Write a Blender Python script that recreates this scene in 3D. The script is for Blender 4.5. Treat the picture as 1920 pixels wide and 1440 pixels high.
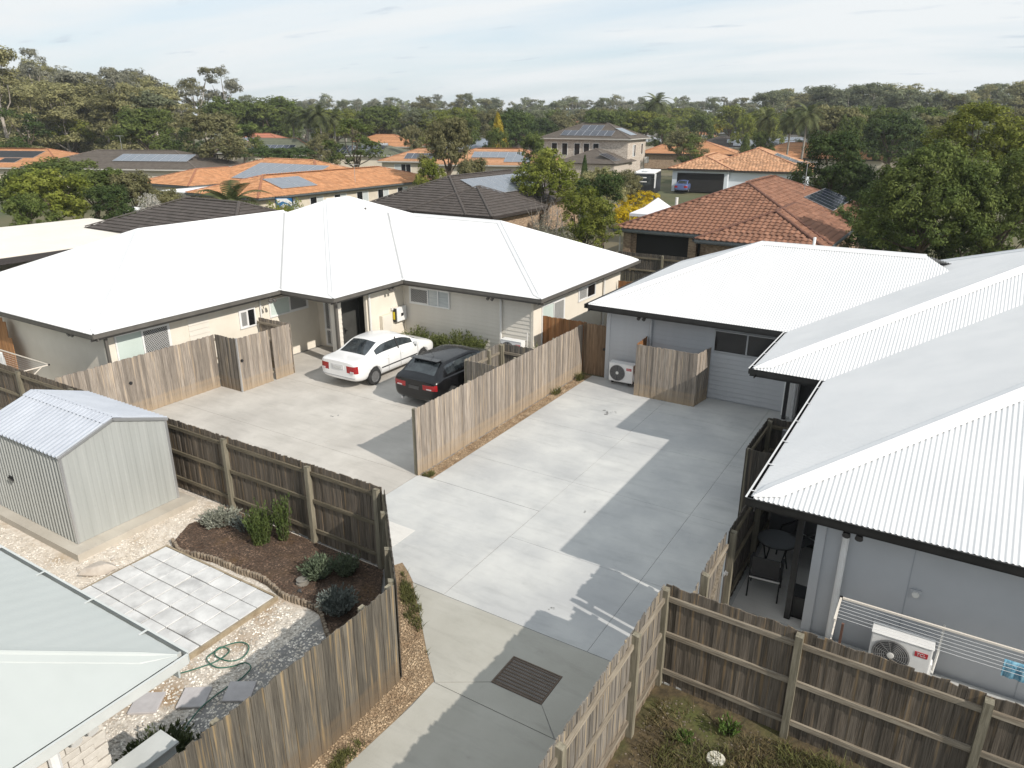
import bpy, bmesh, math, random
import numpy as np
from mathutils import Vector, Matrix
S = bpy.context.scene
for o in list(bpy.data.objects): bpy.data.objects.remove(o)
COL = S.collection
R = math.radians
rnd = random.Random(11)

# ---------------------------------------------------------------- camera, sky, sun, exposure
F_PX, PITCH, YAW, ROLL, CAM_H, HORIZON = 1369.4, R(19.90), R(-31.43), R(0.155), 8.4, 225.0
_w = Vector((math.sin(YAW)*math.cos(PITCH), math.cos(YAW)*math.cos(PITCH), -math.sin(PITCH)))
_r = Vector((math.cos(YAW), -math.sin(YAW), 0)); _u = _r.cross(_w)
_r, _u = _r*math.cos(ROLL)+_u*math.sin(ROLL), -_r*math.sin(ROLL)+_u*math.cos(ROLL)
cam = bpy.data.cameras.new('camera'); cam_o = bpy.data.objects.new('camera', cam); COL.objects.link(cam_o)
cam.sensor_width = 36; cam.lens = F_PX/1920*36; cam.clip_start = 0.1; cam.clip_end = 6000
m = Matrix((( _r.x, _u.x, -_w.x), (_r.y, _u.y, -_w.y), (_r.z, _u.z, -_w.z))).to_4x4()
m.translation = Vector((0, 0, CAM_H)); cam_o.matrix_world = m
S.camera = cam_o
FWD = Vector((math.sin(YAW), math.cos(YAW), 0)); RGT = Vector((math.cos(YAW), -math.sin(YAW), 0))

def at(px, d, z=0.0):
    """ground position d metres ahead of the drone, on the bearing measured in the photograph"""
    k = (px-960)/F_PX*0.94          # bearing near the horizon
    v = FWD*d + RGT*(k*d); return Vector((v.x, v.y, z))
def top(py, d): return CAM_H + (HORIZON-py)*d/F_PX*0.884

HAZE = 0.00034
SUN = Vector((1.38, -0.30, 1.0)).normalized()
sun = bpy.data.lights.new('sun', 'SUN'); sun.energy = 2.4; sun.angle = R(0.6); sun.color = (1.0, 0.935, 0.85)
sun_o = bpy.data.objects.new('sun', sun); COL.objects.link(sun_o)
sun_o.rotation_euler = SUN.to_track_quat('Z', 'Y').to_euler(); sun_o.location = (30, -10, 40)
S.view_settings.view_transform = 'Standard'; S.view_settings.look = 'None'
S.view_settings.gamma = 1; S.view_settings.exposure = 0.89; S.view_settings.use_curve_mapping = False
S.cycles.max_bounces = 6; S.cycles.diffuse_bounces = 3; S.cycles.glossy_bounces = 3
S.cycles.transmission_bounces = 4; S.cycles.transparent_max_bounces = 6

W = bpy.data.worlds.new('World'); S.world = W; W.use_nodes = True
nt = W.node_tree; N = nt.nodes; Lk = nt.links
for n in list(N): N.remove(n)
wo = N.new('ShaderNodeOutputWorld'); bg = N.new('ShaderNodeBackground'); sky = N.new('ShaderNodeTexSky')
sky.sky_type = 'NISHITA'; sky.sun_disc = False
sky.sun_elevation = math.asin(SUN.z); sky.sun_rotation = math.atan2(SUN.x, SUN.y)
sky.altitude = 20; sky.air_density = 1.0; sky.dust_density = 1.4; sky.ozone_density = 1.2
tc = N.new('ShaderNodeTexCoord'); sep = N.new('ShaderNodeSeparateXYZ'); Lk.new(tc.outputs['Generated'], sep.inputs[0])
# high thin cloud: project the view direction onto a flat cloud deck
def wm(op, a, b=None):
    n = N.new('ShaderNodeMath'); n.operation = op
    for i, q in enumerate((a, b)):
        if q is None: continue
        if isinstance(q, (int, float)): n.inputs[i].default_value = q
        else: Lk.new(q, n.inputs[i])
    return n.outputs[0]
zz = wm('ADD', wm('MAXIMUM', sep.outputs['Z'], 0.0), 0.10)
cx = wm('DIVIDE', sep.outputs['X'], zz); cy = wm('DIVIDE', sep.outputs['Y'], zz)
comb = N.new('ShaderNodeCombineXYZ'); Lk.new(cx, comb.inputs[0]); Lk.new(cy, comb.inputs[1])
mp = N.new('ShaderNodeMapping'); mp.inputs['Rotation'].default_value = (0, 0, R(-24)); mp.inputs['Scale'].default_value = (0.55, 1.5, 1)
Lk.new(comb.outputs[0], mp.inputs['Vector'])
n1 = N.new('ShaderNodeTexNoise'); n1.inputs['Scale'].default_value = 0.5; n1.inputs['Detail'].default_value = 7; n1.inputs['Roughness'].default_value = 0.55
n1.inputs['Distortion'].default_value = 0.4
Lk.new(mp.outputs[0], n1.inputs['Vector'])
r1 = N.new('ShaderNodeValToRGB'); r1.color_ramp.elements[0].position = 0.32; r1.color_ramp.elements[1].position = 0.58
r1.color_ramp.elements[0].color = (0.05, 0.05, 0.05, 1); r1.color_ramp.elements[1].color = (1, 1, 1, 1)
Lk.new(n1.outputs['Fac'], r1.inputs[0])
veil = N.new('ShaderNodeMixRGB'); veil.inputs[0].default_value = 0.72; veil.inputs[2].default_value = (3.9, 4.65, 5.25, 1); Lk.new(sky.outputs[0], veil.inputs[1])
mix = N.new('ShaderNodeMixRGB'); mix.inputs[2].default_value = (5.25, 5.47, 5.58, 1)
Lk.new(r1.outputs[0], mix.inputs[0]); Lk.new(veil.outputs[0], mix.inputs[1])
# a few small grey scud clouds
mp2 = N.new('ShaderNodeMapping'); mp2.inputs['Scale'].default_value = (0.8, 1.9, 1); mp2.inputs['Rotation'].default_value = (0, 0, R(-31)); mp2.inputs['Location'].default_value = (3.1, 1.7, 0)
Lk.new(comb.outputs[0], mp2.inputs['Vector'])
n2 = N.new('ShaderNodeTexNoise'); n2.inputs['Scale'].default_value = 2.3; n2.inputs['Detail'].default_value = 5; Lk.new(mp2.outputs[0], n2.inputs['Vector'])
r2 = N.new('ShaderNodeValToRGB'); r2.color_ramp.elements[0].position = 0.63; r2.color_ramp.elements[1].position = 0.76
Lk.new(n2.outputs['Fac'], r2.inputs[0])
mix2 = N.new('ShaderNodeMixRGB'); mix2.inputs[2].default_value = (3.7, 4.2, 4.7, 1)
Lk.new(r2.outputs[0], mix2.inputs[0]); Lk.new(mix.outputs[0], mix2.inputs[1])
Lk.new(mix2.outputs[0], bg.inputs['Color']); bg.inputs['Strength'].default_value = 0.092
Lk.new(bg.outputs[0], wo.inputs[0])

# ---------------------------------------------------------------- materials
def sc(h):   # '#rrggbb' -> linear
    v = [int(h[i:i+2], 16)/255 for i in (1, 3, 5)]
    return tuple(c/12.92 if c <= .04045 else ((c+.055)/1.055)**2.4 for c in v)
MATS = {}
def mat(name, col, col2=None, rough=.7, scale=3.0, stretch=(1, 1, 1), detail=5, bump=0.0, bscale=None, metal=0.0,
        objrand=0.0, island=0.0, spec=0.5, trans=0.0, ramp=(.35, .65), col3=None, scale3=.6, ramp3=(.5, .7), coat=0.0):
    if name in MATS: return MATS[name]
    M = bpy.data.materials.new(name); M.use_nodes = True; t = M.node_tree; n = t.nodes; l = t.links
    bs = n['Principled BSDF']; bs.inputs['Roughness'].default_value = rough; bs.inputs['Metallic'].default_value = metal
    bs.inputs['Specular IOR Level'].default_value = spec; bs.inputs['Coat Weight'].default_value = coat
    tcn = n.new('ShaderNodeTexCoord'); mpn = n.new('ShaderNodeMapping'); mpn.inputs['Scale'].default_value = stretch
    l.new(tcn.outputs['Object'], mpn.inputs['Vector'])
    oi = None
    if objrand > 0:
        oi = n.new('ShaderNodeObjectInfo'); mu = n.new('ShaderNodeMath'); mu.operation = 'MULTIPLY'; mu.inputs[1].default_value = 71.0
        l.new(oi.outputs['Random'], mu.inputs[0]); cb = n.new('ShaderNodeCombineXYZ')
        for i in range(3): l.new(mu.outputs[0], cb.inputs[i])
        l.new(cb.outputs[0], mpn.inputs['Location'])
    outc = None
    if col2 is not None:
        nz = n.new('ShaderNodeTexNoise'); nz.inputs['Scale'].default_value = scale; nz.inputs['Detail'].default_value = detail
        nz.inputs['Roughness'].default_value = .62
        l.new(mpn.outputs[0], nz.inputs['Vector'])
        cr = n.new('ShaderNodeValToRGB'); e = cr.color_ramp.elements
        e[0].position, e[1].position = ramp; e[0].color = (*col, 1); e[1].color = (*col2, 1)
        l.new(nz.outputs['Fac'], cr.inputs[0]); outc = cr.outputs[0]
        if col3 is not None:
            nz3 = n.new('ShaderNodeTexNoise'); nz3.inputs['Scale'].default_value = scale3; nz3.inputs['Detail'].default_value = 6
            l.new(mpn.outputs[0], nz3.inputs['Vector'])
            c3 = n.new('ShaderNodeValToRGB'); c3.color_ramp.elements[0].position, c3.color_ramp.elements[1].position = ramp3
            l.new(nz3.outputs['Fac'], c3.inputs[0]); mx = n.new('ShaderNodeMixRGB'); mx.inputs[2].default_value = (*col3, 1)
            l.new(c3.outputs[0], mx.inputs[0]); l.new(outc, mx.inputs[1]); outc = mx.outputs[0]
    else:
        rg = n.new('ShaderNodeRGB'); rg.outputs[0].default_value = (*col, 1); outc = rg.outputs[0]
    for amt, src in ((objrand, oi.outputs['Random'] if oi else None), (island, 'isl')):
        if amt <= 0: continue
        if src == 'isl':
            g = n.new('ShaderNodeNewGeometry'); src = g.outputs['Random Per Island']
        mr = n.new('ShaderNodeMapRange'); mr.inputs['To Min'].default_value = 1-amt; mr.inputs['To Max'].default_value = 1+amt
        l.new(src, mr.inputs['Value']); hs = n.new('ShaderNodeHueSaturation'); l.new(mr.outputs[0], hs.inputs['Value'])
        l.new(outc, hs.inputs['Color']); outc = hs.outputs[0]
    l.new(outc, bs.inputs['Base Color'])
    if bump > 0:
        nb = n.new('ShaderNodeTexNoise'); nb.inputs['Scale'].default_value = bscale or scale*4; nb.inputs['Detail'].default_value = 4
        l.new(mpn.outputs[0], nb.inputs['Vector']); bp = n.new('ShaderNodeBump'); bp.inputs['Strength'].default_value = bump; bp.inputs['Distance'].default_value = .02
        l.new(nb.outputs['Fac'], bp.inputs['Height']); l.new(bp.outputs[0], bs.inputs['Normal'])
    if trans > 0:
        tr = n.new('ShaderNodeBsdfTranslucent'); l.new(outc, tr.inputs['Color']); ms = n.new('ShaderNodeMixShader'); ms.inputs[0].default_value = trans
        l.new(bs.outputs[0], ms.inputs[1]); l.new(tr.outputs[0], ms.inputs[2]); l.new(ms.outputs[0], n['Material Output'].inputs['Surface'])
    MATS[name] = M; return M

def wood(name, a, b, c, base=None, rand=.28):
    """weathered paling: vertical grain streaks, per-board tone, a few fresh tan edges, splash stain at the foot"""
    M = mat(name, a, b, rough=.85, scale=1.0, stretch=(60, 60, 2.2), detail=6, bump=.35, bscale=1.0, objrand=rand, col3=c, scale3=.35, ramp3=(.56, .7), spec=.25)
    if base is not None:
        n = M.node_tree.nodes; l = M.node_tree.links; bs = n['Principled BSDF']
        src = bs.inputs['Base Color'].links[0].from_socket
        t = n.new('ShaderNodeTexCoord'); sp = n.new('ShaderNodeSeparateXYZ'); l.new(t.outputs['Object'], sp.inputs[0])
        nz = n.new('ShaderNodeTexNoise'); nz.inputs['Scale'].default_value = 4; l.new(t.outputs['Object'], nz.inputs['Vector'])
        ad = n.new('ShaderNodeMath'); ad.operation = 'ADD'; l.new(sp.outputs['Z'], ad.inputs[0]); l.new(nz.outputs['Fac'], ad.inputs[1])
        mr = n.new('ShaderNodeMapRange'); mr.inputs['From Min'].default_value = .55; mr.inputs['From Max'].default_value = .95
        mr.inputs['To Min'].default_value = .75; mr.inputs['To Max'].default_value = 0; l.new(ad.outputs[0], mr.inputs['Value'])
        mx = n.new('ShaderNodeMixRGB'); mx.inputs[2].default_value = (*base, 1); l.new(mr.outputs[0], mx.inputs[0]); l.new(src, mx.inputs[1]); l.new(mx.outputs[0], bs.inputs['Base Color'])
    return M
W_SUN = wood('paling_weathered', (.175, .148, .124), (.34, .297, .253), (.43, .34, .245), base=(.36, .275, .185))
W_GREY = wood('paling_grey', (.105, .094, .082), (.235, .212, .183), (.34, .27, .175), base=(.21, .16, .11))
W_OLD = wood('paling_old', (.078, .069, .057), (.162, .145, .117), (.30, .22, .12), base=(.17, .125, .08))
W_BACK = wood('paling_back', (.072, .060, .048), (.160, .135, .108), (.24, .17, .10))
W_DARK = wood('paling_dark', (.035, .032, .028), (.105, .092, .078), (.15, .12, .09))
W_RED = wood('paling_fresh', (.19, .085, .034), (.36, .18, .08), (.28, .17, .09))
W_RAIL = mat('rail_timber', (.17, .14, .105), (.33, .29, .23), rough=.85, scale=1, stretch=(2, 30, 30), bump=.3, objrand=.15, spec=.25)
W_POST = mat('post_timber', (.15, .135, .098), (.26, .235, .178), rough=.85, scale=1, stretch=(30, 30, 2), bump=.3, objrand=.15, spec=.25)
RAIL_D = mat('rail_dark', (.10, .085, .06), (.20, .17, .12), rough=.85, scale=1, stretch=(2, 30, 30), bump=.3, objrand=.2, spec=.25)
ROOF_W = mat('roof_white_steel', (.64, .645, .65), (.70, .70, .70), rough=.45, scale=.7, stretch=(1, 1, 1), spec=.4)
ROOF_G = mat('roof_pale_green_steel', (.43, .455, .44), (.465, .49, .475), rough=.5, scale=.6, spec=.4)
ROOF_C = mat('roof_cream_steel', (.74, .69, .61), (.78, .73, .66), rough=.5, scale=.6)
GUT_D = mat('gutter_grey_brown', (.055, .052, .05), (.075, .071, .068), rough=.5)
GUT_B = mat('gutter_black', (.012, .012, .012), (.02, .02, .02), rough=.45)
WHITE = mat('white_paint', (.74, .74, .73), (.80, .80, .79), rough=.5, scale=4)
OFFW = mat('white_powdercoat', (.70, .69, .66), rough=.4)
CREAM = mat('cream_wall', (.69, .635, .54), (.75, .695, .60), rough=.85, scale=1.2, bump=.08, bscale=40)
CREAM_B = mat('cream_weatherboard', (.64, .60, .53), (.70, .66, .59), rough=.7, scale=1.5)
GREYW = mat('grey_wall', (.44, .455, .475), (.48, .495, .515), rough=.85, scale=1.0, bump=.06, bscale=40)
GREYW_B = mat('grey_weatherboard', (.42, .432, .45), (.46, .472, .49), rough=.7, scale=1.5)
SOFF = mat('soffit', (.5, .48, .44), (.55, .53, .49), rough=.8)
GLASS_D = mat('dark_glass', (.010, .011, .013), rough=.08, spec=.35)
GLASS_P = mat('frosted_glass', (.50, .58, .54), (.58, .66, .62), rough=.15, scale=.7, spec=.5)
GLASS_S = mat('curtained_glass', (.40, .44, .45), (.55, .58, .58), rough=.1, scale=2, stretch=(1, 9, 9), spec=.6)
MESHM = mat('security_mesh', (.55, .55, .54), rough=.4)
MESHD = mat('dark_mesh', (.10, .10, .10), rough=.5)
BLACK = mat('black_metal', (.012, .012, .013), rough=.45)
DGREY = mat('dark_grey_door', (.045, .045, .042), (.06, .06, .056), rough=.5)
STEEL = mat('galvanised_steel', (.385, .40, .385), (.425, .44, .425), rough=.42, metal=.15, scale=1.2, stretch=(3, 3, .35), detail=4)
ZINC = mat('zincalume_roof', (.40, .43, .48), (.46, .49, .54), rough=.42, metal=.15, scale=1.5)
ALU = mat('aluminium', (.55, .56, .57), rough=.35, metal=.7)
def concrete(name, a, b, c, sc3=.35):
    M = mat(name, a, b, rough=.88, scale=.9, detail=9, bump=.10, bscale=30, col3=c, scale3=sc3, ramp3=(.48, .72), spec=.3, objrand=0)
    n = M.node_tree.nodes; l = M.node_tree.links; bs = n['Principled BSDF']; src = bs.inputs['Base Color'].links[0].from_socket
    t = n.new('ShaderNodeTexCoord')
    # trowel streaks, water marks and fine grit
    for stretch, sc_, lo, hi, k in (((.5, 2.6, 1), 1.6, .50, .74, .86), ((1, 1, 1), 3.3, .62, .76, .84), ((1, 1, 1), 90, .35, .8, .93)):
        mp_ = n.new('ShaderNodeMapping'); mp_.inputs['Scale'].default_value = stretch; mp_.inputs['Location'].default_value = (sc_*3.7, 1.3, 0); l.new(t.outputs['Object'], mp_.inputs['Vector'])
        nz = n.new('ShaderNodeTexNoise'); nz.inputs['Scale'].default_value = sc_; nz.inputs['Detail'].default_value = 6; nz.inputs['Roughness'].default_value = .7; l.new(mp_.outputs[0], nz.inputs['Vector'])
        mr = n.new('ShaderNodeMapRange'); mr.inputs['From Min'].default_value = lo; mr.inputs['From Max'].default_value = hi; mr.inputs['To Min'].default_value = 1; mr.inputs['To Max'].default_value = k
        l.new(nz.outputs['Fac'], mr.inputs['Value']); mx = n.new('ShaderNodeMixRGB'); mx.blend_type = 'MULTIPLY'; mx.inputs[0].default_value = 1
        l.new(src, mx.inputs[1]); l.new(mr.outputs[0], mx.inputs[2]); src = mx.outputs[0]
    l.new(src, bs.inputs['Base Color']); return M
CONC_R = concrete('concrete_new', (.45, .455, .45), (.56, .56, .54), (.39, .395, .40))
CONC_L = concrete('concrete_warm', (.46, .435, .395), (.56, .53, .485), (.42, .395, .36), .5)
CONC_T = concrete('concrete_olive', (.385, .373, .328), (.445, .433, .388), (.35, .338, .295))
CONC_P = concrete('concrete_pale', (.60, .58, .55), (.68, .66, .62), (.55, .53, .5))
JOINT = mat('joint_dark', (.20, .195, .185), (.28, .27, .26), rough=.95, scale=6)
PAVER = mat('paver_grey', (.48, .48, .475), (.68, .68, .67), rough=.85, scale=2.2, detail=8, bump=.15, bscale=40, objrand=.05, col3=(.26, .26, .26), scale3=1.3, ramp3=(.58, .78))
STEP = mat('stepping_stone', (.40, .38, .38), (.47, .45, .45), rough=.85, scale=6, bump=.1, objrand=.05)

# ---------------------------------------------------------------- mesh helpers
class MB:
    def __init__(s): s.v = []; s.f = []; s.mi = []
    def add(s, v, f, mi=0):
        b = len(s.v); s.v += [tuple(q) for q in v]; s.f += [tuple(i+b for i in q) for q in f]; s.mi += [mi]*len(f); return s
    def box(s, x0, x1, y0, y1, z0, z1, mi=0):
        v = [(x, y, z) for z in (z0, z1) for y in (y0, y1) for x in (x0, x1)]
        return s.add(v, [(0, 2, 3, 1), (4, 5, 7, 6), (0, 1, 5, 4), (2, 6, 7, 3), (0, 4, 6, 2), (1, 3, 7, 5)], mi)
    def fbox(s, fr, a0, a1, d0, d1, z0, z1, mi=0):
        b = MB().box(a0, a1, d0, d1, z0, z1); return s.add([fr(*q) for q in b.v], b.f, mi)
    def bar(s, p, q, w, h, up=(0, 0, 1), mi=0):
        p, q = Vector(p), Vector(q); d = (q-p); L = d.length; d.normalize(); u = Vector(up)
        if abs(d.dot(u)) > .98: u = Vector((0, 1, 0))
        sd = d.cross(u).normalized(); u = sd.cross(d)
        v = [p+d*a+sd*b+u*c for c in (-h/2, h/2) for b in (-w/2, w/2) for a in (0, L)]
        return s.add(v, [(0, 2, 3, 1), (4, 5, 7, 6), (0, 1, 5, 4), (2, 6, 7, 3), (0, 4, 6, 2), (1, 3, 7, 5)], mi)
    def tube(s, pts, rad, n=8, cap=True, mi=0):
        pts = [Vector(p) for p in pts]; k = len(pts)
        rad = rad if isinstance(rad, (list, tuple)) else [rad]*k
        t0 = (pts[1]-pts[0]).normalized(); ref = Vector((0, 0, 1)) if abs(t0.z) < .9 else Vector((1, 0, 0))
        v = []
        for i in range(k):
            t = (pts[min(i+1, k-1)]-pts[max(i-1, 0)]).normalized(); a = t.cross(ref).normalized(); b = a.cross(t)
            v += [pts[i]+a*(rad[i]*math.cos(2*math.pi*j/n))+b*(rad[i]*math.sin(2*math.pi*j/n)) for j in range(n)]
        f = [(i*n+j, i*n+(j+1) % n, (i+1)*n+(j+1) % n, (i+1)*n+j) for i in range(k-1) for j in range(n)]
        if cap: f += [tuple(range(n-1, -1, -1)), tuple((k-1)*n+j for j in range(n))]
        return s.add(v, f, mi)
    def lathe(s, prof, n=20, c=(0, 0, 0), axis='z', mi=0, cap=True):
        v = []
        for (r, h) in prof:
            for j in range(n):
                a = 2*math.pi*j/n; p = (r*math.cos(a), r*math.sin(a), h)
                if axis == 'x': p = (p[2], p[0], p[1])
                if axis == 'y': p = (p[0], p[2], p[1])
                v.append((p[0]+c[0], p[1]+c[1], p[2]+c[2]))
        k = len(prof); f = [(i*n+j, i*n+(j+1) % n, (i+1)*n+(j+1) % n, (i+1)*n+j) for i in range(k-1) for j in range(n)]
        if cap: f += [tuple(range(n-1, -1, -1)), tuple((k-1)*n+j for j in range(n))]
        return s.add(v, f, mi)
    def prism(s, poly, z0, z1, mi=0):
        n = len(poly); v = [(x, y, z0) for x, y in poly]+[(x, y, z1) for x, y in poly]
        return s.add(v, [tuple(range(n-1, -1, -1)), tuple(range(n, 2*n))]+[(i, (i+1) % n, n+(i+1) % n, n+i) for i in range(n)], mi)
    def mesh(s, name, mats, smooth=False):
        me = bpy.data.meshes.new(name); me.from_pydata(s.v, [], s.f); me.update()
        for mm in (mats if isinstance(mats, (list, tuple)) else [mats]): me.materials.append(mm)
        if any(s.mi): me.polygons.foreach_set('material_index', s.mi)
        if smooth: me.polygons.foreach_set('use_smooth', [True]*len(me.polygons))
        return me
    def build(s, name, mats, parent=None, smooth=False, fix=False):
        me = s.mesh(name, mats, smooth)
        if fix:
            bm = bmesh.new(); bm.from_mesh(me); bmesh.ops.recalc_face_normals(bm, faces=bm.faces); bm.to_mesh(me); bm.free()
        return put(name, me, parent)
def put(name, me, parent=None, loc=None, rot=None, scale=None):
    o = bpy.data.objects.new(name, me); COL.objects.link(o)
    if parent: o.parent = parent
    if loc is not None: o.location = loc
    if rot is not None: o.rotation_euler = rot
    if scale is not None: o.scale = scale
    return o
def tag(o, label=None, cat=None, group=None, kind=None):
    for k, v in (('label', label), ('category', cat), ('group', group), ('kind', kind)):
        if v: o[k] = v
    return o
def thing(name, label, cat, loc=(0, 0, 0), rz=0.0, group=None):
    o = bpy.data.objects.new(name, None); COL.objects.link(o); o.location = loc; o.rotation_euler = (0, 0, rz); o.empty_display_size = .2
    return tag(o, label, cat, group)
def copy_tree(o, parent=None):
    kids = list(o.children); c = o.copy(); COL.objects.link(c)
    if parent: c.parent = parent
    for k in kids: copy_tree(k, c)
    return c
def frame(o, ax, nr):
    o, ax, nr = Vector(o), Vector(ax), Vector(nr)
    return lambda a, d, z: o+ax*a+nr*d+Vector((0, 0, z))
def bevel(me, w, seg=2):
    bm = bmesh.new(); bm.from_mesh(me); bmesh.ops.bevel(bm, geom=list(bm.edges), offset=w, segments=seg, affect='EDGES', profile=.6, clamp_overlap=True)
    bm.to_mesh(me); bm.free(); return me
def fan(poly3, name, m_, parent=None, kind=None):
    b = MB(); b.add(poly3, [tuple(range(len(poly3)))]); o = b.build(name, m_, parent)
    if kind: o['kind'] = kind
    return o

# ---------------------------------------------------------------- ground and paved surfaces
GRASS_G = mat('suburb_ground', (.055, .07, .022), (.12, .105, .05), rough=.95, scale=.12, detail=10, col3=(.16, .13, .085), scale3=.05)
b = MB(); b.add([(-1600, -1100, 0), (1600, -1100, 0), (1600, 2100, 0), (-1600, 2100, 0)], [(0, 1, 2, 3)])
g = b.build('ground', GRASS_G); g.location.z = -.16; tag(g, kind='structure')

drive = tag(thing('driveway', None, None), kind='structure')
b = MB(); b.box(-21, -2.3, 9.3, 22.0, -.15, -.012); b.box(-8.6, -2.95, -3, 9.3, -.15, -.012)
b.build('joint_bed', JOINT, drive)
def slab(poly, m_, z=0.0, name='concrete_slab', par=drive):
    b = MB(); b.prism(poly, -.1, z); return b.build(name, m_, par, fix=True)
def rslab(x0, x1, y0, y1, m_, g=.0035, **k): return slab([(x0+g, y0+g), (x1-g, y0+g), (x1-g, y1-g), (x0+g, y1-g)], m_, **k)
ys = [9.2, 11.59, 14.52, 17.5, 20.0, 22.03]
for i in range(5):
    rslab(-7.12, -4.13, ys[i], ys[i+1], CONC_R)
    rslab(-4.13, -2.42 if i < 4 else -3.0, ys[i], ys[i+1], CONC_R)
    if i > 0: rslab(-10.18 if i > 1 else -10.18, -7.12, max(ys[i], 12.86), ys[i+1], CONC_R)
slab([(-7.13, 9.209), (-7.13, 12.85), (-10.60, 12.85), (-10.60, 9.35), (-8.60, 9.35), (-8.46, 9.62), (-8.15, 9.43), (-7.85, 9.209)], CONC_R)
slab([(-10.2, 10.2), (-9.0, 9.96), (-9.0, 10.71), (-10.2, 10.72)], CONC_P, z=.006)
xl = [-20.75, -17.4, -14.0, -10.62]; yl = [9.4, 12.8, 16.2, 19.75, 21.7]
for i in range(3):
    for j in range(4): rslab(xl[i], xl[i+1], yl[j], yl[j+1], CONC_L, g=.004)
slab([(-7.85, 9.191), (-2.9, 9.191), (-2.9, 7.3), (-3.72, 7.305), (-4.2, 7.77), (-4.2, 8.47), (-5.13, 8.47), (-5.13, 7.77), (-5.88, 7.3), (-6.44, 7.81), (-7.13, 8.5)], CONC_T)
slab([(-5.86, 7.295), (-5.14, 7.75), (-4.19, 7.75), (-3.74, 7.295)], CONC_T)
slab([(-5.9, 7.28), (-2.9, 7.28), (-2.9, -2), (-6.0, -2), (-5.95, 5.3), (-5.88, 6.7)], CONC_T)
rslab(-2.42, 5.5, 9.33, 11.7, CONC_R, g=.004); rslab(-2.42, -1.2, 11.7, 14.6, CONC_P, g=.004)
rslab(-3.35, -1.0, 17.6, 22.0, CONC_R, g=.004)

gr = tag(thing('drain_grate', 'rusty steel grid drain grate set in the driveway throat', 'drain grate', (-4.665, 8.12, 0)), None)
RUST = mat('rusty_grate', (.10, .075, .055), (.20, .15, .115), rough=.8, scale=30, metal=.2)
b = MB(); b.box(-.455, .455, -.345, .345, -.10, -.06); b.build('pit', mat('pit_dark', (.012, .012, .011)), gr)
b = MB()
for (x0, x1, y0, y1) in ((-.455, .455, -.345, -.325), (-.455, .455, .325, .345), (-.455, -.435, -.325, .325), (.435, .455, -.325, .325)): b.box(x0, x1, y0, y1, -.06, .004)
b.build('grate_frame', RUST, gr)
bar0 = None
for i in range(26):
    if bar0 is None: bb = MB(); bb.box(-.004, .004, -.325, .325, -.045, .001); bar0 = bb.mesh('bearing_bar', RUST)
    put('bearing_bar', bar0, gr, (-.42+i*.0336, 0, 0))
for i in range(9):
    bb = MB(); bb.box(-.435, .435, -.007, .007, -.03, .003); bb.build('cross_bar', RUST, gr).location.y = -.29+i*.0725

# stains on the concrete
STAIN = mat('oil_stain', (.14, .14, .135), (.24, .24, .235), rough=.8, scale=9)
rs = random.Random(12)
for (x, y, r_, k_) in ((-8.3, 19.1, .10, 7), (-8.15, 19.25, .05, 4), (-15.2, 14.6, .06, 4), (-13.0, 11.9, .05, 3), (-6.2, 13.4, .03, 3), (-5.2, 9.9, .03, 5), (-3.6, 6.2, .035, 2), (-5.65, 5.3, .03, 6)):
    for j in range(k_):
        cx_, cy_, rr_ = x+rs.uniform(-2, 2)*r_, y+rs.uniform(-2, 2)*r_, r_*rs.uniform(.25, .7)
        n_ = 9; P_ = [(cx_+rr_*rs.uniform(.6, 1.2)*math.cos(6.283*i/n_), cy_+rr_*rs.uniform(.6, 1.2)*math.sin(6.283*i/n_), .003+.0004*j) for i in range(n_)]
        fan(P_, 'oil_stain', STAIN, drive)
# loose ground: yard gravel, mulch, gravel strips, weedy soil
GRAVEL = mat('gravel_white', (.40, .35, .29), (.72, .67, .60), rough=.95, scale=22, detail=8, bump=.6, bscale=30, col3=(.30, .20, .11), scale3=.9, ramp3=(.56, .75))
SAND = mat('pale_gravel', (.50, .43, .35), (.70, .64, .56), rough=.95, scale=8, detail=9, bump=.5, bscale=30, col3=(.42, .33, .23), scale3=1.2, ramp3=(.55, .75))
MULCH = mat('mulch', (.040, .026, .018), (.105, .070, .048), rough=.95, scale=20, detail=8, bump=.8, bscale=26, col3=(.11, .065, .03), scale3=1.6, ramp3=(.5, .7))
STRIP = mat('strip_gravel', (.16, .105, .06), (.36, .26, .16), rough=.95, scale=26, detail=8, bump=.7, bscale=34, col3=(.10, .11, .035), scale3=1.5, ramp3=(.62, .75))
SOIL = mat('weedy_soil', (.045, .034, .018), (.12, .088, .045), rough=.95, scale=9, detail=9, bump=.8, bscale=24, col3=(.085, .095, .025), scale3=1.3, ramp3=(.5, .68))
def sheet(poly, name, m_, z):
    o = fan([(x, y, z) for x, y in poly], name, m_); return tag(o, kind='structure')
sheet([(-24, -3), (-6.35, -3), (-6.35, 7.05), (-8.55, 9.28), (-24, 9.28)], 'gravel_yard', GRAVEL, -.02)
sheet([(-20, 4.2), (-13.2, 4.2), (-13.1, 7.6), (-13.6, 9.2), (-20, 9.2)], 'sandy_gravel', SAND, -.012)
bed = [(-13.03, 7.65), (-12.46, 7.52), (-11.89, 7.58), (-11.19, 7.72), (-10.31, 7.66), (-9.92, 7.64), (-9.26, 7.60), (-8.69, 7.55), (-8.06, 7.22), (-7.55, 6.9), (-7.1, 7.3), (-8.62, 9.22), (-13.1, 9.22), (-13.4, 8.3)]
sheet(bed, 'mulch_bed', MULCH, .012)
sheet([(-6.33, -3), (-5.9, -3), (-5.9, 7.3), (-6.44, 7.83), (-7.13, 8.53), (-7.85, 9.23), (-8.46, 9.62), (-8.6, 9.36), (-6.4, 7.08)], 'gravel_strip', STRIP, -.004)
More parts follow.
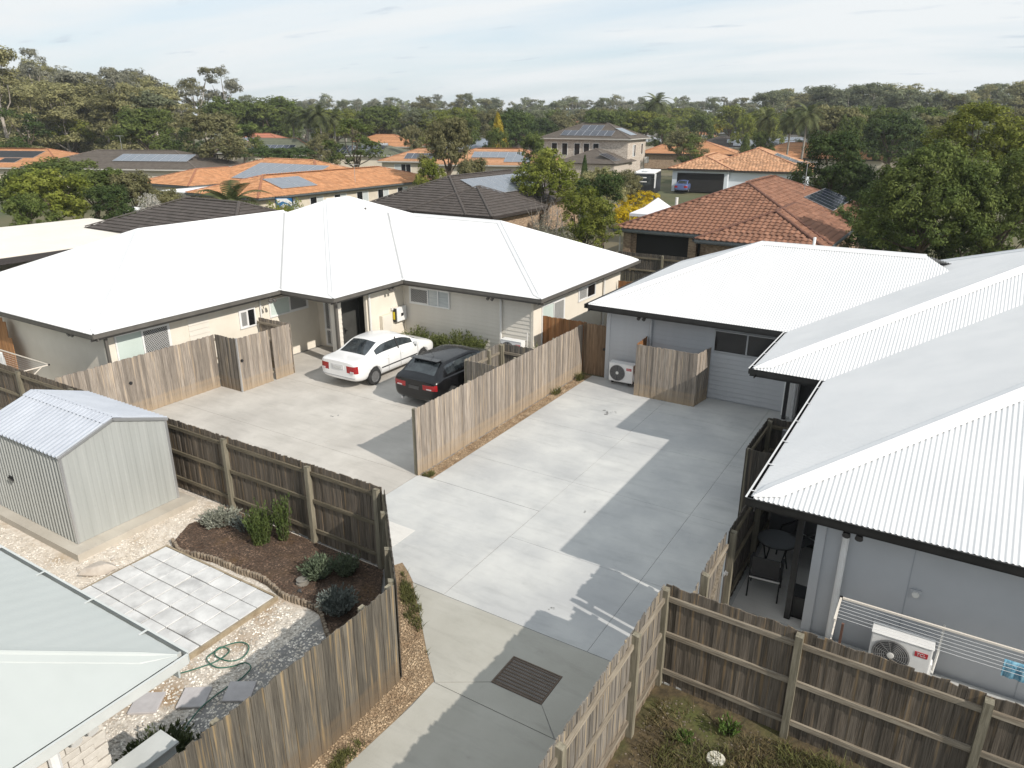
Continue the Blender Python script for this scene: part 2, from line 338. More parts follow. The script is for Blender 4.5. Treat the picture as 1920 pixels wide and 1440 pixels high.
sheet([(-10.54, 12.80), (-10.17, 12.86), (-10.17, 22.0), (-10.54, 22.0)], 'gravel_edging', STRIP, -.006)
sheet([(-2.93, -3), (8, -3), (8, 9.32), (-2.93, 9.32)], 'weedy_ground', SOIL, -.03)
sheet([(-32, 9.4), (-20.4, 9.4), (-20.4, 12), (-21, 12), (-21, 11.3), (-32, 11.3)], 'side_path', CONC_L, -.03)
sheet([(-20.9, 11.2), (-20.35, 11.2), (-20.35, 16.8), (-20.9, 16.8)], 'courtyard_paving', CONC_L, -.026)

def leafmesh(name, P, Nn, size, aspect=.5, seed=0, jitter=.35):
    """many rhombus leaves at points P facing roughly Nn"""
    rg = np.random.default_rng(seed); n = len(P)
    nr = Nn+rg.normal(0, jitter, (n, 3)); nr /= np.linalg.norm(nr, axis=1)[:, None]+1e-9
    a = np.cross(nr, rg.normal(0, 1, (n, 3))); a /= np.linalg.norm(a, axis=1)[:, None]+1e-9
    c = np.cross(nr, a); s = (size*rg.uniform(.55, 1.35, n))[:, None]
    v = np.stack([P-a*s, P+c*s*aspect+nr*s*.12, P+a*s, P-c*s*aspect+nr*s*.12], 1).reshape(-1, 3)
    return quads(name, v)
def quads(name, v):
    n = len(v)//4; me = bpy.data.meshes.new(name); me.vertices.add(len(v)); me.vertices.foreach_set('co', v.astype(np.float32).ravel())
    me.loops.add(n*4); me.loops.foreach_set('vertex_index', np.arange(n*4, dtype=np.int32)); me.polygons.add(n)
    me.polygons.foreach_set('loop_start', np.arange(0, n*4, 4, dtype=np.int32)); me.polygons.foreach_set('loop_total', np.full(n, 4, dtype=np.int32))
    me.update(); return me
def inpoly(x, y, poly):
    c = np.zeros(len(x), bool); n = len(poly)
    for i in range(n):
        x0, y0 = poly[i]; x1, y1 = poly[(i+1) % n]
        k = ((y0 > y) != (y1 > y)) & (x < (x1-x0)*(y-y0)/((y1-y0) or 1e-9)+x0); c ^= k
    return c
def scatter(poly, n, seed):
    rg = np.random.default_rng(seed); p = np.array(poly); lo, hi = p.min(0), p.max(0)
    q = rg.uniform(lo, hi, (n*4, 2)); q = q[inpoly(q[:, 0], q[:, 1], poly)][:n]; return q
def pebbles(name, poly, n, size, m_, z, seed, flat=.6):
    q = scatter(poly, n, seed); rg = np.random.default_rng(seed+1); n = len(q)
    s = size*rg.uniform(.5, 1.5, n); a = rg.uniform(0, 6.28, n); V = []
    base = np.array([(1, 0, 0), (0, .75, 0), (-.9, 0, 0), (0, -.7, 0), (.1, 0, flat), (0, .05, -flat)])
    ca, sa = np.cos(a), np.sin(a)
    v = np.empty((n, 6, 3))
    for i, (x, y, zz_) in enumerate(base):
        v[:, i, 0] = q[:, 0]+(x*ca-y*sa)*s; v[:, i, 1] = q[:, 1]+(x*sa+y*ca)*s; v[:, i, 2] = z+zz_*s
    tri = np.array([(0, 1, 4), (1, 2, 4), (2, 3, 4), (3, 0, 4)])
    f = (tri[None]+6*np.arange(n)[:, None, None]).reshape(-1, 3)
    me = bpy.data.meshes.new(name); me.vertices.add(n*6); me.vertices.foreach_set('co', v.astype(np.float32).ravel())
    me.loops.add(len(f)*3); me.loops.foreach_set('vertex_index', f.astype(np.int32).ravel()); me.polygons.add(len(f))
    me.polygons.foreach_set('loop_start', np.arange(0, len(f)*3, 3, dtype=np.int32)); me.polygons.foreach_set('loop_total', np.full(len(f), 3, dtype=np.int32))
    me.materials.append(m_); me.update(); o = put(name, me); return tag(o, kind='stuff')
PEB = mat('pebble', (.50, .45, .38), (.78, .74, .67), rough=.9, scale=3, island=.45)
PEBW = mat('pale_pebble', (.52, .46, .38), (.76, .71, .64), rough=.9, scale=3, island=.3)
CHIP = mat('mulch_chip', (.06, .035, .022), (.15, .10, .07), rough=.95, scale=3, island=.6)
PEBB = mat('strip_pebble', (.20, .13, .075), (.46, .35, .23), rough=.9, scale=3, island=.5)
pebbles('gravel_stones', [(-9.75, 3.4), (-6.42, 1.5), (-6.42, 7.0), (-7.4, 6.95), (-8.1, 7.2), (-9.6, 7.5), (-9.62, 5.3), (-12.5, 5.3)], 9000, .022, PEB, -.012, 3)
pebbles('pale_gravel_stones', [(-16.5, 4.4), (-13.1, 5.4), (-12.95, 7.5), (-13.4, 9.15), (-14.3, 9.1), (-13.9, 6.1), (-17.6, 6.1)], 5000, .02, PEBW, -.004, 5)
pebbles('mulch_chips', bed, 7000, .022, CHIP, .018, 7, .4)
pebbles('strip_stones', [(-6.30, 1), (-5.95, 1), (-5.93, 7.2), (-6.4, 7.75), (-7.1, 8.4), (-8.3, 9.3), (-6.42, 7.15)], 7000, .018, PEBB, .004, 9)
pebbles('edging_stones', [(-10.54, 12.82), (-10.19, 12.88), (-10.19, 21.9), (-10.54, 21.9)], 3500, .018, PEBB, .002, 11)
pebbles('soil_stones', [(-2.8, 3), (3, 3), (3, 9.0), (-2.8, 9.0)], 3500, .018, mat('soil_chip', (.10, .08, .06), (.25, .21, .16), island=.5, scale=3), -.024, 13, .4)

# grass tufts and weeds (ground cover nobody could count)
def blades(name, pts, h, w, m_, seed, spread=.5):
    rg = np.random.default_rng(seed); n = len(pts); P = np.asarray(pts, float)
    a = rg.uniform(0, 6.28, n); ln = rg.normal(0, spread, (n, 2)); hh = h*rg.uniform(.4, 1.3, n)
    d = np.stack([np.cos(a)*w, np.sin(a)*w, 0*a], 1); tip = np.stack([ln[:, 0]*hh, ln[:, 1]*hh, hh], 1); mid = tip*np.array([.42, .42, .6])
    v = np.stack([P-d, P+d, P+mid+d*.8, P+mid-d*.8], 1); v2 = np.stack([P+mid-d*.8, P+mid+d*.8, P+tip+d*.12, P+tip-d*.12], 1)
    me = quads(name, np.concatenate([v, v2]).reshape(-1, 3)); me.materials.append(m_); return tag(put(name, me), kind='stuff')
GRASS = mat('grass_blade', (.075, .085, .022), (.15, .145, .045), rough=.8, scale=1.5, island=.45, trans=.25)
DRYG = mat('dry_grass', (.085, .068, .028), (.175, .135, .062), rough=.85, scale=1.2, island=.5, trans=.2)
def clumped(poly, nc, per, sd, seed, z):
    c = scatter(poly, nc, seed); rg = np.random.default_rng(seed+5)
    q = (c[:, None, :]+rg.normal(0, sd, (len(c), per, 2))).reshape(-1, 2); q = q[inpoly(q[:, 0], q[:, 1], poly)]
    return np.column_stack([q, np.full(len(q), z)])
yard = [(-2.75, 4.5), (2.5, 4.5), (2.5, 8.95), (-2.75, 8.95)]
blades('dry_grass', clumped(yard, 330, 70, .16, 21, -.03), .10, .006, DRYG, 22, .7)
blades('green_weeds', clumped([(-2.3, 6.6), (-.3, 6.6), (-.2, 8.7), (-2.4, 8.3)], 55, 70, .12, 31, -.03), .11, .007, GRASS, 32, .7)
blades('fence_weeds', clumped([(-.9, 8.6), (2.2, 8.0), (2.2, 8.9), (-.9, 8.95)], 60, 80, .11, 33, -.03), .16, .007, GRASS, 34, .6)
blades('strip_grass', clumped([(-7.25, 8.2), (-6.95, 8.15), (-6.2, 7.6), (-5.98, 7.45), (-6.5, 7.85), (-7.3, 8.75), (-8.3, 9.4), (-8.0, 9.0)], 60, 60, .07, 41, 0), .085, .006, GRASS, 42, .6)
blades('strip_grass_tuft', clumped([(-6.2, 5.2), (-5.95, 5.2), (-5.93, 5.75), (-6.1, 5.8)], 14, 50, .05, 43, 0), .08, .006, GRASS, 44, .6)
blades('edging_weeds', clumped([(-10.5, 12.82), (-10.22, 12.85), (-10.25, 13.1), (-10.5, 13.2)], 10, 40, .05, 45, 0), .07, .006, GRASS, 46, .6)
blades('edging_weeds_far', np.concatenate([clumped([(-10.5, 19.6), (-10.3, 19.6), (-10.3, 20.0), (-10.5, 20)], 3, 40, .05, 47, 0), clumped([(-10.5, 21.2), (-10.25, 21.2), (-10.25, 21.6), (-10.5, 21.6)], 5, 50, .05, 48, 0)]), .2, .009, GRASS, 49, .5)

# ---------------------------------------------------------------- roofs
def hip_faces(x0, y0, x1, y1):
    dx, dy = x1-x0, y1-y0
    return [((x0, y0), (1, 0), (0, 1), dx), ((x1, y0), (0, 1), (-1, 0), dy), ((x1, y1), (-1, 0), (0, -1), dx), ((x0, y1), (0, -1), (1, 0), dy)], min(dx, dy)/2
def hip_pt(fc, z, tan, s, run, lift=0):
    (ox, oy), (ax, ay), (ix, iy), L = fc; return Vector((ox+ax*s+ix*run, oy+ay*s+iy*run, z+tan*run+lift))
def corr_roof(parent, rect, z, tan, m_, capm, faces=(0, 1, 2, 3), pitch=.076, amp=.0105, over=.05, sub=6, cap=.17, name='corrugated_sheet'):
    fcs, Wd = hip_faces(*rect); out = []
    for k in faces:
        fc = fcs[k]; L = fc[3]; n = int(L/pitch*sub); v = []; f = []
        for i in range(n+1):
            s_ = L*i/n; run = min(s_, L-s_, Wd); lift = amp*math.sin(2*math.pi*s_/pitch)
            v.append(hip_pt(fc, z, tan, s_, -over, lift)); v.append(hip_pt(fc, z, tan, s_, max(run, .001), lift))
        f = [(2*i, 2*i+2, 2*i+3, 2*i+1) for i in range(n)]
        b = MB(); b.add(v, f); out.append(b.build(name, m_, parent, smooth=True))
    x0, y0, x1, y1 = rect
    if capm:
        cs = [Vector((x0, y0, z)), Vector((x1, y0, z)), Vector((x1, y1, z)), Vector((x0, y1, z))]
        if x1-x0 >= y1-y0: a, c = Vector((x0+Wd, y0+Wd, z+tan*Wd)), Vector((x1-Wd, y0+Wd, z+tan*Wd)); ends = [a, c, c, a]
        else: a, c = Vector((x0+Wd, y0+Wd, z+tan*Wd)), Vector((x0+Wd, y1-Wd, z+tan*Wd)); ends = [a, a, c, c]
        for p, q in list(zip(cs, ends)): cap_strip('hip_cap', p, q, tan, capm, parent, cap)
        if (a-c).length > .05: cap_strip('ridge_cap', a, c, tan, capm, parent, cap)
    return out
def cap_strip(name, p, q, tan, m_, parent, w=.17, lift=.016):
    """folded sheet-metal cap over a hip or ridge, with a rolled centre"""
    d = (q-p).normalized(); sd = Vector((d.y, -d.x, 0)).normalized()
    slope = tan*.707 if abs(d.z) > .01 else tan
    prof = [(-w, -w*slope-.006), (-w+.01, -w*slope+.008), (-.035, -.035*slope+.010), (-.02, .020), (0, .03), (.02, .020), (.035, -.035*slope+.010), (w-.01, -w*slope+.008), (w, -w*slope-.006)]
    v = []
    rings = ((p-d*.02, .12), (p+d*.35, 1), (q, 1)) if abs(d.z) > .01 else ((p, 1), (q, 1))
    for c, k_ in rings: v += [c+sd*(a*k_)+Vector((0, 0, h*k_+lift)) for a, h in prof]
    n = len(prof); b = MB(); b.add(v, [(r_*n+i, r_*n+i+1, r_*n+n+i+1, r_*n+n+i) for r_ in range(len(rings)-1) for i in range(n-1)]); return b.build(name, m_, parent)
def gutter(parent, p, q, z, out, m_, lip=None, straps=False, fascia=.17):
    """quad gutter along an eave from p to q; out = outward unit"""
    p, q, o_ = Vector((*p, 0)), Vector((*q, 0)), Vector((*out, 0)); d = (q-p); L = d.length; d.normalize(); fr = frame(p, d, o_)
    b = MB()
    b.fbox(fr, 0, L, -.03, .105, z-.135, z-.128); b.fbox(fr, 0, L, .10, .108, z-.128, z-.012); b.fbox(fr, 0, L, .092, .118, z-.012, z-.002)
    b.fbox(fr, 0, L, -.03, -.022, z-.128, z-.02); b.fbox(fr, 0, L, -.055, -.031, z-fascia-.06, z-.03)
    o = b.build('gutter', m_, parent)
    if lip is not None:
        b = MB(); b.fbox(fr, 0, L, .090, .120, z-.001, z+.004); b.build('gutter_lip', lip, o)
    if straps:
        for i in range(int(L/1.15)+1):
            b = MB(); b.fbox(fr, .25+i*1.15, .28+i*1.15, -.02, .12, z+.004, z+.010); b.build('gutter_strap', lip or m_, o)
    return o

def window(parent, fr, a0, a1, z0, z1, panes, fm=None, name='window', fw=.05):
    """framed window proud of its wall; panes: list of (width fraction, kind)"""
    b = MB(); fm = fm or WHITE
    b.fbox(fr, a0, a1, .002, .045, z0, z0+fw); b.fbox(fr, a0, a1, .002, .045, z1-fw, z1)
    b.fbox(fr, a0, a0+fw, .002, .044, z0+fw, z1-fw); b.fbox(fr, a1-fw, a1, .002, .044, z0+fw, z1-fw)
    w = b.build(name, fm, parent); x = a0+fw; tot = (a1-a0-2*fw)
    for fr_, kind in panes:
        x1 = x+tot*fr_
        g = MB(); g.fbox(fr, x, x1, .003, .016, z0+fw, z1-fw)
        g.build('pane', {'d': GLASS_D, 'p': GLASS_P, 's': GLASS_S, 'm': GLASS_D, 'M': GLASS_D}[kind], w)
        if x > a0+fw+.01:
            g = MB(); g.fbox(fr, x-.022, x+.022, .017, .05, z0+fw+.002, z1-fw-.002); g.build('mullion', fm, w)
        if kind in 'mM':
            g = MB(); st = .075; wd = x1-x; h = z1-z0-2*fw; n = int((wd+h)/st)
            for i in range(1, n):
                c = i*st
                for sg in (1, -1):
                    p0 = (max(0, c-h), min(c, h)); p1 = (min(c, wd), max(0, c-wd))
                    if abs(p1[0]-p0[0]) < .02: continue
                    q0, q1 = ((p0[0], p1[0]) if sg > 0 else (wd-p0[0], wd-p1[0]))
                    g.bar(fr(x+q0, .030, z0+fw+p0[1]), fr(x+q1, .030, z0+fw+p1[1]), .012, .012)
            g.build('security_screen', MESHM if kind == 'm' else MESHD, w)
            g = MB()
            for (aa, bb, zz0, zz1) in ((x, x+.035, z0+fw, z1-fw), (x1-.035, x1, z0+fw, z1-fw), (x+.035, x1-.035, z0+fw, z0+fw+.035), (x+.035, x1-.035, z1-fw-.035, z1-fw)):
                g.fbox(fr, aa, bb, .018, .038, zz0, zz1)
            g.build('screen_frame', fm, w)
        x = x1
    return w
def boards(parent, fr, a0, a1, z0, z1, m_, step=.15, name='weatherboard'):
    z = z0; me = None
    while z < z1-.02:
        if me is None:
            b = MB(); h = step+.012
            v = [fr(a, d, zz_) for a in (a0, a1) for (d, zz_) in ((0, 0), (.026, 0), (.026, .012), (.008, h), (0, h))]
            b.add(v, [(0, 1, 6, 5), (1, 2, 7, 6), (2, 3, 8, 7), (3, 4, 9, 8), (0, 4, 3, 2, 1), (5, 6, 7, 8, 9)]); me = b.mesh(name, m_)
        put(name, me, parent, (0, 0, z)); z += step
def downpipe(parent, x, y, z0, z1, m_, r=.045):
    b = MB(); b.tube([(x, y, z0), (x, y, z1)], r, 10); return b.build('downpipe', m_, parent, smooth=False)
def floodlight(parent, p, d, m_=BLACK):
    p, d = Vector(p), Vector((*d, 0)); b = MB(); b.tube([p, p+d*.10+Vector((0, 0, -.04))], .02, 8)
    o = b.build('security_light', m_, parent); sdv = Vector((-d.y, d.x, 0))
    for s_ in (-.09, .09):
        c = p+d*.12+sdv*s_+Vector((0, 0, -.07)); h = MB(); h.tube([c-d*.05, c, c+d*.08+Vector((0, 0, -.03))], [.03, .05, .062], 10); h.build('lamp_head', m_, o)
    return o
def wall(parent, x0, x1, y0, y1, z0, z1, m_, name='wall'):
    b = MB(); b.box(x0, x1, y0, y1, z0, z1); return b.build(name, m_, parent)
TAN = .416; EZ = 2.70

# ---- cream brick-and-board house on the left, white corrugated hip roof
LH = thing('house', 'cream house with stepped white metal roof beside the two parked cars', 'house', (-24, 18, 0))
LH.location = (0, 0, 0)
A, Bq, C = (-29.9, 10.75, -20.38, 27.0), (-29.55, 17.53, -17.83, 30.6), (-25.0, 21.2, -11.84, 29.86)
for rc, fs in ((A, (0, 1, 3)), (Bq, (0, 1, 2, 3)), (C, (0, 1, 2))): corr_roof(LH, rc, EZ, TAN, ROOF_W, None, fs)
def caps(par, rect, which, tan, m_, w=.17):
    x0, y0, x1, y1 = rect; Wd = min(x1-x0, y1-y0)/2; t = tan*Wd
    if y1-y0 > x1-x0: a, c = Vector((x0+Wd, y0+Wd, EZ+t)), Vector((x0+Wd, y1-Wd, EZ+t)); e = [a, a, c, c]
    else: a, c = Vector((x0+Wd, y0+Wd, EZ+t)), Vector((x1-Wd, y0+Wd, EZ+t)); e = [a, c, c, a]
    cs = [Vector((x0, y0, EZ)), Vector((x1, y0, EZ)), Vector((x1, y1, EZ)), Vector((x0, y1, EZ))]
    for i in which:
        if i == 'r': cap_strip('ridge_cap', a, c, tan, m_, par, w)
        else: cap_strip('hip_cap', cs[i], e[i], tan, m_, par, w)
caps(LH, A, (0, 1, 'r'), TAN, ROOF_W); caps(LH, Bq, (1, 2, 3, 'r'), TAN, ROOF_W); caps(LH, C, (1, 2, 'r'), TAN, ROOF_W)
for p, q in (((-20.38, 17.53), (-25.1, 22.25)), ((-17.83, 21.2), (-22.1, 25.47))):
    z1 = EZ+TAN*abs(q[0]-p[0]); b = MB(); d_ = .035
    b.add([(p[0]-d_, p[1]-d_, EZ+.012), (p[0]+d_, p[1]+d_, EZ+.012), (q[0]+d_, q[1]+d_, z1+.012), (q[0]-d_, q[1]-d_, z1+.012)], [(0, 1, 2, 3)])
    b.build('valley_flashing', mat('valley_grey', (.42, .42, .42), rough=.5, metal=.3), LH)
GT = mat('gutter_taupe', (.095, .088, .078), (.12, .112, .10), rough=.5)
gutter(LH, (-29.9, 10.75), (-20.28, 10.75), EZ, (0, -1), GT); gutter(LH, (-20.38, 10.66), (-20.38, 17.63), EZ, (1, 0), GT)
gutter(LH, (-20.38, 17.53), (-17.73, 17.53), EZ, (0, -1), GT); gutter(LH, (-17.83, 17.44), (-17.83, 21.3), EZ, (1, 0), GT)
gutter(LH, (-17.83, 21.2), (-11.74, 21.2), EZ, (0, -1), GT); gutter(LH, (-11.84, 21.1), (-11.84, 29.9), EZ, (1, 0), GT)
b = MB(); b.prism([(-29.85, 10.8), (-20.43, 10.8), (-20.43, 17.58), (-17.88, 17.58), (-17.88, 21.25), (-11.89, 21.25), (-11.89, 29.8), (-29.5, 29.8)], EZ-.22, EZ-.20); b.build('soffit', SOFF, LH, fix=True)
ZW = EZ-.225
wall(LH, -29.4, -20.9, 11.30, 11.42, -.1, ZW, CREAM); wall(LH, -21.02, -20.9, 11.42, 19.82, -.1, ZW, CREAM)
wall(LH, -20.9, -19.05, 19.70, 19.82, -.1, ZW, CREAM); wall(LH, -19.17, -19.05, 19.82, 19.95, -.1, ZW, CREAM)
wall(LH, -18.42, -18.30, 19.62, 21.75, -.1, ZW, CREAM); wall(LH, -19.1, -18.42, 20.75, 20.87, -.1, ZW, CREAM)
wall(LH, -18.30, -12.40, 21.75, 21.87, -.1, ZW, CREAM); wall(LH, -12.52, -12.40, 21.87, 29.3, -.1, ZW, CREAM)
wall(LH, -29.4, -12.52, 29.18, 29.3, -.1, ZW, CREAM); wall(LH, -29.4, -29.28, 11.42, 29.18, -.1, ZW, CREAM)
frA = frame((-20.9, 0, 0), (0, 1, 0), (1, 0, 0)); frB = frame((-18.30, 0, 0), (0, 1, 0), (1, 0, 0))
frC = frame((0, 21.75, 0), (1, 0, 0), (0, -1, 0)); frC2 = frame((0, 21.72, 0), (1, 0, 0), (0, -1, 0)); frR2 = frame((0, 22.02, 0), (1, 0, 0), (0, -1, 0))
frE = frame((-12.40, 0, 0), (0, 1, 0), (1, 0, 0)); frP = frame((0, 19.70, 0), (1, 0, 0), (0, -1, 0))
window(LH, frA, 11.58, 13.38, .06, 2.36, [(.48, 'p'), (.52, 'm')], name='sliding_door', fw=.045)
boards(LH, frA, 14.05, 14.82, .02, 2.42, CREAM_B, .17); 
window(LH, frA, 16.02, 16.72, 1.5, 2.16, [(.5, 'm'), (.5, 'd')])
window(LH, frA, 17.35, 19.2, 1.62, 2.28, [(.52, 'p'), (.48, 'm')])
b = MB(); b.fbox(frA, 18.2, 18.225, .001, .012, 0, .75); b.build('control_joint', mat('joint_cream', (.4, .36, .3)), LH)
window(LH, frP, -20.55, -19.95, .05, 2.3, [(.5, 'm'), (.5, 'd')], name='sidelight', fw=.05)
b = MB(); b.fbox(frP, -20.55, -19.95, .046, .07, .68, .76); b.build('transom', WHITE, LH)
b = MB(); b.box(-19.0, -18.96, 19.0, 20.75, 0, 2.3); o_ = b.build('front_door', DGREY, LH)
b = MB(); b.box(-18.958, -18.93, 19.08, 19.12, .9, 1.12); b.box(-18.93, -18.90, 19.08, 19.20, 1.0, 1.03); b.build('door_handle', BLACK, o_)
b = MB(); b.box(-18.958, -18.94, 19.88, 19.92, .02, 2.3); b.build('door_edge', mat('door_edge', (.07, .07, .068)), o_)
wall(LH, -18.72, -18.44, 18.20, 18.46, -.05, ZW, CREAM_B, 'porch_column'); wall(LH, -18.40, -18.30, 18.08, 18.18, -.05, ZW, GT, 'porch_post')
boards(LH, frame((-18.44, 0, 0), (0, 1, 0), (1, 0, 0)), 18.2, 18.46, .0, 2.4, CREAM_B, .17, 'column_cladding')
boards(LH, frC, -18.27, -12.45, .03, 2.42, CREAM_B, .15)
window(LH, frC2, -17.95, -16.02, 1.66, 2.34, [(.47, 'm'), (.265, 's'), (.265, 's')])
b = MB(); b.fbox(frC, -12.50, -12.395, .0, .032, 0, ZW); b.fbox(frC, -18.29, -18.2, .0, .03, 0, ZW); b.build('corner_board', CREAM, LH)
downpipe(LH, -13.72, 21.66, 0, 2.45, OFFW); downpipe(LH, -18.22, 19.72, 0, 2.45, OFFW); downpipe(LH, -12.33, 27.5, 0, 2.4, OFFW)
window(LH, frE, 22.3, 24.05, .06, 2.14, [(.5, 'p'), (.5, 'm')], name='sliding_door', fw=.05)
window(LH, frE, 25.2, 26.75, 1.68, 2.22, [(.5, 'm'), (.5, 'd')])
window(LH, frame((0, 11.30, 0), (1, 0, 0), (0, -1, 0)), -28.8, -27.3, 1.0, 2.1, [(.5, 'd'), (.5, 'm')])
for p, d in (((-20.4, 17.0, EZ-.21), (1, 0)), ((-18.1, 20.7, EZ-.23), (1, 0)), ((-14.0, 21.55, EZ-.23), (0, -1)), ((-22.0, 11.1, EZ-.23), (0, -1))): floodlight(LH, p, d, mat('light_grey_metal', (.14, .13, .12), rough=.5))
downpipe(LH, -20.85, 16.95, 0, 2.45, OFFW, .035); wall(LH, -20.62, -20.54, 11.12, 11.20, -.05, ZW, GT, 'courtyard_post')
b = MB(); b.tube([(-22.6, 24.6, 4.4), (-22.6, 24.6, 4.75)], .04, 8); b.build('roof_vent_pipe', GT, LH)
# solar inverter and meter box on its wall
b = MB(); b.fbox(frB, 21.12, 21.68, .05, .19, 1.0, 1.55); me = bevel(b.mesh('casing', WHITE), .02)
iv = thing('solar_inverter', 'white solar inverter box on cream wall above the rosemary hedge', 'inverter', (-18.3, 21.4, 1.0)); iv.location = (0, 0, 0)
put('casing', me, iv)
b = MB(); b.fbox(frB, 21.34, 21.48, .191, .195, 1.19, 1.31); b.build('display', BLACK, iv)
b = MB(); b.fbox(frB, 21.06, 21.14, .005, .15, 1.02, 1.52); b.fbox(frB, 21.12, 21.66, .005, .05, .98, 1.5); b.build('mounting_plate', BLACK, iv)
b = MB(); b.fbox(frB, 21.05, 21.06, .03, .12, 1.1, 1.4); b.build('warning_strip', mat('warning_yellow', (.75, .6, .03)), iv)
mb_ = thing('meter_box', 'cream electricity meter box on wall beside the inverter', 'meter box'); 
b = MB(); b.fbox(frB, 20.3, 20.85, .01, .16, .75, 1.4); put('box', bevel(b.mesh('box', CREAM), .012), mb_)
b = MB(); b.fbox(frB, 20.34, 20.81, .161, .168, .79, 1.36); b.build('door', CREAM_B, mb_)
b = MB(); b.fbox(frB, 20.95, 21.03, .01, .08, 1.48, 1.58); b.build('isolator_switch', OFFW, mb_)

# ---- grey house on the right, white corrugated hip roof
RH = thing('house', 'grey house with stepped white corrugated roof filling the right side', 'house')
A2, B2, C2 = (-2.12, 10.97, 7.4, 27.0), (-3.78, 17.55, 7.95, 31.0), (-10.13, 21.42, 3.5, 30.1)
for rc, fs in ((A2, (0, 1, 3)), (B2, (0, 1, 2, 3)), (C2, (0, 2, 3))): corr_roof(RH, rc, EZ, TAN, ROOF_W, None, fs)
caps(RH, A2, (0, 1, 'r'), TAN, ROOF_W, .21); caps(RH, B2, (0, 2, 3, 'r'), TAN, ROOF_W, .21); caps(RH, C2, (0, 3, 'r'), TAN, ROOF_W, .19)
LIPW = mat('gutter_lip_white', (.6, .6, .6), rough=.4)
gutter(RH, (-10.13, 21.42), (-3.68, 21.42), EZ, (0, -1), GUT_B); gutter(RH, (-3.78, 17.45), (-3.78, 21.5), EZ, (-1, 0), GUT_B, LIPW, True)
gutter(RH, (-3.88, 17.55), (-2.02, 17.55), EZ, (0, -1), GUT_B); gutter(RH, (-2.12, 10.87), (-2.12, 17.65), EZ, (-1, 0), GUT_B, LIPW, True)
gutter(RH, (-2.22, 10.97), (7.4, 10.97), EZ, (0, -1), GUT_B); gutter(RH, (-10.13, 21.3), (-10.13, 30.1), EZ, (-1, 0), GUT_B)
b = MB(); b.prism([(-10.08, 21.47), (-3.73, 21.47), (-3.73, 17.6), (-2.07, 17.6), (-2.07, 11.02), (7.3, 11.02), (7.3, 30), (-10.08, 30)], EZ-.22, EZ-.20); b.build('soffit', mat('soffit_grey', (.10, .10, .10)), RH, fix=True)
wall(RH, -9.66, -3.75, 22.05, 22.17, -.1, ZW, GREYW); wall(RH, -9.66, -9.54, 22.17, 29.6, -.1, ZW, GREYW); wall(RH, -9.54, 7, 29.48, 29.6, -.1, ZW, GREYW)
wall(RH, -3.75, -3.35, 21.75, 22.17, -.1, ZW, WHITE, 'wall_end'); wall(RH, -3.35, -1.15, 22.05, 22.17, -.1, ZW, mat('porch_shade', (.05, .05, .052)))  # back wall coloured near black to paint the porch's deep shade
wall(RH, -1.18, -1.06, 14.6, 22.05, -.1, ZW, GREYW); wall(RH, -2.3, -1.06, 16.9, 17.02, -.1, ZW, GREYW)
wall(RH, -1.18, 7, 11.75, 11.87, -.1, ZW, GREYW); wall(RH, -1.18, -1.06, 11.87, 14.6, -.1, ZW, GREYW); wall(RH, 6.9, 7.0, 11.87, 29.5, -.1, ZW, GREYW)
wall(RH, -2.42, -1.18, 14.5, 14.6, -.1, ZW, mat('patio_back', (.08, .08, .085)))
frR = frame((0, 22.05, 0), (1, 0, 0), (0, -1, 0)); frQ = frame((0, 11.75, 0), (1, 0, 0), (0, -1, 0))
boards(RH, frR, -9.60, -3.78, .03, 2.42, GREYW_B, .15)
window(RH, frR2, -6.05, -4.0, 1.58, 2.28, [(.5, 'd'), (.5, 'd')], fm=mat('frame_grey', (.40, .41, .42), rough=.5), fw=.035)
b = MB(); b.fbox(frR, -9.72, -9.58, .0, .034, 0, ZW); b.build('corner_board', GREYW, RH)
downpipe(RH, -8.12, 21.97, 0, 2.45, GREYW, .04); downpipe(RH, -3.42, 21.6, 0, 2.45, WHITE, .05); floodlight(RH, (-8.35, 21.8, EZ-.23), (0, -1)); floodlight(RH, (-.62, 11.3, EZ-.25), (0, -1))
wall(RH, -3.66, -3.56, 21.42, 21.52, 0, ZW, BLACK, 'porch_post'); wall(RH, -1.52, -1.42, 11.85, 11.95, 0, ZW, GUT_B, 'patio_post')
for x_ in (.25, 1.95, 3.6):
    b = MB(); b.fbox(frQ, x_, x_+.012, .001, .005, 0, ZW); b.build('wall_joint', mat('wall_joint', (.33, .35, .38)), RH)
wall(RH, -1.20, -1.05, 11.70, 11.748, 0, ZW, GREYW, 'corner_board'); downpipe(RH, -.74, 11.66, 0, 2.4, WHITE, .055)
window(RH, frame((-2.42, 14.5, 0), (1, 0, 0), (0, -1, 0)), .55, 1.2, .05, 2.1, [(1, 's')], fm=GUT_B, name='glass_door')
b = MB(); b.fbox(frQ, .30, .46, .0, .025, 1.22, 1.38); o_ = b.build('outside_tap_plate', GREYW_B, RH)
b = MB(); b.lathe([(.055, 0), (.05, -.03), (.02, -.035)], 14, (.38, 11.73, 1.30), 'y'); b.build('vent_cap', OFFW, o_)
b = MB(); b.tube([(-4.15, 25.9, 4.35), (-4.15, 25.9, 4.78)], .045, 10); b.build('roof_vent_pipe', WHITE, RH)

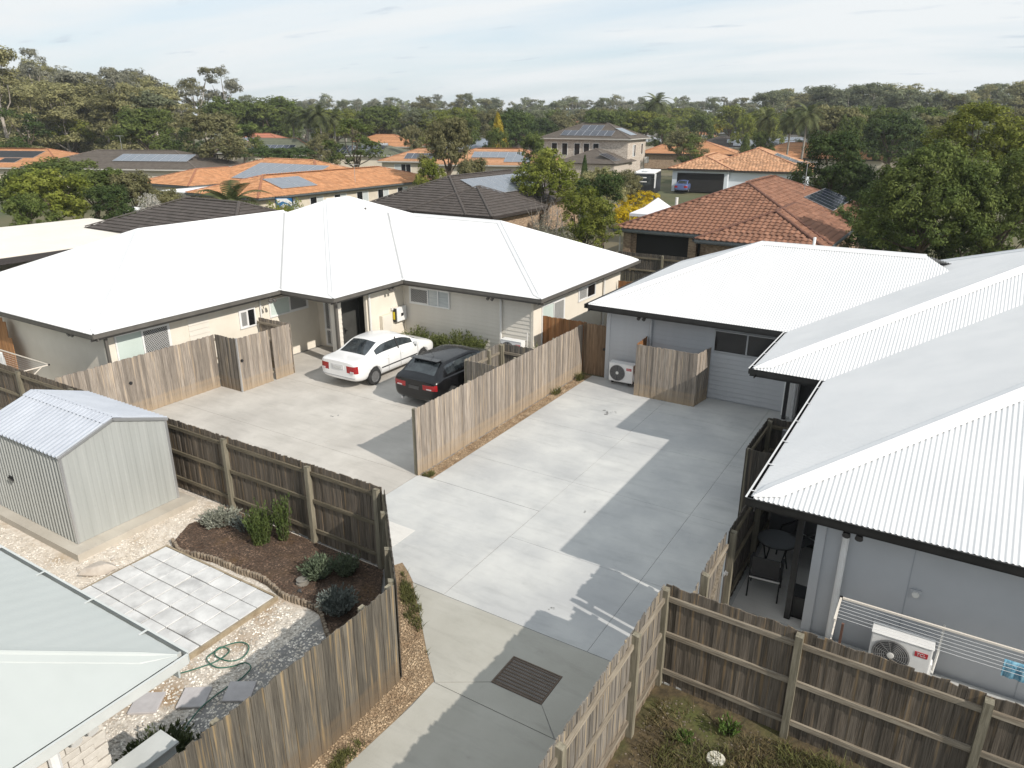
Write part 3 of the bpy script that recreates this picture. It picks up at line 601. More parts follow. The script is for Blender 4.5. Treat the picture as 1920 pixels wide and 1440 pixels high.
# ---------------------------------------------------------------- timber fences
PAL = {}
def paling_mesh(m_, i, h):
    k = (m_.name, i, round(h, 2))
    if k not in PAL:
        w = [.1035, .104, .1045, .1035, .1035, .104][i]; c = [0, .01, -.008, .006, 0, -.012][i]
        b = MB(); v = []
        for z in (0, h*.5, h):
            dz = c if z == h else 0
            v += [(-w/2, -.008, z-dz), (w/2, -.008, z+dz), (w/2, .008, z+dz), (-w/2, .008, z-dz)]
        b.add(v, [(3, 2, 1, 0), (8, 9, 10, 11)]+[(4*j+a, 4*j+(a+1) % 4, 4*j+4+(a+1) % 4, 4*j+4+a) for j in (0, 1) for a in range(4)])
        PAL[k] = b.mesh('paling', m_)
    return PAL[k]
def fence(name, label, cat, p0, p1, h, side, m_, posts=(), rails=(.28, .98, 1.62), z0=0.0, group=None, railm=None, postm=None, pitch=.0985, skip=(), seed=0, posth=0.0, root=None, even=.012, parts=None):
    rg = random.Random(seed+int(abs(p0[0]*37+p0[1]*91)))
    d = Vector((p1[0]-p0[0], p1[1]-p0[1], 0)); L = d.length; rz = math.atan2(d.y, d.x)
    own = root is None
    if own: root = thing(name, label, cat, (p0[0], p0[1], z0), rz, group)
    T = Matrix.Identity(4) if own else (Matrix.Rotation(-root.rotation_euler.z, 4, 'Z') @ Matrix.Translation(Vector((p0[0], p0[1], z0))-root.location) @ Matrix.Rotation(rz, 4, 'Z'))
    n = int(L/pitch)
    for i in range(n):
        if i in skip: continue
        o = put('paling', paling_mesh(m_, rg.randrange(6), h), root)
        o.matrix_local = T @ Matrix.Translation((pitch*(i+.5)+rg.uniform(-.002, .002), (.0045 if i % 2 else -.0045)+rg.uniform(-.002, .002), rg.uniform(-even, even))) @ Matrix.Rotation(rg.uniform(-.0014, .0014), 4, 'Y')
    for zr in rails:
        # rails butt between posts
        xs = [0]+sorted(posts)+[L] if posts else [0, L]
        for a, c in zip(xs[:-1], xs[1:]):
            a_, c_ = a+(.052 if a in posts else 0), c-(.052 if c in posts else 0)
            if c_-a_ < .15: continue
            b = MB(); b.box(a_, c_, *( (.012, .052) if side > 0 else (-.052, -.012)), zr-.04, zr+.04)
            o = b.build('rail', railm or W_RAIL, root); o.matrix_local = T
    for x in posts:
        b = MB(); y0, y1 = (.012, .112) if side > 0 else (-.112, -.012); hh = h+posth-.04
        b.box(x-.05, x+.05, y0, y1, 0, hh); b.add([(x-.05, y0, hh+.001), (x+.05, y0, hh+.001), (x+.05, y1, hh+.02), (x-.05, y1, hh+.02)], [(0, 1, 2, 3)])
        o = b.build('post', postm or W_POST, root); o.matrix_local = T
    return root
def latch(root, x, y, z):
    b = MB(); b.lathe([(.05, 0), (.05, .03), (.03, .05)], 12, (x, y, z), 'y'); return b.build('latch', BLACK, root)

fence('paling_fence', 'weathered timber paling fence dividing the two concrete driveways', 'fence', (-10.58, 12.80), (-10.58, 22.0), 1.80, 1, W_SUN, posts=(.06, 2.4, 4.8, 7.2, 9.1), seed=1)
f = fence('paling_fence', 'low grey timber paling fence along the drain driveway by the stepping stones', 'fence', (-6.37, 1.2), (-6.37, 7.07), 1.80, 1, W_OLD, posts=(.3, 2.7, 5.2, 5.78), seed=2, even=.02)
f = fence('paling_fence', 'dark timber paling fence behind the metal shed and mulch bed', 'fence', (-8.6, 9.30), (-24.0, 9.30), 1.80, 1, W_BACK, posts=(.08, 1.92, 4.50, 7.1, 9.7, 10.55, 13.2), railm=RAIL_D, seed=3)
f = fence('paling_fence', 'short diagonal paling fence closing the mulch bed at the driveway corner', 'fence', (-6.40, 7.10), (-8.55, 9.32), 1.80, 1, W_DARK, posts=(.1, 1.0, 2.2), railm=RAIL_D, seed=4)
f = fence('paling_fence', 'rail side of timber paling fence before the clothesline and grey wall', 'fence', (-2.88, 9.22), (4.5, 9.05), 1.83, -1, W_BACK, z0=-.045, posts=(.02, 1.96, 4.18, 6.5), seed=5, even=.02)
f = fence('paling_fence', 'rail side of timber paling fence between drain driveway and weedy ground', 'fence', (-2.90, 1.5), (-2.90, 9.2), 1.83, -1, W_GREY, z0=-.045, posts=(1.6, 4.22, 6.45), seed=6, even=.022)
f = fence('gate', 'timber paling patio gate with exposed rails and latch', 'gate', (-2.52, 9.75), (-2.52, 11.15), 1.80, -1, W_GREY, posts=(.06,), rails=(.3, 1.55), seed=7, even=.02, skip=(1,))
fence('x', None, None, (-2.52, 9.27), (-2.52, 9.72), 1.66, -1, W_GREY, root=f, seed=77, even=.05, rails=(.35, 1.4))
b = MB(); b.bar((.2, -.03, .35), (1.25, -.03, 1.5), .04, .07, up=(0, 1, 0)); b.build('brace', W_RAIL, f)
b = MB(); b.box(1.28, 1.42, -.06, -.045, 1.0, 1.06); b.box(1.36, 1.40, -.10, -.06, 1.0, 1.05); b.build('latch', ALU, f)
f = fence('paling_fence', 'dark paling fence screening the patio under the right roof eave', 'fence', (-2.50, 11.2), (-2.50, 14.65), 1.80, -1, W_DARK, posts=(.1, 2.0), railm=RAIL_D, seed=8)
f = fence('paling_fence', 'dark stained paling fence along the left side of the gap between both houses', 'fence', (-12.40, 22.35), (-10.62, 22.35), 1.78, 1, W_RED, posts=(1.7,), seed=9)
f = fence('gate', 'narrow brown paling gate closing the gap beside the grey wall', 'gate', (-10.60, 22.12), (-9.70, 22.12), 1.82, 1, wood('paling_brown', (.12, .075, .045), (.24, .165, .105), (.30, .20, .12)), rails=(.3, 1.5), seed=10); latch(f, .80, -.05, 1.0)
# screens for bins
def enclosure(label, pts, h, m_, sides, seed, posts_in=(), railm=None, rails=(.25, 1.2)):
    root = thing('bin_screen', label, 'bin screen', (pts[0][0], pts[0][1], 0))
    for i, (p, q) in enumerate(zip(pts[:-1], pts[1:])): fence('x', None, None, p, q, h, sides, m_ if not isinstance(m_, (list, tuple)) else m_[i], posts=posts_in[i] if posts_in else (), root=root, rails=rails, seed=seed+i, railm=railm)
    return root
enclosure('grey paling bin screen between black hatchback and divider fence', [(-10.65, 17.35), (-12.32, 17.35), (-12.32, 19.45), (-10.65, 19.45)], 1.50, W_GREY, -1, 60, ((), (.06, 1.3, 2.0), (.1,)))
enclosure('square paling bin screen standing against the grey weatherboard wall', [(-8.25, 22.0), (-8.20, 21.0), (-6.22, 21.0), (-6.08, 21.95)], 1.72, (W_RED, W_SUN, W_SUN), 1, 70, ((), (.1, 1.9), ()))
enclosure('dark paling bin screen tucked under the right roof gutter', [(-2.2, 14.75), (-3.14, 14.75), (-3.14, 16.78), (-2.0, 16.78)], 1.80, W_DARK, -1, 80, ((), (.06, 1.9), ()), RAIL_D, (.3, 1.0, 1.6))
# courtyard fence of the cream house
f = fence('paling_fence', 'weathered courtyard paling fence before the cream sliding door', 'fence', (-20.22, 9.42), (-20.22, 14.5), 1.80, 1, W_SUN, posts=(.1, 2.5), seed=12)
latch(f, 2.02, -.04, 1.05)
fence('x', None, None, (-20.22, 14.5), (-19.20, 14.5), 1.80, 1, W_GREY, root=f, seed=13)
f = fence('gate', 'weathered paling courtyard gate with round black latch', 'gate', (-19.18, 14.5), (-19.18, 15.85), 1.80, 1, W_SUN, rails=(.3, 1.5), seed=14); latch(f, .10, -.04, 1.05)
b = MB(); b.box(-.03, .01, -.03, .03, .0, 1.82); b.build('gate_post', ALU, f)
f = fence('paling_fence', 'short paling return fence between courtyard gate and cream wall', 'fence', (-19.18, 15.9), (-19.18, 16.72), 1.80, 1, W_SUN, seed=15)
fence('x', None, None, (-19.18, 16.74), (-20.8, 16.74), 1.80, 1, W_SUN, root=f, seed=16)
# side fence behind both houses
fence('paling_fence', 'dark rear paling fence between white roofs and red tiled house', 'fence', (-17.5, 36.0), (-2.0, 36.6), 1.85, -1, W_DARK, posts=(2, 4.5, 7, 9.5), seed=17, railm=RAIL_D, pitch=.12)
f = fence('gate', 'orange brown timber gate at the end of the side passage', 'gate', (-12.3, 28.9), (-10.4, 28.9), 1.9, 1, W_RED, rails=(.3, 1.6), seed=18)

# ---------------------------------------------------------------- metal garden shed
SH = thing('garden_shed', 'galvanised corrugated steel garden shed on its concrete slab', 'shed', (-15.9, 7.6, 0)); SH.location = (0, 0, 0)
X0, X1, Y0, Y1, ZB, ZE, ZR = -17.5, -14.42, 6.47, 8.78, .15, 2.12, 2.52
b = MB(); b.box(-18.0, -14.02, 6.22, 8.98, -.05, ZB-.005); b.build('slab', concrete('slab_buff', (.44, .40, .34), (.54, .5, .43), (.36, .31, .25)), SH)
def ribbed(parent, name, fr, L, zf, m_, pitch=.10, amp=.016, zb=ZB, trap=True):
    """vertical ribbed sheet wall; zf(a) = top height"""
    v = []; n = int(L/pitch); xs = []
    for i in range(n):
        a = L*i/n; p = L/n
        xs += [(a, 0), (a+p*.30, 0), (a+p*.42, amp), (a+p*.66, amp), (a+p*.78, 0)]
    xs.append((L, 0))
    for a, d in xs: v += [fr(a, d, zb), fr(a, d, zf(a))]
    b = MB(); b.add(v, [(2*i, 2*i+2, 2*i+3, 2*i+1) for i in range(len(xs)-1)]); return b.build(name, m_, parent)
ym = (Y0+Y1)/2; gable = lambda a: ZE+(ZR-ZE)*(1-abs(a-(Y1-Y0)/2)/((Y1-Y0)/2))
ribbed(SH, 'end_wall', frame((X1, Y0, 0), (0, 1, 0), (1, 0, 0)), Y1-Y0, gable, STEEL, pitch=.19, amp=.007)
ribbed(SH, 'end_wall', frame((X0, Y1, 0), (0, -1, 0), (-1, 0, 0)), Y1-Y0, gable, STEEL, pitch=.19, amp=.007)
ribbed(SH, 'side_wall', frame((X0, Y0, 0), (1, 0, 0), (0, -1, 0)), X1-X0, lambda a: ZE, STEEL, pitch=.125, amp=.03)
ribbed(SH, 'side_wall', frame((X1, Y1, 0), (-1, 0, 0), (0, 1, 0)), X1-X0, lambda a: ZE, STEEL, pitch=.125, amp=.03)
for sg, nm in ((-1, 'roof_sheet'), (1, 'roof_sheet')):
    v = []; n = int((X1-X0+.1)/.14); xs = []
    for i in range(n):
        a = X0-.05+(X1-X0+.1)*i/n; p = (X1-X0+.1)/n
        xs += [(a, 0), (a+p*.38, 0), (a+p*.50, .042), (a+p*.66, .042), (a+p*.74, 0)]
    xs.append((X1+.05, 0))
    for a, d in xs: v += [(a, ym+sg*((Y1-Y0)/2+.06), ZE+.0+d), (a, ym+sg*.02, ZR+.02+d)]
    b = MB(); b.add(v, [(2*i, 2*i+2, 2*i+3, 2*i+1) for i in range(len(xs)-1)]); b.build(nm, ZINC, SH)
b = MB(); k = (ZR-ZE)/((Y1-Y0)/2)
b.add([(x, ym+dy, ZR+.052-abs(dy)*k) for x in (X0-.06, X1+.06) for dy in (-.20, 0, .20)], [(0, 3, 4, 1), (1, 4, 5, 2)]); b.build('ridge_cap', mat('ridge_flat', (.50, .52, .57), (.55, .57, .62), rough=.4, metal=.2), SH)
for sg in (-1, 1):
    b = MB(); b.bar((X1+.03, ym+sg*((Y1-Y0)/2+.05), ZE-.01), (X1+.03, ym, ZR+.005), .03, .07); b.build('barge_flashing', ALU, SH)
for (x, y) in ((X1, Y0), (X1, Y1), (X0, Y0), (X0, Y1)):
    b = MB(); b.box(x-.022, x+.022, y-.024, y+.024, ZB, ZE-.03); b.build('corner_post', ALU, SH)
b = MB(); b.box(-16.7, -16.55, Y0-.05, Y0-.03, 1.05, 1.13); b.bar((-16.68, Y0-.06, 1.09), (-16.5, Y0-.06, 1.06), .03, .03); b.build('door_latch', BLACK, SH)

# ---------------------------------------------------------------- paved square, edging, stepping stones, hose, rocks
PV = thing('paved_square', 'raised square of grey concrete pavers beside the mulch bed', 'paving', (-11.3, 6.43, 0))
b = MB(); b.box(-1.62, 1.62, -1.0, 1.0, -.02, .035); b.build('base', mat('paver_sand', (.10, .065, .035), (.20, .14, .085), rough=.95, scale=18), PV)
for (x0, x1, y0, y1) in ((-1.66, 1.66, 1.0, 1.04), (-1.66, 1.66, -1.04, -1.0), (-1.66, -1.62, -1.0, 1.0), (1.62, 1.66, -1.0, 1.0)):
    b = MB(); b.box(x0, x1, y0, y1, -.05, .075); b.build('edging_board', mat('edging_timber', (.22, .17, .11), (.36, .30, .21), rough=.9, scale=5), PV)
b = MB(); b.box(-.222, .222, -.190, .190, -.02, .02); pm = bevel(b.mesh('paver', PAVER), .006, 1)
for i in range(7):
    for j in range(5):
        o = put('paver', pm, PV, (-1.386+.462*i+rnd.uniform(-.004, .004), -.796+.398*j+rnd.uniform(-.004, .004), .062+rnd.uniform(-.004, .004)), (rnd.uniform(-.008, .008), rnd.uniform(-.008, .008), rnd.uniform(-.008, .008)))
LE = thing('log_edging', 'wavy half log timber edging between mulch bed and pavers', 'garden edging', (-10.5, 7.6, 0))
pth = [Vector((x, y, 0)) for x, y in bed[:10]]; LOGM = mat('log_edge', (.13, .10, .075), (.33, .27, .20), rough=.9, scale=6, stretch=(3, 3, 1), objrand=.25)
b = MB(); b.lathe([(.036, -.05), (.037, .09), (.030, .108)], 8); lg = b.mesh('log', LOGM)
for p, q in zip(pth[:-1], pth[1:]):
    n = max(1, int((q-p).length/.072))
    for i in range(n):
        c = p.lerp(q, (i+.5)/n); c += Vector((0, .05*math.sin(c.x*4.1), 0))
        put('log', lg, LE, (c.x+10.5, c.y-7.6, rnd.uniform(-.015, .02)), (rnd.uniform(-.1, .1), rnd.uniform(-.1, .1), rnd.uniform(0, 6)))
b = MB(); b.box(-.21, .21, -.21, .21, -.02, .025); sm = bevel(b.mesh('slab', STEP), .008, 1)
for (x, y, rz, lb) in ((-9.35, 4.63, .62, 'square grey stepping stone nearest the pale green roof'), (-8.83, 5.08, .60, 'square grey stepping stone half in shade, between the other two'), (-8.34, 5.53, .58, 'square grey stepping stone nearest the grey paling fence')):
    tag(put('stepping_stone', sm, None, (x, y, .0), (0.01, .01, rz)), lb, 'stepping stone', 'stepping stones in the gravel')
hp = [(-9.9, 4.85), (-9.78, 4.97), (-9.55, 5.19), (-9.35, 5.49), (-9.19, 5.77), (-9.19, 5.99), (-9.3, 6.08), (-9.44, 6.03), (-9.34, 5.85), (-9.04, 5.88), (-8.92, 6.07), (-9.02, 6.28), (-9.23, 6.29), (-9.4, 6.1), (-9.43, 5.8), (-9.31, 5.69), (-9.07, 5.68), (-8.9, 5.83), (-8.78, 5.99), (-8.59, 5.96), (-8.54, 5.73), (-8.58, 5.41), (-8.55, 5.04), (-8.46, 4.75), (-8.4, 4.6)]
def smooth(pts, z, n=5):
    P = [Vector((*p, z)) for p in pts]; out = []
    for i in range(len(P)-1):
        a, b_, c, d = P[max(i-1, 0)], P[i], P[i+1], P[min(i+2, len(P)-1)]
        for k in range(n):
            t = k/n; out.append(.5*((2*b_)+(c-a)*t+(2*a-5*b_+4*c-d)*t*t+(3*b_-a-3*c+d)*t**3))
    return out+[P[-1]]
hs_ = smooth(hp, .012)
for i, p in enumerate(hs_): p.z += .012*(math.sin(i*.35)+1)
b = MB(); b.tube(hs_, .011, 6); h_ = b.build('garden_hose', mat('hose_green', (.02, .10, .065), (.03, .13, .09), rough=.45), None, smooth=True); tag(h_, 'looped dark green garden hose lying across the gravel', 'hose')
def rock(r, sq, seed, m_, name, loc, rz, label, cat='rock'):
    bm = bmesh.new(); bmesh.ops.create_icosphere(bm, subdivisions=3, radius=1); rg = random.Random(seed); dirs = [(Vector((rg.gauss(0, 1), rg.gauss(0, 1), rg.gauss(0, 1))).normalized(), rg.uniform(.3, .9)) for _ in range(16)]
    for v in bm.verts:
        for d, c in dirs:
            k = v.co.dot(d)
            if k > c: v.co -= d*(k-c)*.9
        v.co = Vector((v.co.x*r[0], v.co.y*r[1], v.co.z*r[2]))
    me = bpy.data.meshes.new(name); bm.to_mesh(me); bm.free(); me.materials.append(m_); return tag(put(name, me, None, loc, (0, 0, rz)), label, cat)
SANDST = mat('sandstone', (.40, .35, .30), (.55, .50, .44), rough=.95, scale=4, detail=8, bump=.4, bscale=20)
rock((.48, .30, .13), 1, 3, SANDST, 'rock', (-13.32, 6.25, .08), .9, 'large flat sandstone rock leaning at the shed slab corner')
for i_, (x_, y_) in enumerate(((-13.0, 6.25), (-12.98, 6.42), (-13.5, 6.62), (-13.75, 6.05))): rock((.07, .05, .04), 1, 20+i_, SANDST, 'rock', (x_, y_, .03), i_, ('pale rock chip right of the large flat rock', 'pale rock chip between the flat rock and small rock', 'pale rock chip under the shed slab edge', 'pale rock chip left of the large flat rock')[i_])
rock((.15, .11, .07), 1, 5, SANDST, 'rock', (-12.85, 6.62, .04), .3, 'small pale sandstone rock beside the large flat rock')
rock((.09, .08, .07), 1, 6, mat('dark_stone', (.05, .048, .045), (.10, .095, .09), rough=.9), 'rock', (-9.45, 7.82, .04), .3, 'small dark stone lying inside the mulch bed edging')
b = MB(); b.lathe([(.12, 0), (.125, .05), (.10, .055), (.095, .10), (.115, .11), (.03, .12)], 18); tag(b.build('pot', mat('pot_grey', (.16, .15, .13), (.26, .24, .21), rough=.8), None, smooth=False), 'small grey round pot standing in the mulch', 'pot').location = (-9.62, 8.05, 0)
b = MB(); b.lathe([(.13, -.02), (.13, .012), (.12, .02), (.06, .024)], 24); o = b.build('pipe_cover', mat('cover_white', (.68, .64, .54), (.76, .73, .64), rough=.6), None); tag(o, 'round white inspection cover on the weedy ground', 'cover').location = (-1.64, 8.19, -.02)

# ---------------------------------------------------------------- house at the lower left, pale green roof
BL = thing('house', 'white brick house with pale green metal roof, lower left', 'house')
RB = (-17.0, -6.0, -6.86, 3.82); tb = .30; EZo = EZ; EZ_B = 2.6
corr_roof(BL, RB, EZ_B, tb, ROOF_G, None, (1, 2), pitch=.25, amp=.0015)
p, q = Vector((-6.86, 3.82, EZ_B)), Vector((-6.86-4.9, 3.82-4.9, EZ_B+tb*4.9)); cap_strip('hip_cap', p, q, tb, ROOF_G, BL, .13, .004)
GW = mat('gutter_white', (.50, .52, .505), (.56, .575, .56), rough=.4)
gutter(BL, (-17.0, 3.82), (-6.78, 3.82), EZ_B, (0, 1), mat('gutter_pale', (.42, .45, .44), (.5, .53, .52), rough=.4), GW, True, fascia=.2)
g1 = gutter(BL, (-6.86, -6), (-6.86, 3.90), EZ_B, (1, 0), GW, GW, False, fascia=.2)
b = MB(); b.box(-16.5, -6.9, -6, 3.78, EZ_B-.26, EZ_B-.24); b.build('soffit', WHITE, BL)
b = MB(); b.box(-16.3, -7.42, -6, 3.13, -.1, EZ_B-.26); b.build('wall', mat('mortar', (.25, .225, .195), (.31, .285, .25), rough=.95, scale=20), BL)
BRK = mat('white_brick', (.52, .485, .43), (.61, .575, .52), rough=.85, scale=14, detail=6, bump=.15, objrand=.06)
b = MB(); b.box(0, .285, 0, .022, 0, .082); bk = bevel(b.mesh('brick', BRK), .004, 1); b = MB(); b.box(0, .138, 0, .022, 0, .082); bkh = bevel(b.mesh('brick', BRK), .004, 1)
row = 0; z = 2.26
while z > .55:
    y = 3.15-(.147 if row % 2 else 0)
    if row % 2: put('brick', bkh, BL, (-7.418, y, z), (0, 0, R(90))).rotation_euler = (0, 0, R(90))
    n = 0
    while y > .9:
        o = put('brick', bk, BL, (-7.397, y-.29, z), (0, 0, R(90))); y -= .295
    z -= .092; row += 1
downpipe(BL, -7.28, 2.55, 0, 2.3, WHITE, .06)
floodlight(BL, (-7.38, 2.85, 2.15), (1, 0), OFFW)
b = MB(); b.box(-7.35, -7.05, 2.1, 3.72, -.05, 1.25); GB = thing('gas_box', 'pale grey metal service cabinet beside the white brick wall', 'cabinet'); put('casing', bevel(b.mesh('casing', mat('cabinet_grey', (.58, .61, .60), (.66, .69, .68), rough=.45)), .02), GB)
b = MB(); b.box(-7.38, -7.02, 2.07, 3.75, 1.255, 1.285); b.build('lid', GW, GB); b = MB(); b.box(-7.048, -7.04, 2.95, 2.962, .05, 1.2); b.build('door_seam', DGREY, GB)

# ---------------------------------------------------------------- air conditioners
RED = mat('badge_red', (.45, .02, .03), rough=.4); FANG = mat('fan_grille', (.20, .20, .20), rough=.5); FAND = mat('fan_dark', (.07, .07, .07), rough=.5)
def text(parent, s, size, loc, rot, m_, name='lettering', ext=.001):
    cu = bpy.data.curves.new(name, 'FONT'); cu.body = s; cu.size = size; cu.align_x = 'CENTER'; cu.align_y = 'CENTER'; cu.extrude = ext
    o = bpy.data.objects.new(name, cu); COL.objects.link(o); bpy.context.view_layer.update()
    me = bpy.data.meshes.new_from_object(o.evaluated_get(bpy.context.evaluated_depsgraph_get())); bpy.data.objects.remove(o); bpy.data.curves.remove(cu)
    me.name = name; me.materials.clear(); me.materials.append(m_)
    return put(name, me, parent, loc, rot)
def aircon(label, loc, rz=0):
    r_ = thing('air_conditioner', label, 'air conditioner', loc, rz, 'outdoor air conditioner units')
    w, h, d = .86, .62, .30
    b = MB(); b.box(0, w, 0, d, .06, .06+h); put('casing', bevel(b.mesh('casing', WHITE), .018), r_)
    b = MB(); b.box(-.012, w+.012, -.012, d, .06+h+.001, .06+h+.018); put('top_cover', bevel(b.mesh('top_cover', WHITE), .006, 1), r_)
    c = (.31, -.004, .06+h/2)
    b = MB(); b.lathe([(.265, .003), (.265, -.012), (.25, -.014)], 32, c, 'y'); b.build('fan_recess', FAND, r_)
    b = MB()
    for rr in (.07, .10, .13, .16, .19, .22, .25):
        b.tube([(c[0]+rr*math.cos(t*math.pi/14), c[1]-.022, c[2]+rr*math.sin(t*math.pi/14)) for t in range(29)], .0055, 4, cap=False)
    for t in range(12):
        a = t*math.pi/6; b.bar((c[0]+.06*math.cos(a), c[1]-.024, c[2]+.06*math.sin(a)), (c[0]+.262*math.cos(a+.25), c[1]-.024, c[2]+.262*math.sin(a+.25)), .007, .007)
    b.lathe([(.272, -.010), (.272, -.022), (.258, -.024), (.256, -.012)], 32, c, 'y'); b.build('fan_grille', FANG, r_)
    b = MB(); b.lathe([(.055, -.02), (.05, -.034), (.02, -.038)], 18, c, 'y'); b.build('fan_hub', OFFW, r_)
    b = MB(); b.box(w-.235, w-.055, -.006, .002, .06+h*.70, .06+h*.70+.085); o = b.build('badge', RED, r_)
    text(o, 'TCL', .072, (w-.145, -.0075, .06+h*.70+.042), (R(90), 0, 0), WHITE)
    for x in (.1, w-.16):
        b = MB(); b.box(x, x+.06, .0, d, 0, .06); b.build('foot', BLACK, r_)
    b = MB(); b.box(w, w+.03, .05, .2, .15, .38); b.build('valve_cover', WHITE, r_)
    b = MB(); b.tube([(w+.02, .18, .2), (w+.06, .22, .12), (w+.08, .27, .5), (w+.08, .29, 1.0)], .018, 6); b.build('pipe', OFFW, r_)
    return r_
aircon('white air conditioner against grey wall beside square bin screen', (-9.35, 21.55, .08)); aircon('white air conditioner half hidden behind bin screen at cream weatherboard', (-13.50, 21.30, .3)); aircon('white air conditioner below clothesline at the patio wall', (-.10, 11.20, .06))

# ---------------------------------------------------------------- clotheslines
def clothesline(label, o, L, D, z, ax, nr, towel=None):
    r_ = thing('clothesline', label, 'clothesline', (*o, 0)); fr = frame((0, 0, 0), ax, nr); WH = mat('line_frame', (.72, .66, .58), rough=.4)
    b = MB(); b.bar(fr(0, D, z), fr(L, D, z), .03, .03); b.build('front_rail', WH, r_)
    for a in (0, L):
        b = MB(); b.bar(fr(a, 0, z), fr(a, D-.015, z), .03, .03); b.build('arm', WH, r_)
        b = MB(); b.bar(fr(a, 0, z-.35), fr(a, D*.7, z-.02), .022, .022); b.build('strut', WH, r_)
        b = MB(); b.box(0, .001, 0, .001, 0, .001); b = MB(); p = fr(a, D, z); b.box(p.x-.022, p.x+.022, p.y-.022, p.y+.022, p.z-.022, p.z+.022); b.build('corner_cap', BLACK, r_)
    for i in range(6):
        d = D*(i+.8)/7
        pts = [fr(L*t/8, d, z+.012-.02*math.sin(math.pi*t/8)) for t in range(9)]; b = MB(); b.tube(pts, .0035, 4, cap=False); b.build('line', mat('line_cord', (.6, .6, .6), rough=.5), r_)
    for a in (.12, L-.12):
        b = MB(); b.bar(fr(a, 0, 0), fr(a, 0, z-.02), .035, .035); b.build('post', WH if label[0] == 'l' else mat('rust_post', (.12, .06, .045), (.18, .1, .07)), r_)
    return r_, fr
cl, fr = clothesline('folding clothesline with blue towel above the air conditioner', (-.60, 10.12), 3.4, .62, 1.48, (1, 0, 0), (0, 1, 0))
def cloth(name, fr, a0, a1, d0, d1, z, drop, m_, label):
    b = MB(); n = 12; v = []
    prof = [(d0, z-drop), (d0, z-drop*.5), (d0+.01, z+.005), (d0+.03, z+.022), (d0+.04, z-drop*.45), (d0+.045, z-drop*.9)]
    for i in range(n+1):
        a = a0+(a1-a0)*i/n; w = .014*math.sin(i*1.7)
        v += [fr(a, d+w*(1 if k != 3 else 0), h_) for k, (d, h_) in enumerate(prof)]
    k = len(prof); b.add(v, [(i*k+j, (i+1)*k+j, (i+1)*k+j+1, i*k+j+1) for i in range(n) for j in range(k-1)])
    return b
tw = mat('towel_blue', (.06, .22, .34), (.30, .52, .62), rough=.95, scale=9, stretch=(3, 1, 1))
b = cloth('towel', lambda a, d, z: Vector((-.60, 10.12, 0))+fr(a, d, z), 2.12, 2.55, .26, .9, 1.49, .24, tw, '')
o = b.build('towel', tw, None, smooth=True); tag(o, 'blue patterned towel hanging on the clothesline', 'towel')
cl2, fr2 = clothesline('light cream folding clothesline beside the shaded cream wall', (-25.55, 9.72), 2.95, .72, 1.48, (1, 0, 0), (0, 1, 0))
b = cloth('cloth', lambda a, d, z: Vector((-25.55, 9.72, 0))+fr2(a, d, z), .25, .55, .55, .9, 1.49, .5, WHITE, ''); o = b.build('cloth', WHITE, None, smooth=True); tag(o, 'small white cloth hanging on the cream clothesline', 'cloth')
# timber sheets leaning on the cream wall
LEAN = mat('stained_timber', (.22, .10, .035), (.36, .18, .07), rough=.8, scale=1, stretch=(30, 30, 2), objrand=.25)
ld = thing('timber_boards', 'orange brown boards leaning against the shaded cream wall', 'boards', (-26.6, 11.1, 0))
for i, (x, w, h, t) in enumerate(((0, .22, 1.9, .10), (.24, .22, 2.15, .14), (.5, .2, 2.3, .2), (.75, .22, 2.2, .25), (1.0, .22, 1.7, .3), (-.24, .22, 1.7, .05))):
    b = MB(); b.box(-w/2, w/2, -.01, .01, 0, h); o = b.build('board', LEAN, ld); o.location = (x, -.28, 0); o.rotation_euler = (-.10, -t*.6, 0)

# ---------------------------------------------------------------- patio furniture
TB = thing('patio_table', 'round dark glass patio table in the shaded patio corner', 'table', (-2.02, 13.25, 0))
b = MB(); b.lathe([(.36, .70), (.38, .705), (.38, .72), (.36, .722)], 28); b.build('table_rim', BLACK, TB); b = MB(); b.lathe([(.355, .722), (.355, .7265)], 28); b.build('glass_top', mat('table_glass', (.10, .105, .11), rough=.08, spec=.7), TB)
for i in range(4):
    a = math.pi/4+i*math.pi/2; b = MB(); b.tube([(.30*math.cos(a), .30*math.sin(a), .70), (.22*math.cos(a), .22*math.sin(a), .35), (.30*math.cos(a), .30*math.sin(a), 0)], .014, 6); b.build('leg', BLACK, TB)
def pchair(loc, rz, label):
    r_ = thing('patio_chair', label, 'chair', loc, rz, 'dark patio chairs'); DM = mat('chair_sling', (.03, .03, .032), (.045, .045, .047), rough=.7)
    b = MB(); b.box(-.25, .25, -.24, .24, .41, .43); b.build('seat', DM, r_)
    b = MB(); b.add([(-.24, -.24, .46), (.24, -.24, .46), (.24, -.36, .92), (-.24, -.36, .92), (-.24, -.26, .46), (.24, -.26, .46), (.24, -.38, .92), (-.24, -.38, .92)], [(0, 1, 2, 3), (7, 6, 5, 4), (0, 4, 5, 1), (2, 6, 7, 3), (1, 5, 6, 2), (0, 3, 7, 4)]); b.build('backrest', DM, r_)
    for s_ in (-1, 1):
        x = .27*s_
        b = MB(); b.tube([(x, .24, 0), (x, .22, .42), (x, .20, .63), (x, .12, .66)], .016, 6); b.build('leg', BLACK, r_)
        b = MB(); b.tube([(x, -.30, 0), (x, -.22, .42), (x, -.38, .93)], .016, 6); b.build('leg', BLACK, r_)
        b = MB(); b.bar((x, .18, .665), (x, -.30, .655), .05, .02); b.build('armrest', BLACK, r_)
    b = MB(); b.bar((-.27, -.24, .40), (.27, -.24, .40), .02, .03); b.build('stretcher', ALU, r_)
    return r_
pchair((-2.02, 12.48, .004), .1, 'dark sling patio chair with its back to the clothesline'); pchair((-1.75, 13.95, .004), 2.6, 'dark sling patio chair behind the round table')
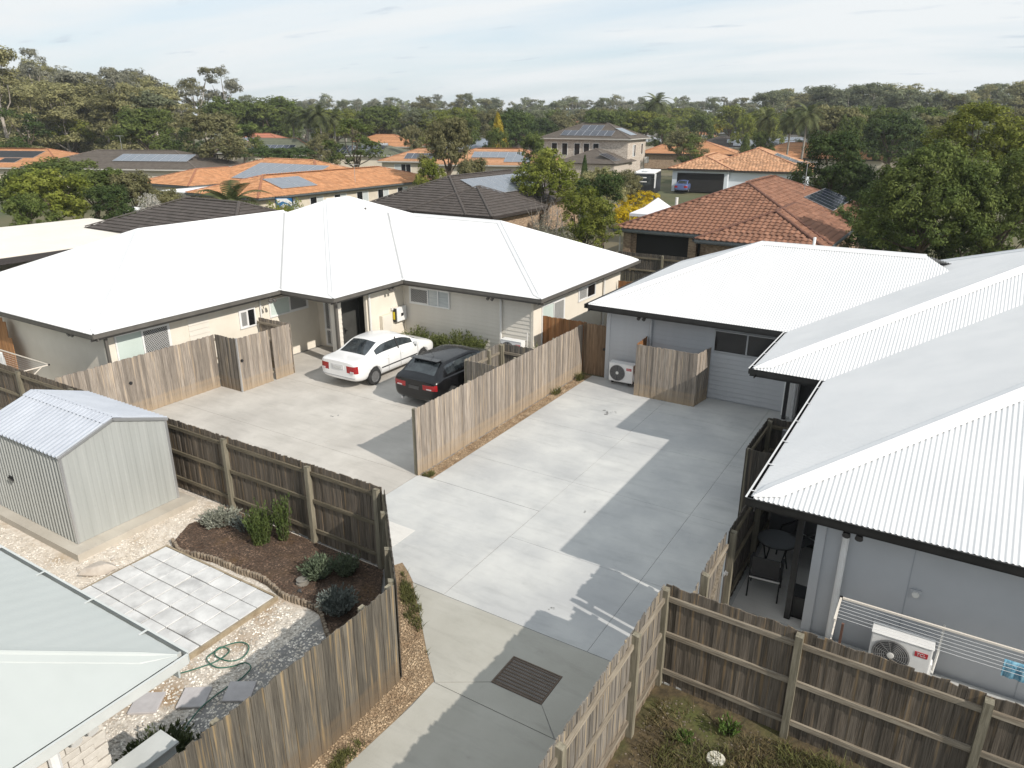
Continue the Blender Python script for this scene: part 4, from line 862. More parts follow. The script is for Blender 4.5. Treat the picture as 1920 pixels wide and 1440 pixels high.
bq = thing('storage_box', 'black plastic storage box beside the patio post', 'box', (-1.34, 12.15, 0)); b = MB(); b.box(-.13, .13, -.2, .2, .0, .42); put('box', bevel(b.mesh('box', BLACK), .02), bq); b = MB(); b.box(-.14, .14, -.21, .21, .421, .45); b.build('lid', BLACK, bq)

# ---------------------------------------------------------------- cars
def lerp(a, b, t): return a+(b-a)*t
def section(hw, zb, zs, zm, zt, gx, gz, rx, rz, tp):
    p5, p8 = (gx, gz), (rx, rz)
    return [(0, zb), (.8*hw, zb), (.97*hw, zs), (hw, zm), (.985*hw, zt), p5, (lerp(gx, rx, .04), lerp(gz, rz, .04)), (lerp(gx, rx, .93), lerp(gz, rz, .93)), p8,
            (rx*.94, rz+(tp-rz)*.20), (rx*.45, rz+(tp-rz)*.82), (0, tp)]
def car(root, st, glass, lamp, wheels, mats, rear_in=.74, tyre_r=.30):
    """st: list of (y, section); glass(i, j)/lamp(i, j) choose faces of the cage"""
    N = 12; ring = lambda s: [(x, z) for x, z in s]+[(-x, z) for x, z in s[-2:0:-1]]
    V = []; F = []; MI = []; M_ = 2*N-2
    allst = [(st[0][0]-.02, [(x*rear_in, z if k < 11 else z) for k, (x, z) in enumerate(st[0][1])])]+st+[(st[-1][0]+.02, [(x*.6, z) for x, z in st[-1][1]])]
    for y, s in allst: V += [(x, y, z) for x, z in ring(s)]
    for i in range(len(allst)-1):
        for j in range(M_):
            k = j if j < N-1 else M_-1-j
            F.append((i*M_+j, i*M_+(j+1) % M_, (i+1)*M_+(j+1) % M_, (i+1)*M_+j)); q = i-1
            MI.append(1 if glass(q, k) else (2 if lamp(q, k) else 0))
    for i, rev in ((0, True), (len(allst)-1, False)):
        for k in range(N-1):
            a, b_, c, d = k, k+1, (M_-(k+1)) % M_, (M_-k) % M_
            q = [i*M_+a, i*M_+b_, i*M_+c, i*M_+d]; q = list(dict.fromkeys(q))
            if len(q) > 2: F.append(tuple(q if rev else q[::-1])); MI.append(0)
    b = MB(); b.v = V; b.f = F; b.mi = MI
    me = b.mesh('cage', mats[:3]); o = put('cage', me)
    bm = bmesh.new(); bm.from_mesh(me); bmesh.ops.recalc_face_normals(bm, faces=bm.faces); bm.to_mesh(me); bm.free()
    sub = o.modifiers.new('s', 'SUBSURF'); sub.levels = 2; sub.render_levels = 2
    cut = []
    for (x, y) in wheels:
        c = MB(); s_ = 1 if x > 0 else -1; c.lathe([(tyre_r+.055, s_*.48), (tyre_r+.055, s_*1.1)] if s_ > 0 else [(tyre_r+.055, -1.1), (tyre_r+.055, -.48)], 28, (0, y, tyre_r), 'x'); co = c.build('cutter', mats[3], None, fix=True); cut.append(co)
        bo = o.modifiers.new('b', 'BOOLEAN'); bo.operation = 'DIFFERENCE'; bo.object = co; bo.solver = 'EXACT'
    bpy.context.view_layer.update()
    ev = bpy.data.meshes.new_from_object(o.evaluated_get(bpy.context.evaluated_depsgraph_get()))
    bpy.data.objects.remove(o)
    for c in cut: bpy.data.objects.remove(c)
    vs = [v.co.copy() for v in ev.vertices]; polys = [(tuple(p.vertices), p.material_index) for p in ev.polygons]
    # split into the body and each connected pane / lamp
    def part(name, sel, m_, inset=0.0):
        ids = {}; v = []; f = []
        for pv in sel:
            for q in pv:
                if q not in ids: ids[q] = len(v); v.append(vs[q])
            f.append(tuple(ids[q] for q in pv))
        mm = MB(); mm.add(v, f); return mm.build(name, m_, root, smooth=True)
    part('body', [pv for pv, i in polys if i not in (1, 2)], mats[0])
    for idx, nm, m_ in ((1, 'window_glass', mats[1]), (2, 'tail_light', mats[2])):
        sel = [pv for pv, i in polys if i == idx]; parent = {}
        def find(a):
            while parent.setdefault(a, a) != a: parent[a] = parent[parent[a]]; a = parent[a]
            return a
        for pv in sel:
            for q in pv[1:]: parent[find(pv[0])] = find(q)
        groups = {}
        for pv in sel: groups.setdefault(find(pv[0]), []).append(pv)
        for gsel in groups.values(): part(nm, gsel, m_)
def wheel(root, x, y, r, m_rim, spokes, name='wheel'):
    s_ = 1 if x > 0 else -1; w = thing(name, None, None, (x, y, r)); w.parent = root
    b = MB(); b.lathe([(r*.66, -.09), (r*.93, -.095), (r, -.065), (r, .065), (r*.93, .095), (r*.66, .09)], 28, (0, 0, 0), 'x'); b_ = b; b_.f = b_.f[:-2]; b_.mi = b_.mi[:-2]; b.build('tyre', mat('tyre', (.014, .014, .014), (.03, .03, .03), rough=.9, scale=9), w, smooth=True)
    b = MB(); b.lathe([(r*.66, -.07), (r*.66, .08*s_ if s_ > 0 else .07), (r*.62, .06*s_)] if s_ > 0 else [(r*.62, -.06), (r*.66, -.08), (r*.66, .07)], 24, (0, 0, 0), 'x')
    b.lathe([(.05, .055*s_ if s_ > 0 else -.075), (.045, .075*s_ if s_ > 0 else -.055)], 14, (0, 0, 0), 'x')
    for i in range(spokes):
        a = 2*math.pi*i/spokes; b.bar((.062*s_, .04*math.cos(a), .04*math.sin(a)), (.066*s_, r*.64*math.cos(a), r*.64*math.sin(a)), .045, .02, up=(1, 0, 0))
    b.build('rim', m_rim, w)
PAINT_W = mat('car_white', (.76, .76, .755), (.80, .80, .795), rough=.28, coat=.6, scale=2); PAINT_B = mat('car_black', (.005, .005, .006), rough=.25, coat=.35, spec=.35)
CGLASS = mat('car_glass', (.018, .022, .026), (.05, .06, .065), rough=.04, spec=.8, scale=3.5, detail=3); TAILR = mat('tail_red', (.26, .008, .012), (.36, .015, .018), rough=.12, spec=.6, scale=6)
RIMG = mat('steel_rim', (.22, .22, .22), rough=.45, metal=.5); PLATE = mat('plate_white', (.62, .62, .60), (.50, .50, .49), rough=.5, scale=60, ramp=(.42, .6)); TRIM = mat('car_trim', (.02, .02, .02), rough=.6)
WC = thing('parked_car', 'white sedan parked beside the porch, red tail lights towards us', 'car', (-16.77, 18.6, 0), 0, 'cars parked on the concrete')
S_ = section
sed = [(-2.15, S_(.74, .36, .44, .57, .88, .64, .93, .55, .945, .955)), (-2.07, S_(.81, .28, .38, .57, .90, .73, .955, .63, .975, .985)), (-1.80, S_(.845, .22, .34, .62, .895, .77, .965, .67, .99, 1.0)),
       (-1.45, S_(.85, .20, .33, .62, .90, .775, .955, .655, 1.0, 1.015)), (-1.10, S_(.85, .19, .32, .62, .895, .775, .945, .615, 1.175, 1.21)), (-.78, S_(.85, .19, .32, .62, .89, .775, .94, .575, 1.315, 1.37)),
       (-.58, S_(.85, .19, .32, .62, .89, .775, .935, .565, 1.345, 1.405)), (-.02, S_(.85, .19, .32, .62, .885, .775, .93, .56, 1.355, 1.42)), (.08, S_(.85, .19, .32, .62, .885, .775, .93, .56, 1.35, 1.418)),
       (.48, S_(.85, .19, .32, .62, .88, .77, .925, .565, 1.30, 1.375)), (.82, S_(.85, .19, .32, .61, .875, .765, .92, .61, 1.13, 1.19)), (1.16, S_(.85, .20, .33, .60, .865, .755, .915, .665, .955, .985)),
       (1.50, S_(.845, .21, .34, .58, .81, .74, .86, .62, .89, .91)), (1.90, S_(.81, .24, .36, .54, .70, .68, .765, .54, .79, .81)), (2.12, S_(.70, .30, .38, .50, .62, .58, .68, .45, .695, .705))]
car(WC, sed, lambda i, j: (j in (9, 10) and i in (3, 4, 9, 10)) or (j == 6 and i in (4, 5, 6, 7, 8, 9)), lambda i, j: j == 3 and i in (-1, 0), [(.74, -1.28), (-.74, -1.28), (.74, 1.30), (-.74, 1.30)], (PAINT_W, CGLASS, TAILR, BLACK))
for (x, y) in ((.745, -1.28), (-.745, -1.28), (.745, 1.30), (-.745, 1.30)): wheel(WC, x, y, .30, RIMG, 8)
for s_ in (-1, 1):
    b = MB(); b.box(.63*s_-.07, .63*s_+.07, -2.186, -2.165, .61, .67); b.build('reverse_light', mat('clear_lens', (.55, .5, .5), rough=.15), WC)
b = MB(); b.box(-.19, .19, -2.192, -2.178, .70, .80); b.build('number_plate', PLATE, WC)
b = MB(); b.box(-.26, .26, -2.182, -2.168, .685, .84); b.build('plate_recess', mat('plate_recess', (.6, .6, .6), rough=.4), WC)
for s_ in (-1, 1):
    b = MB(); b.box(.845*s_-.006, .845*s_+.008, -.95, .95, .50, .535); b.build('side_moulding', TRIM, WC)
    b = MB(); b.box(.80*s_-.09, .80*s_+.09, .80, .92, .90, 1.02); put('mirror', bevel(b.mesh('mirror', PAINT_W), .03), WC).location.x = .10*s_
    for y_ in (-.70, .02):
        b = MB(); b.box(.845*s_-.012, .845*s_+.022, y_, y_+.17, .775, .80); b.build('door_handle', PAINT_W, WC)
    b = MB(); b.bar((.66*s_, -1.13, .99), (.70*s_, -.92, .99), .01, .02); 
for s_ in (-1, 1):
    b = MB(); b.bar((.782*s_, .02, .95), (.585*s_, .04, 1.325), .05, .014, up=(s_, 0, .5)); b.build('door_pillar', TRIM, WC)
for y_ in (-.6, .03, .98):
    for s_ in (-1, 1):
        b = MB(); b.box(.853*s_-.003, .853*s_+.003, y_, y_+.008, .30, .88); b.build('door_gap', mat('gap_grey', (.30, .30, .30)), WC)
b = MB(); b.bar((-.72, -2.055, .44), (.72, -2.055, .44), .25, .012); b.build('bumper_gap', mat('gap_grey', (.3, .3, .3)), WC)
b = MB(); b.bar((-.55, 1.17, .99), (-.02, 1.10, 1.03), .02, .015); b.bar((.05, 1.17, .99), (.6, 1.10, 1.02), .02, .015); b.build('wiper', TRIM, WC)
BC = thing('parked_car', 'black hatchback parked between white sedan and paling bin screen', 'car', (-13.48, 18.5, 0), 0, 'cars parked on the concrete')
hat = [(-2.17, S_(.76, .36, .44, .70, .86, .66, .92, .58, .94, .95)), (-2.10, S_(.83, .27, .38, .72, .90, .74, .97, .64, 1.0, 1.02)), (-1.92, S_(.875, .22, .34, .66, .94, .79, 1.0, .665, 1.06, 1.10)),
       (-1.72, S_(.885, .20, .33, .66, .945, .80, 1.0, .63, 1.22, 1.27)), (-1.48, S_(.89, .19, .32, .66, .945, .80, .995, .585, 1.375, 1.425)), (-1.30, S_(.89, .19, .32, .66, .94, .80, .99, .58, 1.395, 1.445)),
       (-.75, S_(.89, .19, .32, .65, .935, .80, .98, .58, 1.405, 1.465)), (-.12, S_(.89, .19, .32, .65, .93, .80, .965, .575, 1.40, 1.465)), (-.02, S_(.89, .19, .32, .65, .925, .80, .96, .575, 1.395, 1.46)),
       (.35, S_(.89, .19, .32, .64, .915, .795, .955, .58, 1.345, 1.42)), (.75, S_(.89, .19, .32, .63, .905, .79, .95, .63, 1.16, 1.23)), (1.15, S_(.885, .20, .33, .62, .885, .775, .94, .685, .985, 1.015)),
       (1.55, S_(.88, .21, .34, .60, .83, .76, .89, .64, .92, .945)), (1.98, S_(.83, .24, .36, .55, .72, .69, .79, .55, .82, .84)), (2.22, S_(.68, .30, .38, .50, .62, .56, .69, .44, .71, .72))]
car(BC, hat, lambda i, j: (j in (9, 10) and i in (2, 3, 9, 10)) or (j == 6 and i in (4, 5, 6, 7, 8, 9)), lambda i, j: j == 3 and i in (-1, 0), [(.77, -1.35), (-.77, -1.35), (.77, 1.35), (-.77, 1.35)], (PAINT_B, CGLASS, TAILR, BLACK), .55, .32)
for (x, y) in ((.775, -1.35), (-.775, -1.35), (.775, 1.35), (-.775, 1.35)): wheel(BC, x, y, .32, mat('alloy_rim', (.35, .35, .36), rough=.3, metal=.8), 10)
b = MB(); b.box(-.19, .19, -2.205, -2.192, .66, .76); b.build('number_plate', mat('plate_dark', (.03, .03, .032), (.09, .09, .09), rough=.5, scale=50), BC)
b = MB(); b.box(-.52, .52, -1.66, -1.40, 1.425, 1.45); put('spoiler', bevel(b.mesh('spoiler', PAINT_B), .012), BC)
b = MB(); b.bar((-.3, -2.0, 1.03), (.12, -1.93, 1.08), .02, .015); b.build('rear_wiper', TRIM, BC)
b = MB(); b.tube([(0, -1.15, 1.47), (0, -1.35, 1.62)], .006, 5); b.build('aerial', TRIM, BC)
for s_ in (-1, 1):
    b = MB(); b.box(.84*s_-.1, .84*s_+.1, .72, .86, .94, 1.06); put('mirror', bevel(b.mesh('mirror', PAINT_B), .03), BC).location.x = .10*s_
    b = MB(); b.lathe([(.035, -.06), (.04, .02)], 10, (.5*s_, -2.12, .28), 'y'); b.build('exhaust_tip', ALU, BC)
    b = MB(); b.box(.56*s_-.09, .56*s_+.09, -2.19, -2.175, .70, .735); b.build('reverse_light', mat('clear_lens', (.55, .5, .5), rough=.15), BC)

# ---------------------------------------------------------------- shrubs near the camera
LEAF_R = mat('rosemary_leaf', (.050, .082, .016), (.11, .145, .038), rough=.7, scale=3, island=.35, trans=.2)
LEAF_L = mat('lavender_leaf', (.16, .17, .13), (.34, .35, .29), rough=.8, scale=3, island=.3, trans=.15)
LEAF_S = mat('sage_leaf', (.075, .105, .060), (.17, .21, .13), rough=.75, scale=3, island=.35, trans=.2)
LEAF_BL = mat('bluegrey_leaf', (.11, .13, .115), (.22, .25, .23), rough=.75, scale=3, island=.3, trans=.2)
LEAF_GW = mat('weed_leaf', (.07, .13, .02), (.13, .20, .04), rough=.7, scale=3, island=.35, trans=.3)
STEM = mat('stem_brown', (.05, .04, .025), (.10, .08, .05), rough=.9, scale=10)
def sprigs(name, label, cat, loc, rad, h, n, m_, seed, per=26, leaf=.022, lean=.55, up=1.0, group=None, bare=.15):
    """bush of many upright leafy stems"""
    rg = np.random.default_rng(seed); r_ = thing(name, label, cat, loc, 0, group)
    a = rg.uniform(0, 6.28, n); q = np.sqrt(rg.uniform(0, 1, n)); base = np.stack([rad*.35*q*np.cos(a), rad*.35*q*np.sin(a), 0*a], 1)
    ln = h*rg.uniform(.65, 1.1, n)*(1-.25*q); d = np.stack([lean*q*np.cos(a)*rad/h*1.2, lean*q*np.sin(a)*rad/h*1.2, np.full(n, up)], 1)+rg.normal(0, .07, (n, 3)); d /= np.linalg.norm(d, axis=1)[:, None]
    t = bare+(1-bare)*rg.uniform(0, 1, (n, per)); P = (base[:, None]+d[:, None]*(ln[:, None]*t)[:, :, None]); P = P.reshape(-1, 3); P[:, :2] += rg.normal(0, leaf*.5, (len(P), 2))
    Nn = np.repeat(d, per, 0)*.2+rg.normal(0, .7, (len(P), 3)); Nn[:, 2] += .1
    # leaves stretched along the stem
    up_ = np.repeat(d, per, 0)+rg.normal(0, .35, (len(P), 3)); up_ /= np.linalg.norm(up_, axis=1)[:, None]
    sd = np.cross(up_, Nn); sd /= np.linalg.norm(sd, axis=1)[:, None]+1e-9; s = (leaf*rg.uniform(.7, 1.4, len(P)))[:, None]
    v = np.stack([P-up_*s, P+sd*s*.38, P+up_*s*1.2, P-sd*s*.38], 1).reshape(-1, 3)
    me = quads('foliage', v); me.materials.append(m_); put('foliage', me, r_)
    b = MB()
    for i in range(0, n, max(1, n//26)): b.tube([base[i], base[i]+d[i]*ln[i]*.55], [.008, .004], 4, cap=False)
    b.build('stems', STEM, r_); return r_
sprigs('rosemary_bush', 'tall green rosemary bush in the mulch against dark fence', 'bush', (-11.45, 8.62, .0), .42, .95, 130, LEAF_R, 1, 40, .026, .42, bare=.03)
sprigs('rosemary_bush', 'rear half of green rosemary clump leaning on dark fence', 'bush', (-11.12, 8.95, .0), .28, 1.15, 60, LEAF_R, 2, 40, .026, .3, bare=.05)
sprigs('lavender_bush', 'pale silver lavender bush near the metal shed', 'bush', (-12.85, 8.72, 0), .62, .40, 190, LEAF_L, 3, 22, .024, 1.0)
sprigs('lavender_bush', 'dull grey sparse shrub between silver lavender and rosemary', 'bush', (-12.15, 8.80, 0), .40, .42, 60, LEAF_BL, 4, 16, .022, .9)
sprigs('shrub', 'grey green rounded shrub beside the round pot', 'shrub', (-9.55, 8.38, 0), .40, .46, 160, LEAF_S, 5, 24, .026, .95)
sprigs('shrub', 'sage green shrub shaded by the dark fence', 'shrub', (-9.12, 8.72, 0), .34, .5, 100, LEAF_S, 6, 24, .026, .8)
sprigs('shrub', 'blue grey shrub in deep shade at bed corner', 'shrub', (-8.45, 7.80, 0), .42, .5, 150, LEAF_BL, 7, 24, .03, .9)
for i, (x, y, r_, h, lb) in enumerate(((-17.25, 21.15, .75, .95, 'leafy rosemary hedge beneath the solar inverter'), (-16.2, 21.2, .45, .85, 'small rosemary clump between two larger hedge bushes'), (-15.25, 21.15, .85, 1.15, 'tall rosemary hedge behind the black hatchback'), (-14.6, 21.2, .55, 1.05, 'right end bush of rosemary hedge by the downpipe'))):
    sprigs('rosemary_hedge', lb, 'hedge', (x, y, 0), r_, h, 190, mat('hedge_leaf', (.065, .085, .018), (.15, .17, .05), rough=.7, scale=3, island=.35, trans=.25), 20+i, 26, .036, .7)
sprigs('weed', 'bright green leafy weed by the paling fence rails', 'weed', (-1.62, 8.72, -.03), .16, .34, 26, LEAF_GW, 31, 14, .03, 1.0)
sprigs('weed', 'low green weed close to the white inspection cover', 'weed', (-2.12, 8.30, -.03), .16, .14, 22, LEAF_GW, 32, 12, .028, 1.6)
sprigs('strappy_plant', 'dark strappy shrub between white brick wall and fence', 'shrub', (-8.05, 4.02, 0), .55, .60, 230, mat('dark_strap', (.045, .062, .022), (.12, .145, .055), rough=.7, island=.35, scale=3, trans=.2), 33, 26, .032, .9)
sprigs('strappy_plant', 'second dark shrub nearer the grey cabinet', 'shrub', (-7.55, 4.15, 0), .45, .55, 170, mat('dark_strap', None), 34, 26, .03, .9)
sprigs('climbing_weed', 'thin pale weed sprouting over the bin screen top', 'weed', (-11.1, 19.55, 1.1), .12, .65, 10, mat('pale_weed', (.16, .17, .06), (.26, .26, .12), island=.3, scale=3, trans=.2), 35, 14, .03, 1.0)

# ---------------------------------------------------------------- neighbouring houses
def tmat(name, a, b_, c=None, rand=.2): return mat(name, a, b_, rough=.85, scale=2.5, detail=6, col3=c, scale3=.6, ramp3=(.58, .85), island=rand, spec=.3, bump=.1, bscale=20)
T_RED = tmat('tile_terracotta', (.185, .088, .054), (.275, .142, .092), (.13, .068, .046), .20); T_REDC = mat('cap_terracotta', (.10, .045, .03), (.16, .07, .045), rough=.9, scale=5)
T_OR = tmat('tile_orange', (.42, .205, .098), (.53, .285, .150), (.36, .185, .10), .16); T_ORC = mat('cap_orange', (.27, .115, .06), (.35, .15, .08), rough=.9, scale=5)
T_ORF = tmat('tile_apricot', (.40, .215, .115), (.52, .305, .18), (.28, .145, .085), .25)
T_BR = tmat('tile_dark_brown', (.064, .054, .048), (.092, .078, .070), (.075, .064, .057), .10); T_BRC = mat('cap_brown', (.06, .05, .045), (.085, .072, .064), rough=.9, scale=5)
T_TAU = tmat('tile_taupe', (.105, .088, .074), (.15, .128, .108), (.12, .10, .085), .08); T_TAUC = mat('cap_taupe', (.11, .09, .075), (.15, .125, .105), rough=.9, scale=5)
T_GRE = tmat('tile_green_grey', (.12, .13, .09), (.17, .18, .13), None, .1); T_GRY = tmat('tile_grey', (.11, .105, .10), (.16, .155, .145), None, .1)
T_BEI = tmat('roof_beige', (.30, .25, .20), (.36, .30, .245), None, .05)
PV_C = mat('solar_cell', (.012, .016, .03), (.02, .026, .045), rough=.12, spec=.7, scale=2); PV_L = mat('solar_cell_pale', (.13, .15, .18), (.17, .19, .22), rough=.18, spec=.8, scale=1.5); PV_F = mat('solar_frame', (.5, .51, .53), rough=.35, metal=.6)
BRICK_P = mat('brick_pale', (.36, .30, .25), (.58, .52, .45), rough=.9, scale=5, stretch=(1, 1, 3), detail=3, ramp=(.42, .58)); BRICK_T = mat('brick_tan', (.22, .15, .10), (.38, .28, .19), rough=.9, scale=5, stretch=(1, 1, 3.4), detail=3, ramp=(.42, .58))
RENDER = mat('render_cream', (.55, .49, .40), (.62, .56, .46), rough=.9, scale=1); SHADE_IN = mat('opening_shade_paint', (.015, .014, .013), rough=.9)
def tile_prof(flat):
    return [(-.155, .0), (-.075, .012), (0, .014), (.075, .012), (.155, .0)] if flat else [(-.155, .0), (-.095, .034), (-.03, .042), (.045, .016), (.10, .002), (.155, .0)]
def tiled(parent, rect, z, tan, m_, capm, faces=(0, 1, 2, 3), tw=.30, gauge=.33, flat=False, parts=0, strips=False, caps_=True, clip=None):
    fcs, Wd = hip_faces(*rect); cs = 1/math.sqrt(1+tan*tan); gr_ = gauge*cs; places = []
    root_inv = None; big = MB()
    for k in faces:
        fc = fcs[k]; (ox, oy), (ax, ay), (ix, iy), L = fc
        # backing sheet under the tiles
        b = MB(); pts = [hip_pt(fc, z, tan, 0, 0, -.02), hip_pt(fc, z, tan, L, 0, -.02), hip_pt(fc, z, tan, max(L-Wd, L/2), min(Wd, L/2), -.02), hip_pt(fc, z, tan, min(Wd, L/2), min(Wd, L/2), -.02)]
        b.add(pts, [(0, 1, 2, 3)]); b.build('roof_backing', capm, parent)
        X = Vector((ax, ay, 0)); Yv = Vector((ix, iy, tan)).normalized(); Z = X.cross(Yv); 
        rows = int(min(Wd, L/2)/gr_)+1
        for r_ in range(rows):
            run = r_*gr_-.03; a0 = max(0, run+gr_*.5); a1 = L-a0
            if a1-a0 < tw*.6: continue
            if strips:
                p0, p1 = hip_pt(fc, z, tan, a0, run, .05), hip_pt(fc, z, tan, a1, run, .05); q0, q1 = hip_pt(fc, z, tan, a0+gr_*.5, run+gr_*1.08, .004), hip_pt(fc, z, tan, a1-gr_*.5, run+gr_*1.08, .004)
                dn = Z*.05; big.add([p0-dn, p1-dn, p0, p1, q0, q1], [(0, 1, 3, 2), (2, 3, 5, 4)]); continue
            n = int((a1-a0)/tw); off = a0+((a1-a0)-n*tw)/2
            for i in range(n):
                s = off+(i+.5)*tw; places.append((hip_pt(fc, z, tan, s, run), X, Yv, Z))
    if strips:
        o = big.build('roof_tiles', m_, parent); o['kind'] = 'stuff'
    else:
        prof = tile_prof(flat); Lr = gauge*1.10; k_ = tw/.30
        lv = [(x*k_, 0, h-.012) for x, h in prof]+[(x*k_, 0, h+.036) for x, h in prof]+[(x*k_, Lr, h-.006) for x, h in prof]
        n = len(prof); lf = [(i, i+1, n+i+1, n+i) for i in range(n-1)]+[(n+i, n+i+1, 2*n+i+1, 2*n+i) for i in range(n-1)]
        if parts:
            M0 = parent.matrix_world.copy(); cp = Vector((0, 0, CAM_H))
            loc_cam = parent.matrix_basis.inverted() @ cp
            # nearest tiles that face the drone
            vis = sorted(range(len(places)), key=lambda i: (places[i][0]-loc_cam).length if places[i][3].dot(loc_cam-places[i][0]) > 0 else 1e9)
            chosen = set(vis[:parts]); b = MB(); b.add(lv, lf); tme = b.mesh('roof_tile', m_)
        else: chosen = ()
        rg = random.Random(5)
        for i, (p, X, Yv, Z) in enumerate(places):
            p = p+Z*rg.uniform(-.004, .004)
            if i in chosen:
                o = put('roof_tile', tme, parent); mm = Matrix((X, Yv, Z)).transposed().to_4x4(); mm.translation = p; o.matrix_local = mm
            else: big.add([p+X*x+Yv*y+Z*h for x, y, h in lv], lf)
        o = big.build('roof_tiles', m_, parent); o['kind'] = 'stuff'
    if caps_:
        x0, y0, x1, y1 = rect; C4 = [Vector((x0, y0, z)), Vector((x1, y0, z)), Vector((x1, y1, z)), Vector((x0, y1, z))]
        if x1-x0 >= y1-y0: a, c = Vector((x0+Wd, y0+Wd, z+tan*Wd)), Vector((x1-Wd, y0+Wd, z+tan*Wd)); e = [a, c, c, a]
        else: a, c = Vector((x0+Wd, y0+Wd, z+tan*Wd)), Vector((x0+Wd, y1-Wd, z+tan*Wd)); e = [a, a, c, c]
        b = MB(); lines = list(zip(C4, e))
        if (a-c).length > .1: lines.append((a, c))
        for p, q in lines:
            d = (q-p); n = max(1, int(d.length/.38)); d.normalize(); sd = d.cross(Vector((0, 0, 1))).normalized(); up = sd.cross(d)
            for i in range(n):
                s0 = p+(q-p)*(i/n); s1 = p+(q-p)*((i+1.06)/n); v = []
                for t, w in ((s0, .105), (s1, .092)):
                    v += [t+sd*(w*math.cos(a_))+up*(w*.62*math.sin(a_)+.03) for a_ in (0, .8, 1.57, 2.34, 3.14)]
                b.add(v, [(j, j+1, 6+j, 5+j) for j in range(4)]+[(4, 3, 2, 1, 0)])
        b.build('ridge_tiles', capm, parent)['kind'] = 'stuff'
def tfence_dummy(): pass
def solar(parent, rect, z, tan, face, s0, run0, nx, ny, pw=1.0, ph=1.65, m_=None, lift=.12, gap=.02, skip=()):
    fcs, Wd = hip_faces(*rect); fc = fcs[face]; (ox, oy), (ax, ay), (ix, iy), L = fc; cs = 1/math.sqrt(1+tan*tan)
    X = Vector((ax, ay, 0)); Yv = Vector((ix, iy, tan)).normalized(); Z = X.cross(Yv); m_ = m_ or PV_C
    key = ('pv', m_.name, pw, ph)
    if key not in PAL:
        b = MB(); b.box(0, pw, 0, ph, -.035, 0, 0); fw = .03
        b.add([(fw, fw, .003), (pw-fw, fw, .003), (pw-fw, ph-fw, .003), (fw, ph-fw, .003)], [(0, 1, 2, 3)], 1)
        PAL[key] = b.mesh('solar_panel', (PV_F, m_))
    for i in range(nx):
        for j in range(ny):
            if (i, j) in skip: continue
            p = hip_pt(fc, z, tan, s0+i*(pw+gap), run0+j*(ph+gap)*cs)+Z*lift
            o = put('solar_panel', PAL[key], parent); mm = Matrix((X, Yv, Z)).transposed().to_4x4(); mm.translation = p; o.matrix_local = mm
def house(name, label, loc, rz, rects, wallm, gut, wins=(), inset=.5, zb=0.0):
    h = thing(name, label, 'house', loc, R(rz))
    for (rc, z) in rects:
        x0, y0, x1, y1 = rc
        b = MB(); b.box(x0+inset, x1-inset, y0+inset, y1-inset, zb, z-.2); b.build('wall', wallm, h)
        b = MB(); b.box(x0+.02, x1-.02, y0+.02, y1-.02, z-.19, z-.17); b.build('soffit', SOFF, h)
        for p, q, o_ in (((x0, y0), (x1, y0), (0, -1)), ((x1, y0), (x1, y1), (1, 0)), ((x1, y1), (x0, y1), (0, 1)), ((x0, y1), (x0, y0), (-1, 0))):
            gutter(h, p, q, z-.005, o_, gut)
    for (side, rc, a0, a1, z0, z1, kind) in wins:
        x0, y0, x1, y1 = rc
        fr = frame((0, y0+inset, 0), (1, 0, 0), (0, -1, 0)) if side == 'f' else frame((x1-inset, 0, 0), (0, 1, 0), (1, 0, 0))
        if kind == 'shade_panel':
            b = MB(); b.fbox(fr, a0, a1, .004, .012, z0, z1); b.build('opening_shade_panel', SHADE_IN, h)  # no real opening: dark panel on the wall paints the shade inside
        else: window(h, fr, a0, a1, z0, z1, kind if isinstance(kind, list) else [(.5, 'd'), (.5, 'd')])
    return h
def antenna(parent, x, y, z, h=1.6):
    b = MB(); b.tube([(x, y, z), (x, y, z+h)], .022, 6); b.bar((x-.6, y, z+h-.05), (x+.6, y, z+h-.05), .02, .02)
    for i in range(7): b.bar((x-.55+i*.18, y-.28+.02*i, z+h-.03), (x-.55+i*.18, y+.28-.02*i, z+h-.03), .012, .012)
    return b.build('tv_antenna', ALU, parent)
GUTS = mat('gutter_slate', (.075, .09, .095), (.10, .115, .12), rough=.5); GUTW = mat('gutter_offwhite', (.55, .53, .49), rough=.5); GUTN = mat('gutter_brown', (.04, .03, .026), rough=.5)

# red tiled house behind the right roof
rm, rf, rl = (-17.5, 39.9, -5.6, 58.5), (-12.15, 38.45, -5.57, 50), (-17.6, 53.4, -9, 61.8)
H8 = house('house', 'red terracotta tiled house behind the white roofs, dark solar array on its right slope', (0, 0, 0), 0, [(rm, 2.5), (rf, 2.46), (rl, 2.48)], BRICK_T, GUTS, [('f', rm, -16.2, -12.4, .0, 2.2, 'shade_panel')])
tiled(H8, rm, 2.5, .40, T_RED, T_REDC, parts=300); tiled(H8, rf, 2.46, .40, T_RED, T_REDC, faces=(0, 1, 3)); tiled(H8, rl, 2.48, .46, T_RED, T_REDC, faces=(0, 1, 3))
solar(H8, rm, 2.5, .40, 1, 9.4, 1.5, 6, 1, 1.23, 1.95); antenna(H8, -9.5, 52.5, 4.1, 1.8)
b = MB(); b.tube([(-15.0, 43.4, 3.4), (-15.0, 43.4, 4.05)], .09, 10); b.build('roof_vent_pipe', OFFW, H8)
for x in (-16.9, -13.0):
    b = MB(); b.box(x, x+.45, 40.1, 40.5, 0, 2.3); b.build('brick_pier', BRICK_T, H8)
downpipe(H8, -17.2, 40.3, 0, 2.4, OFFW)

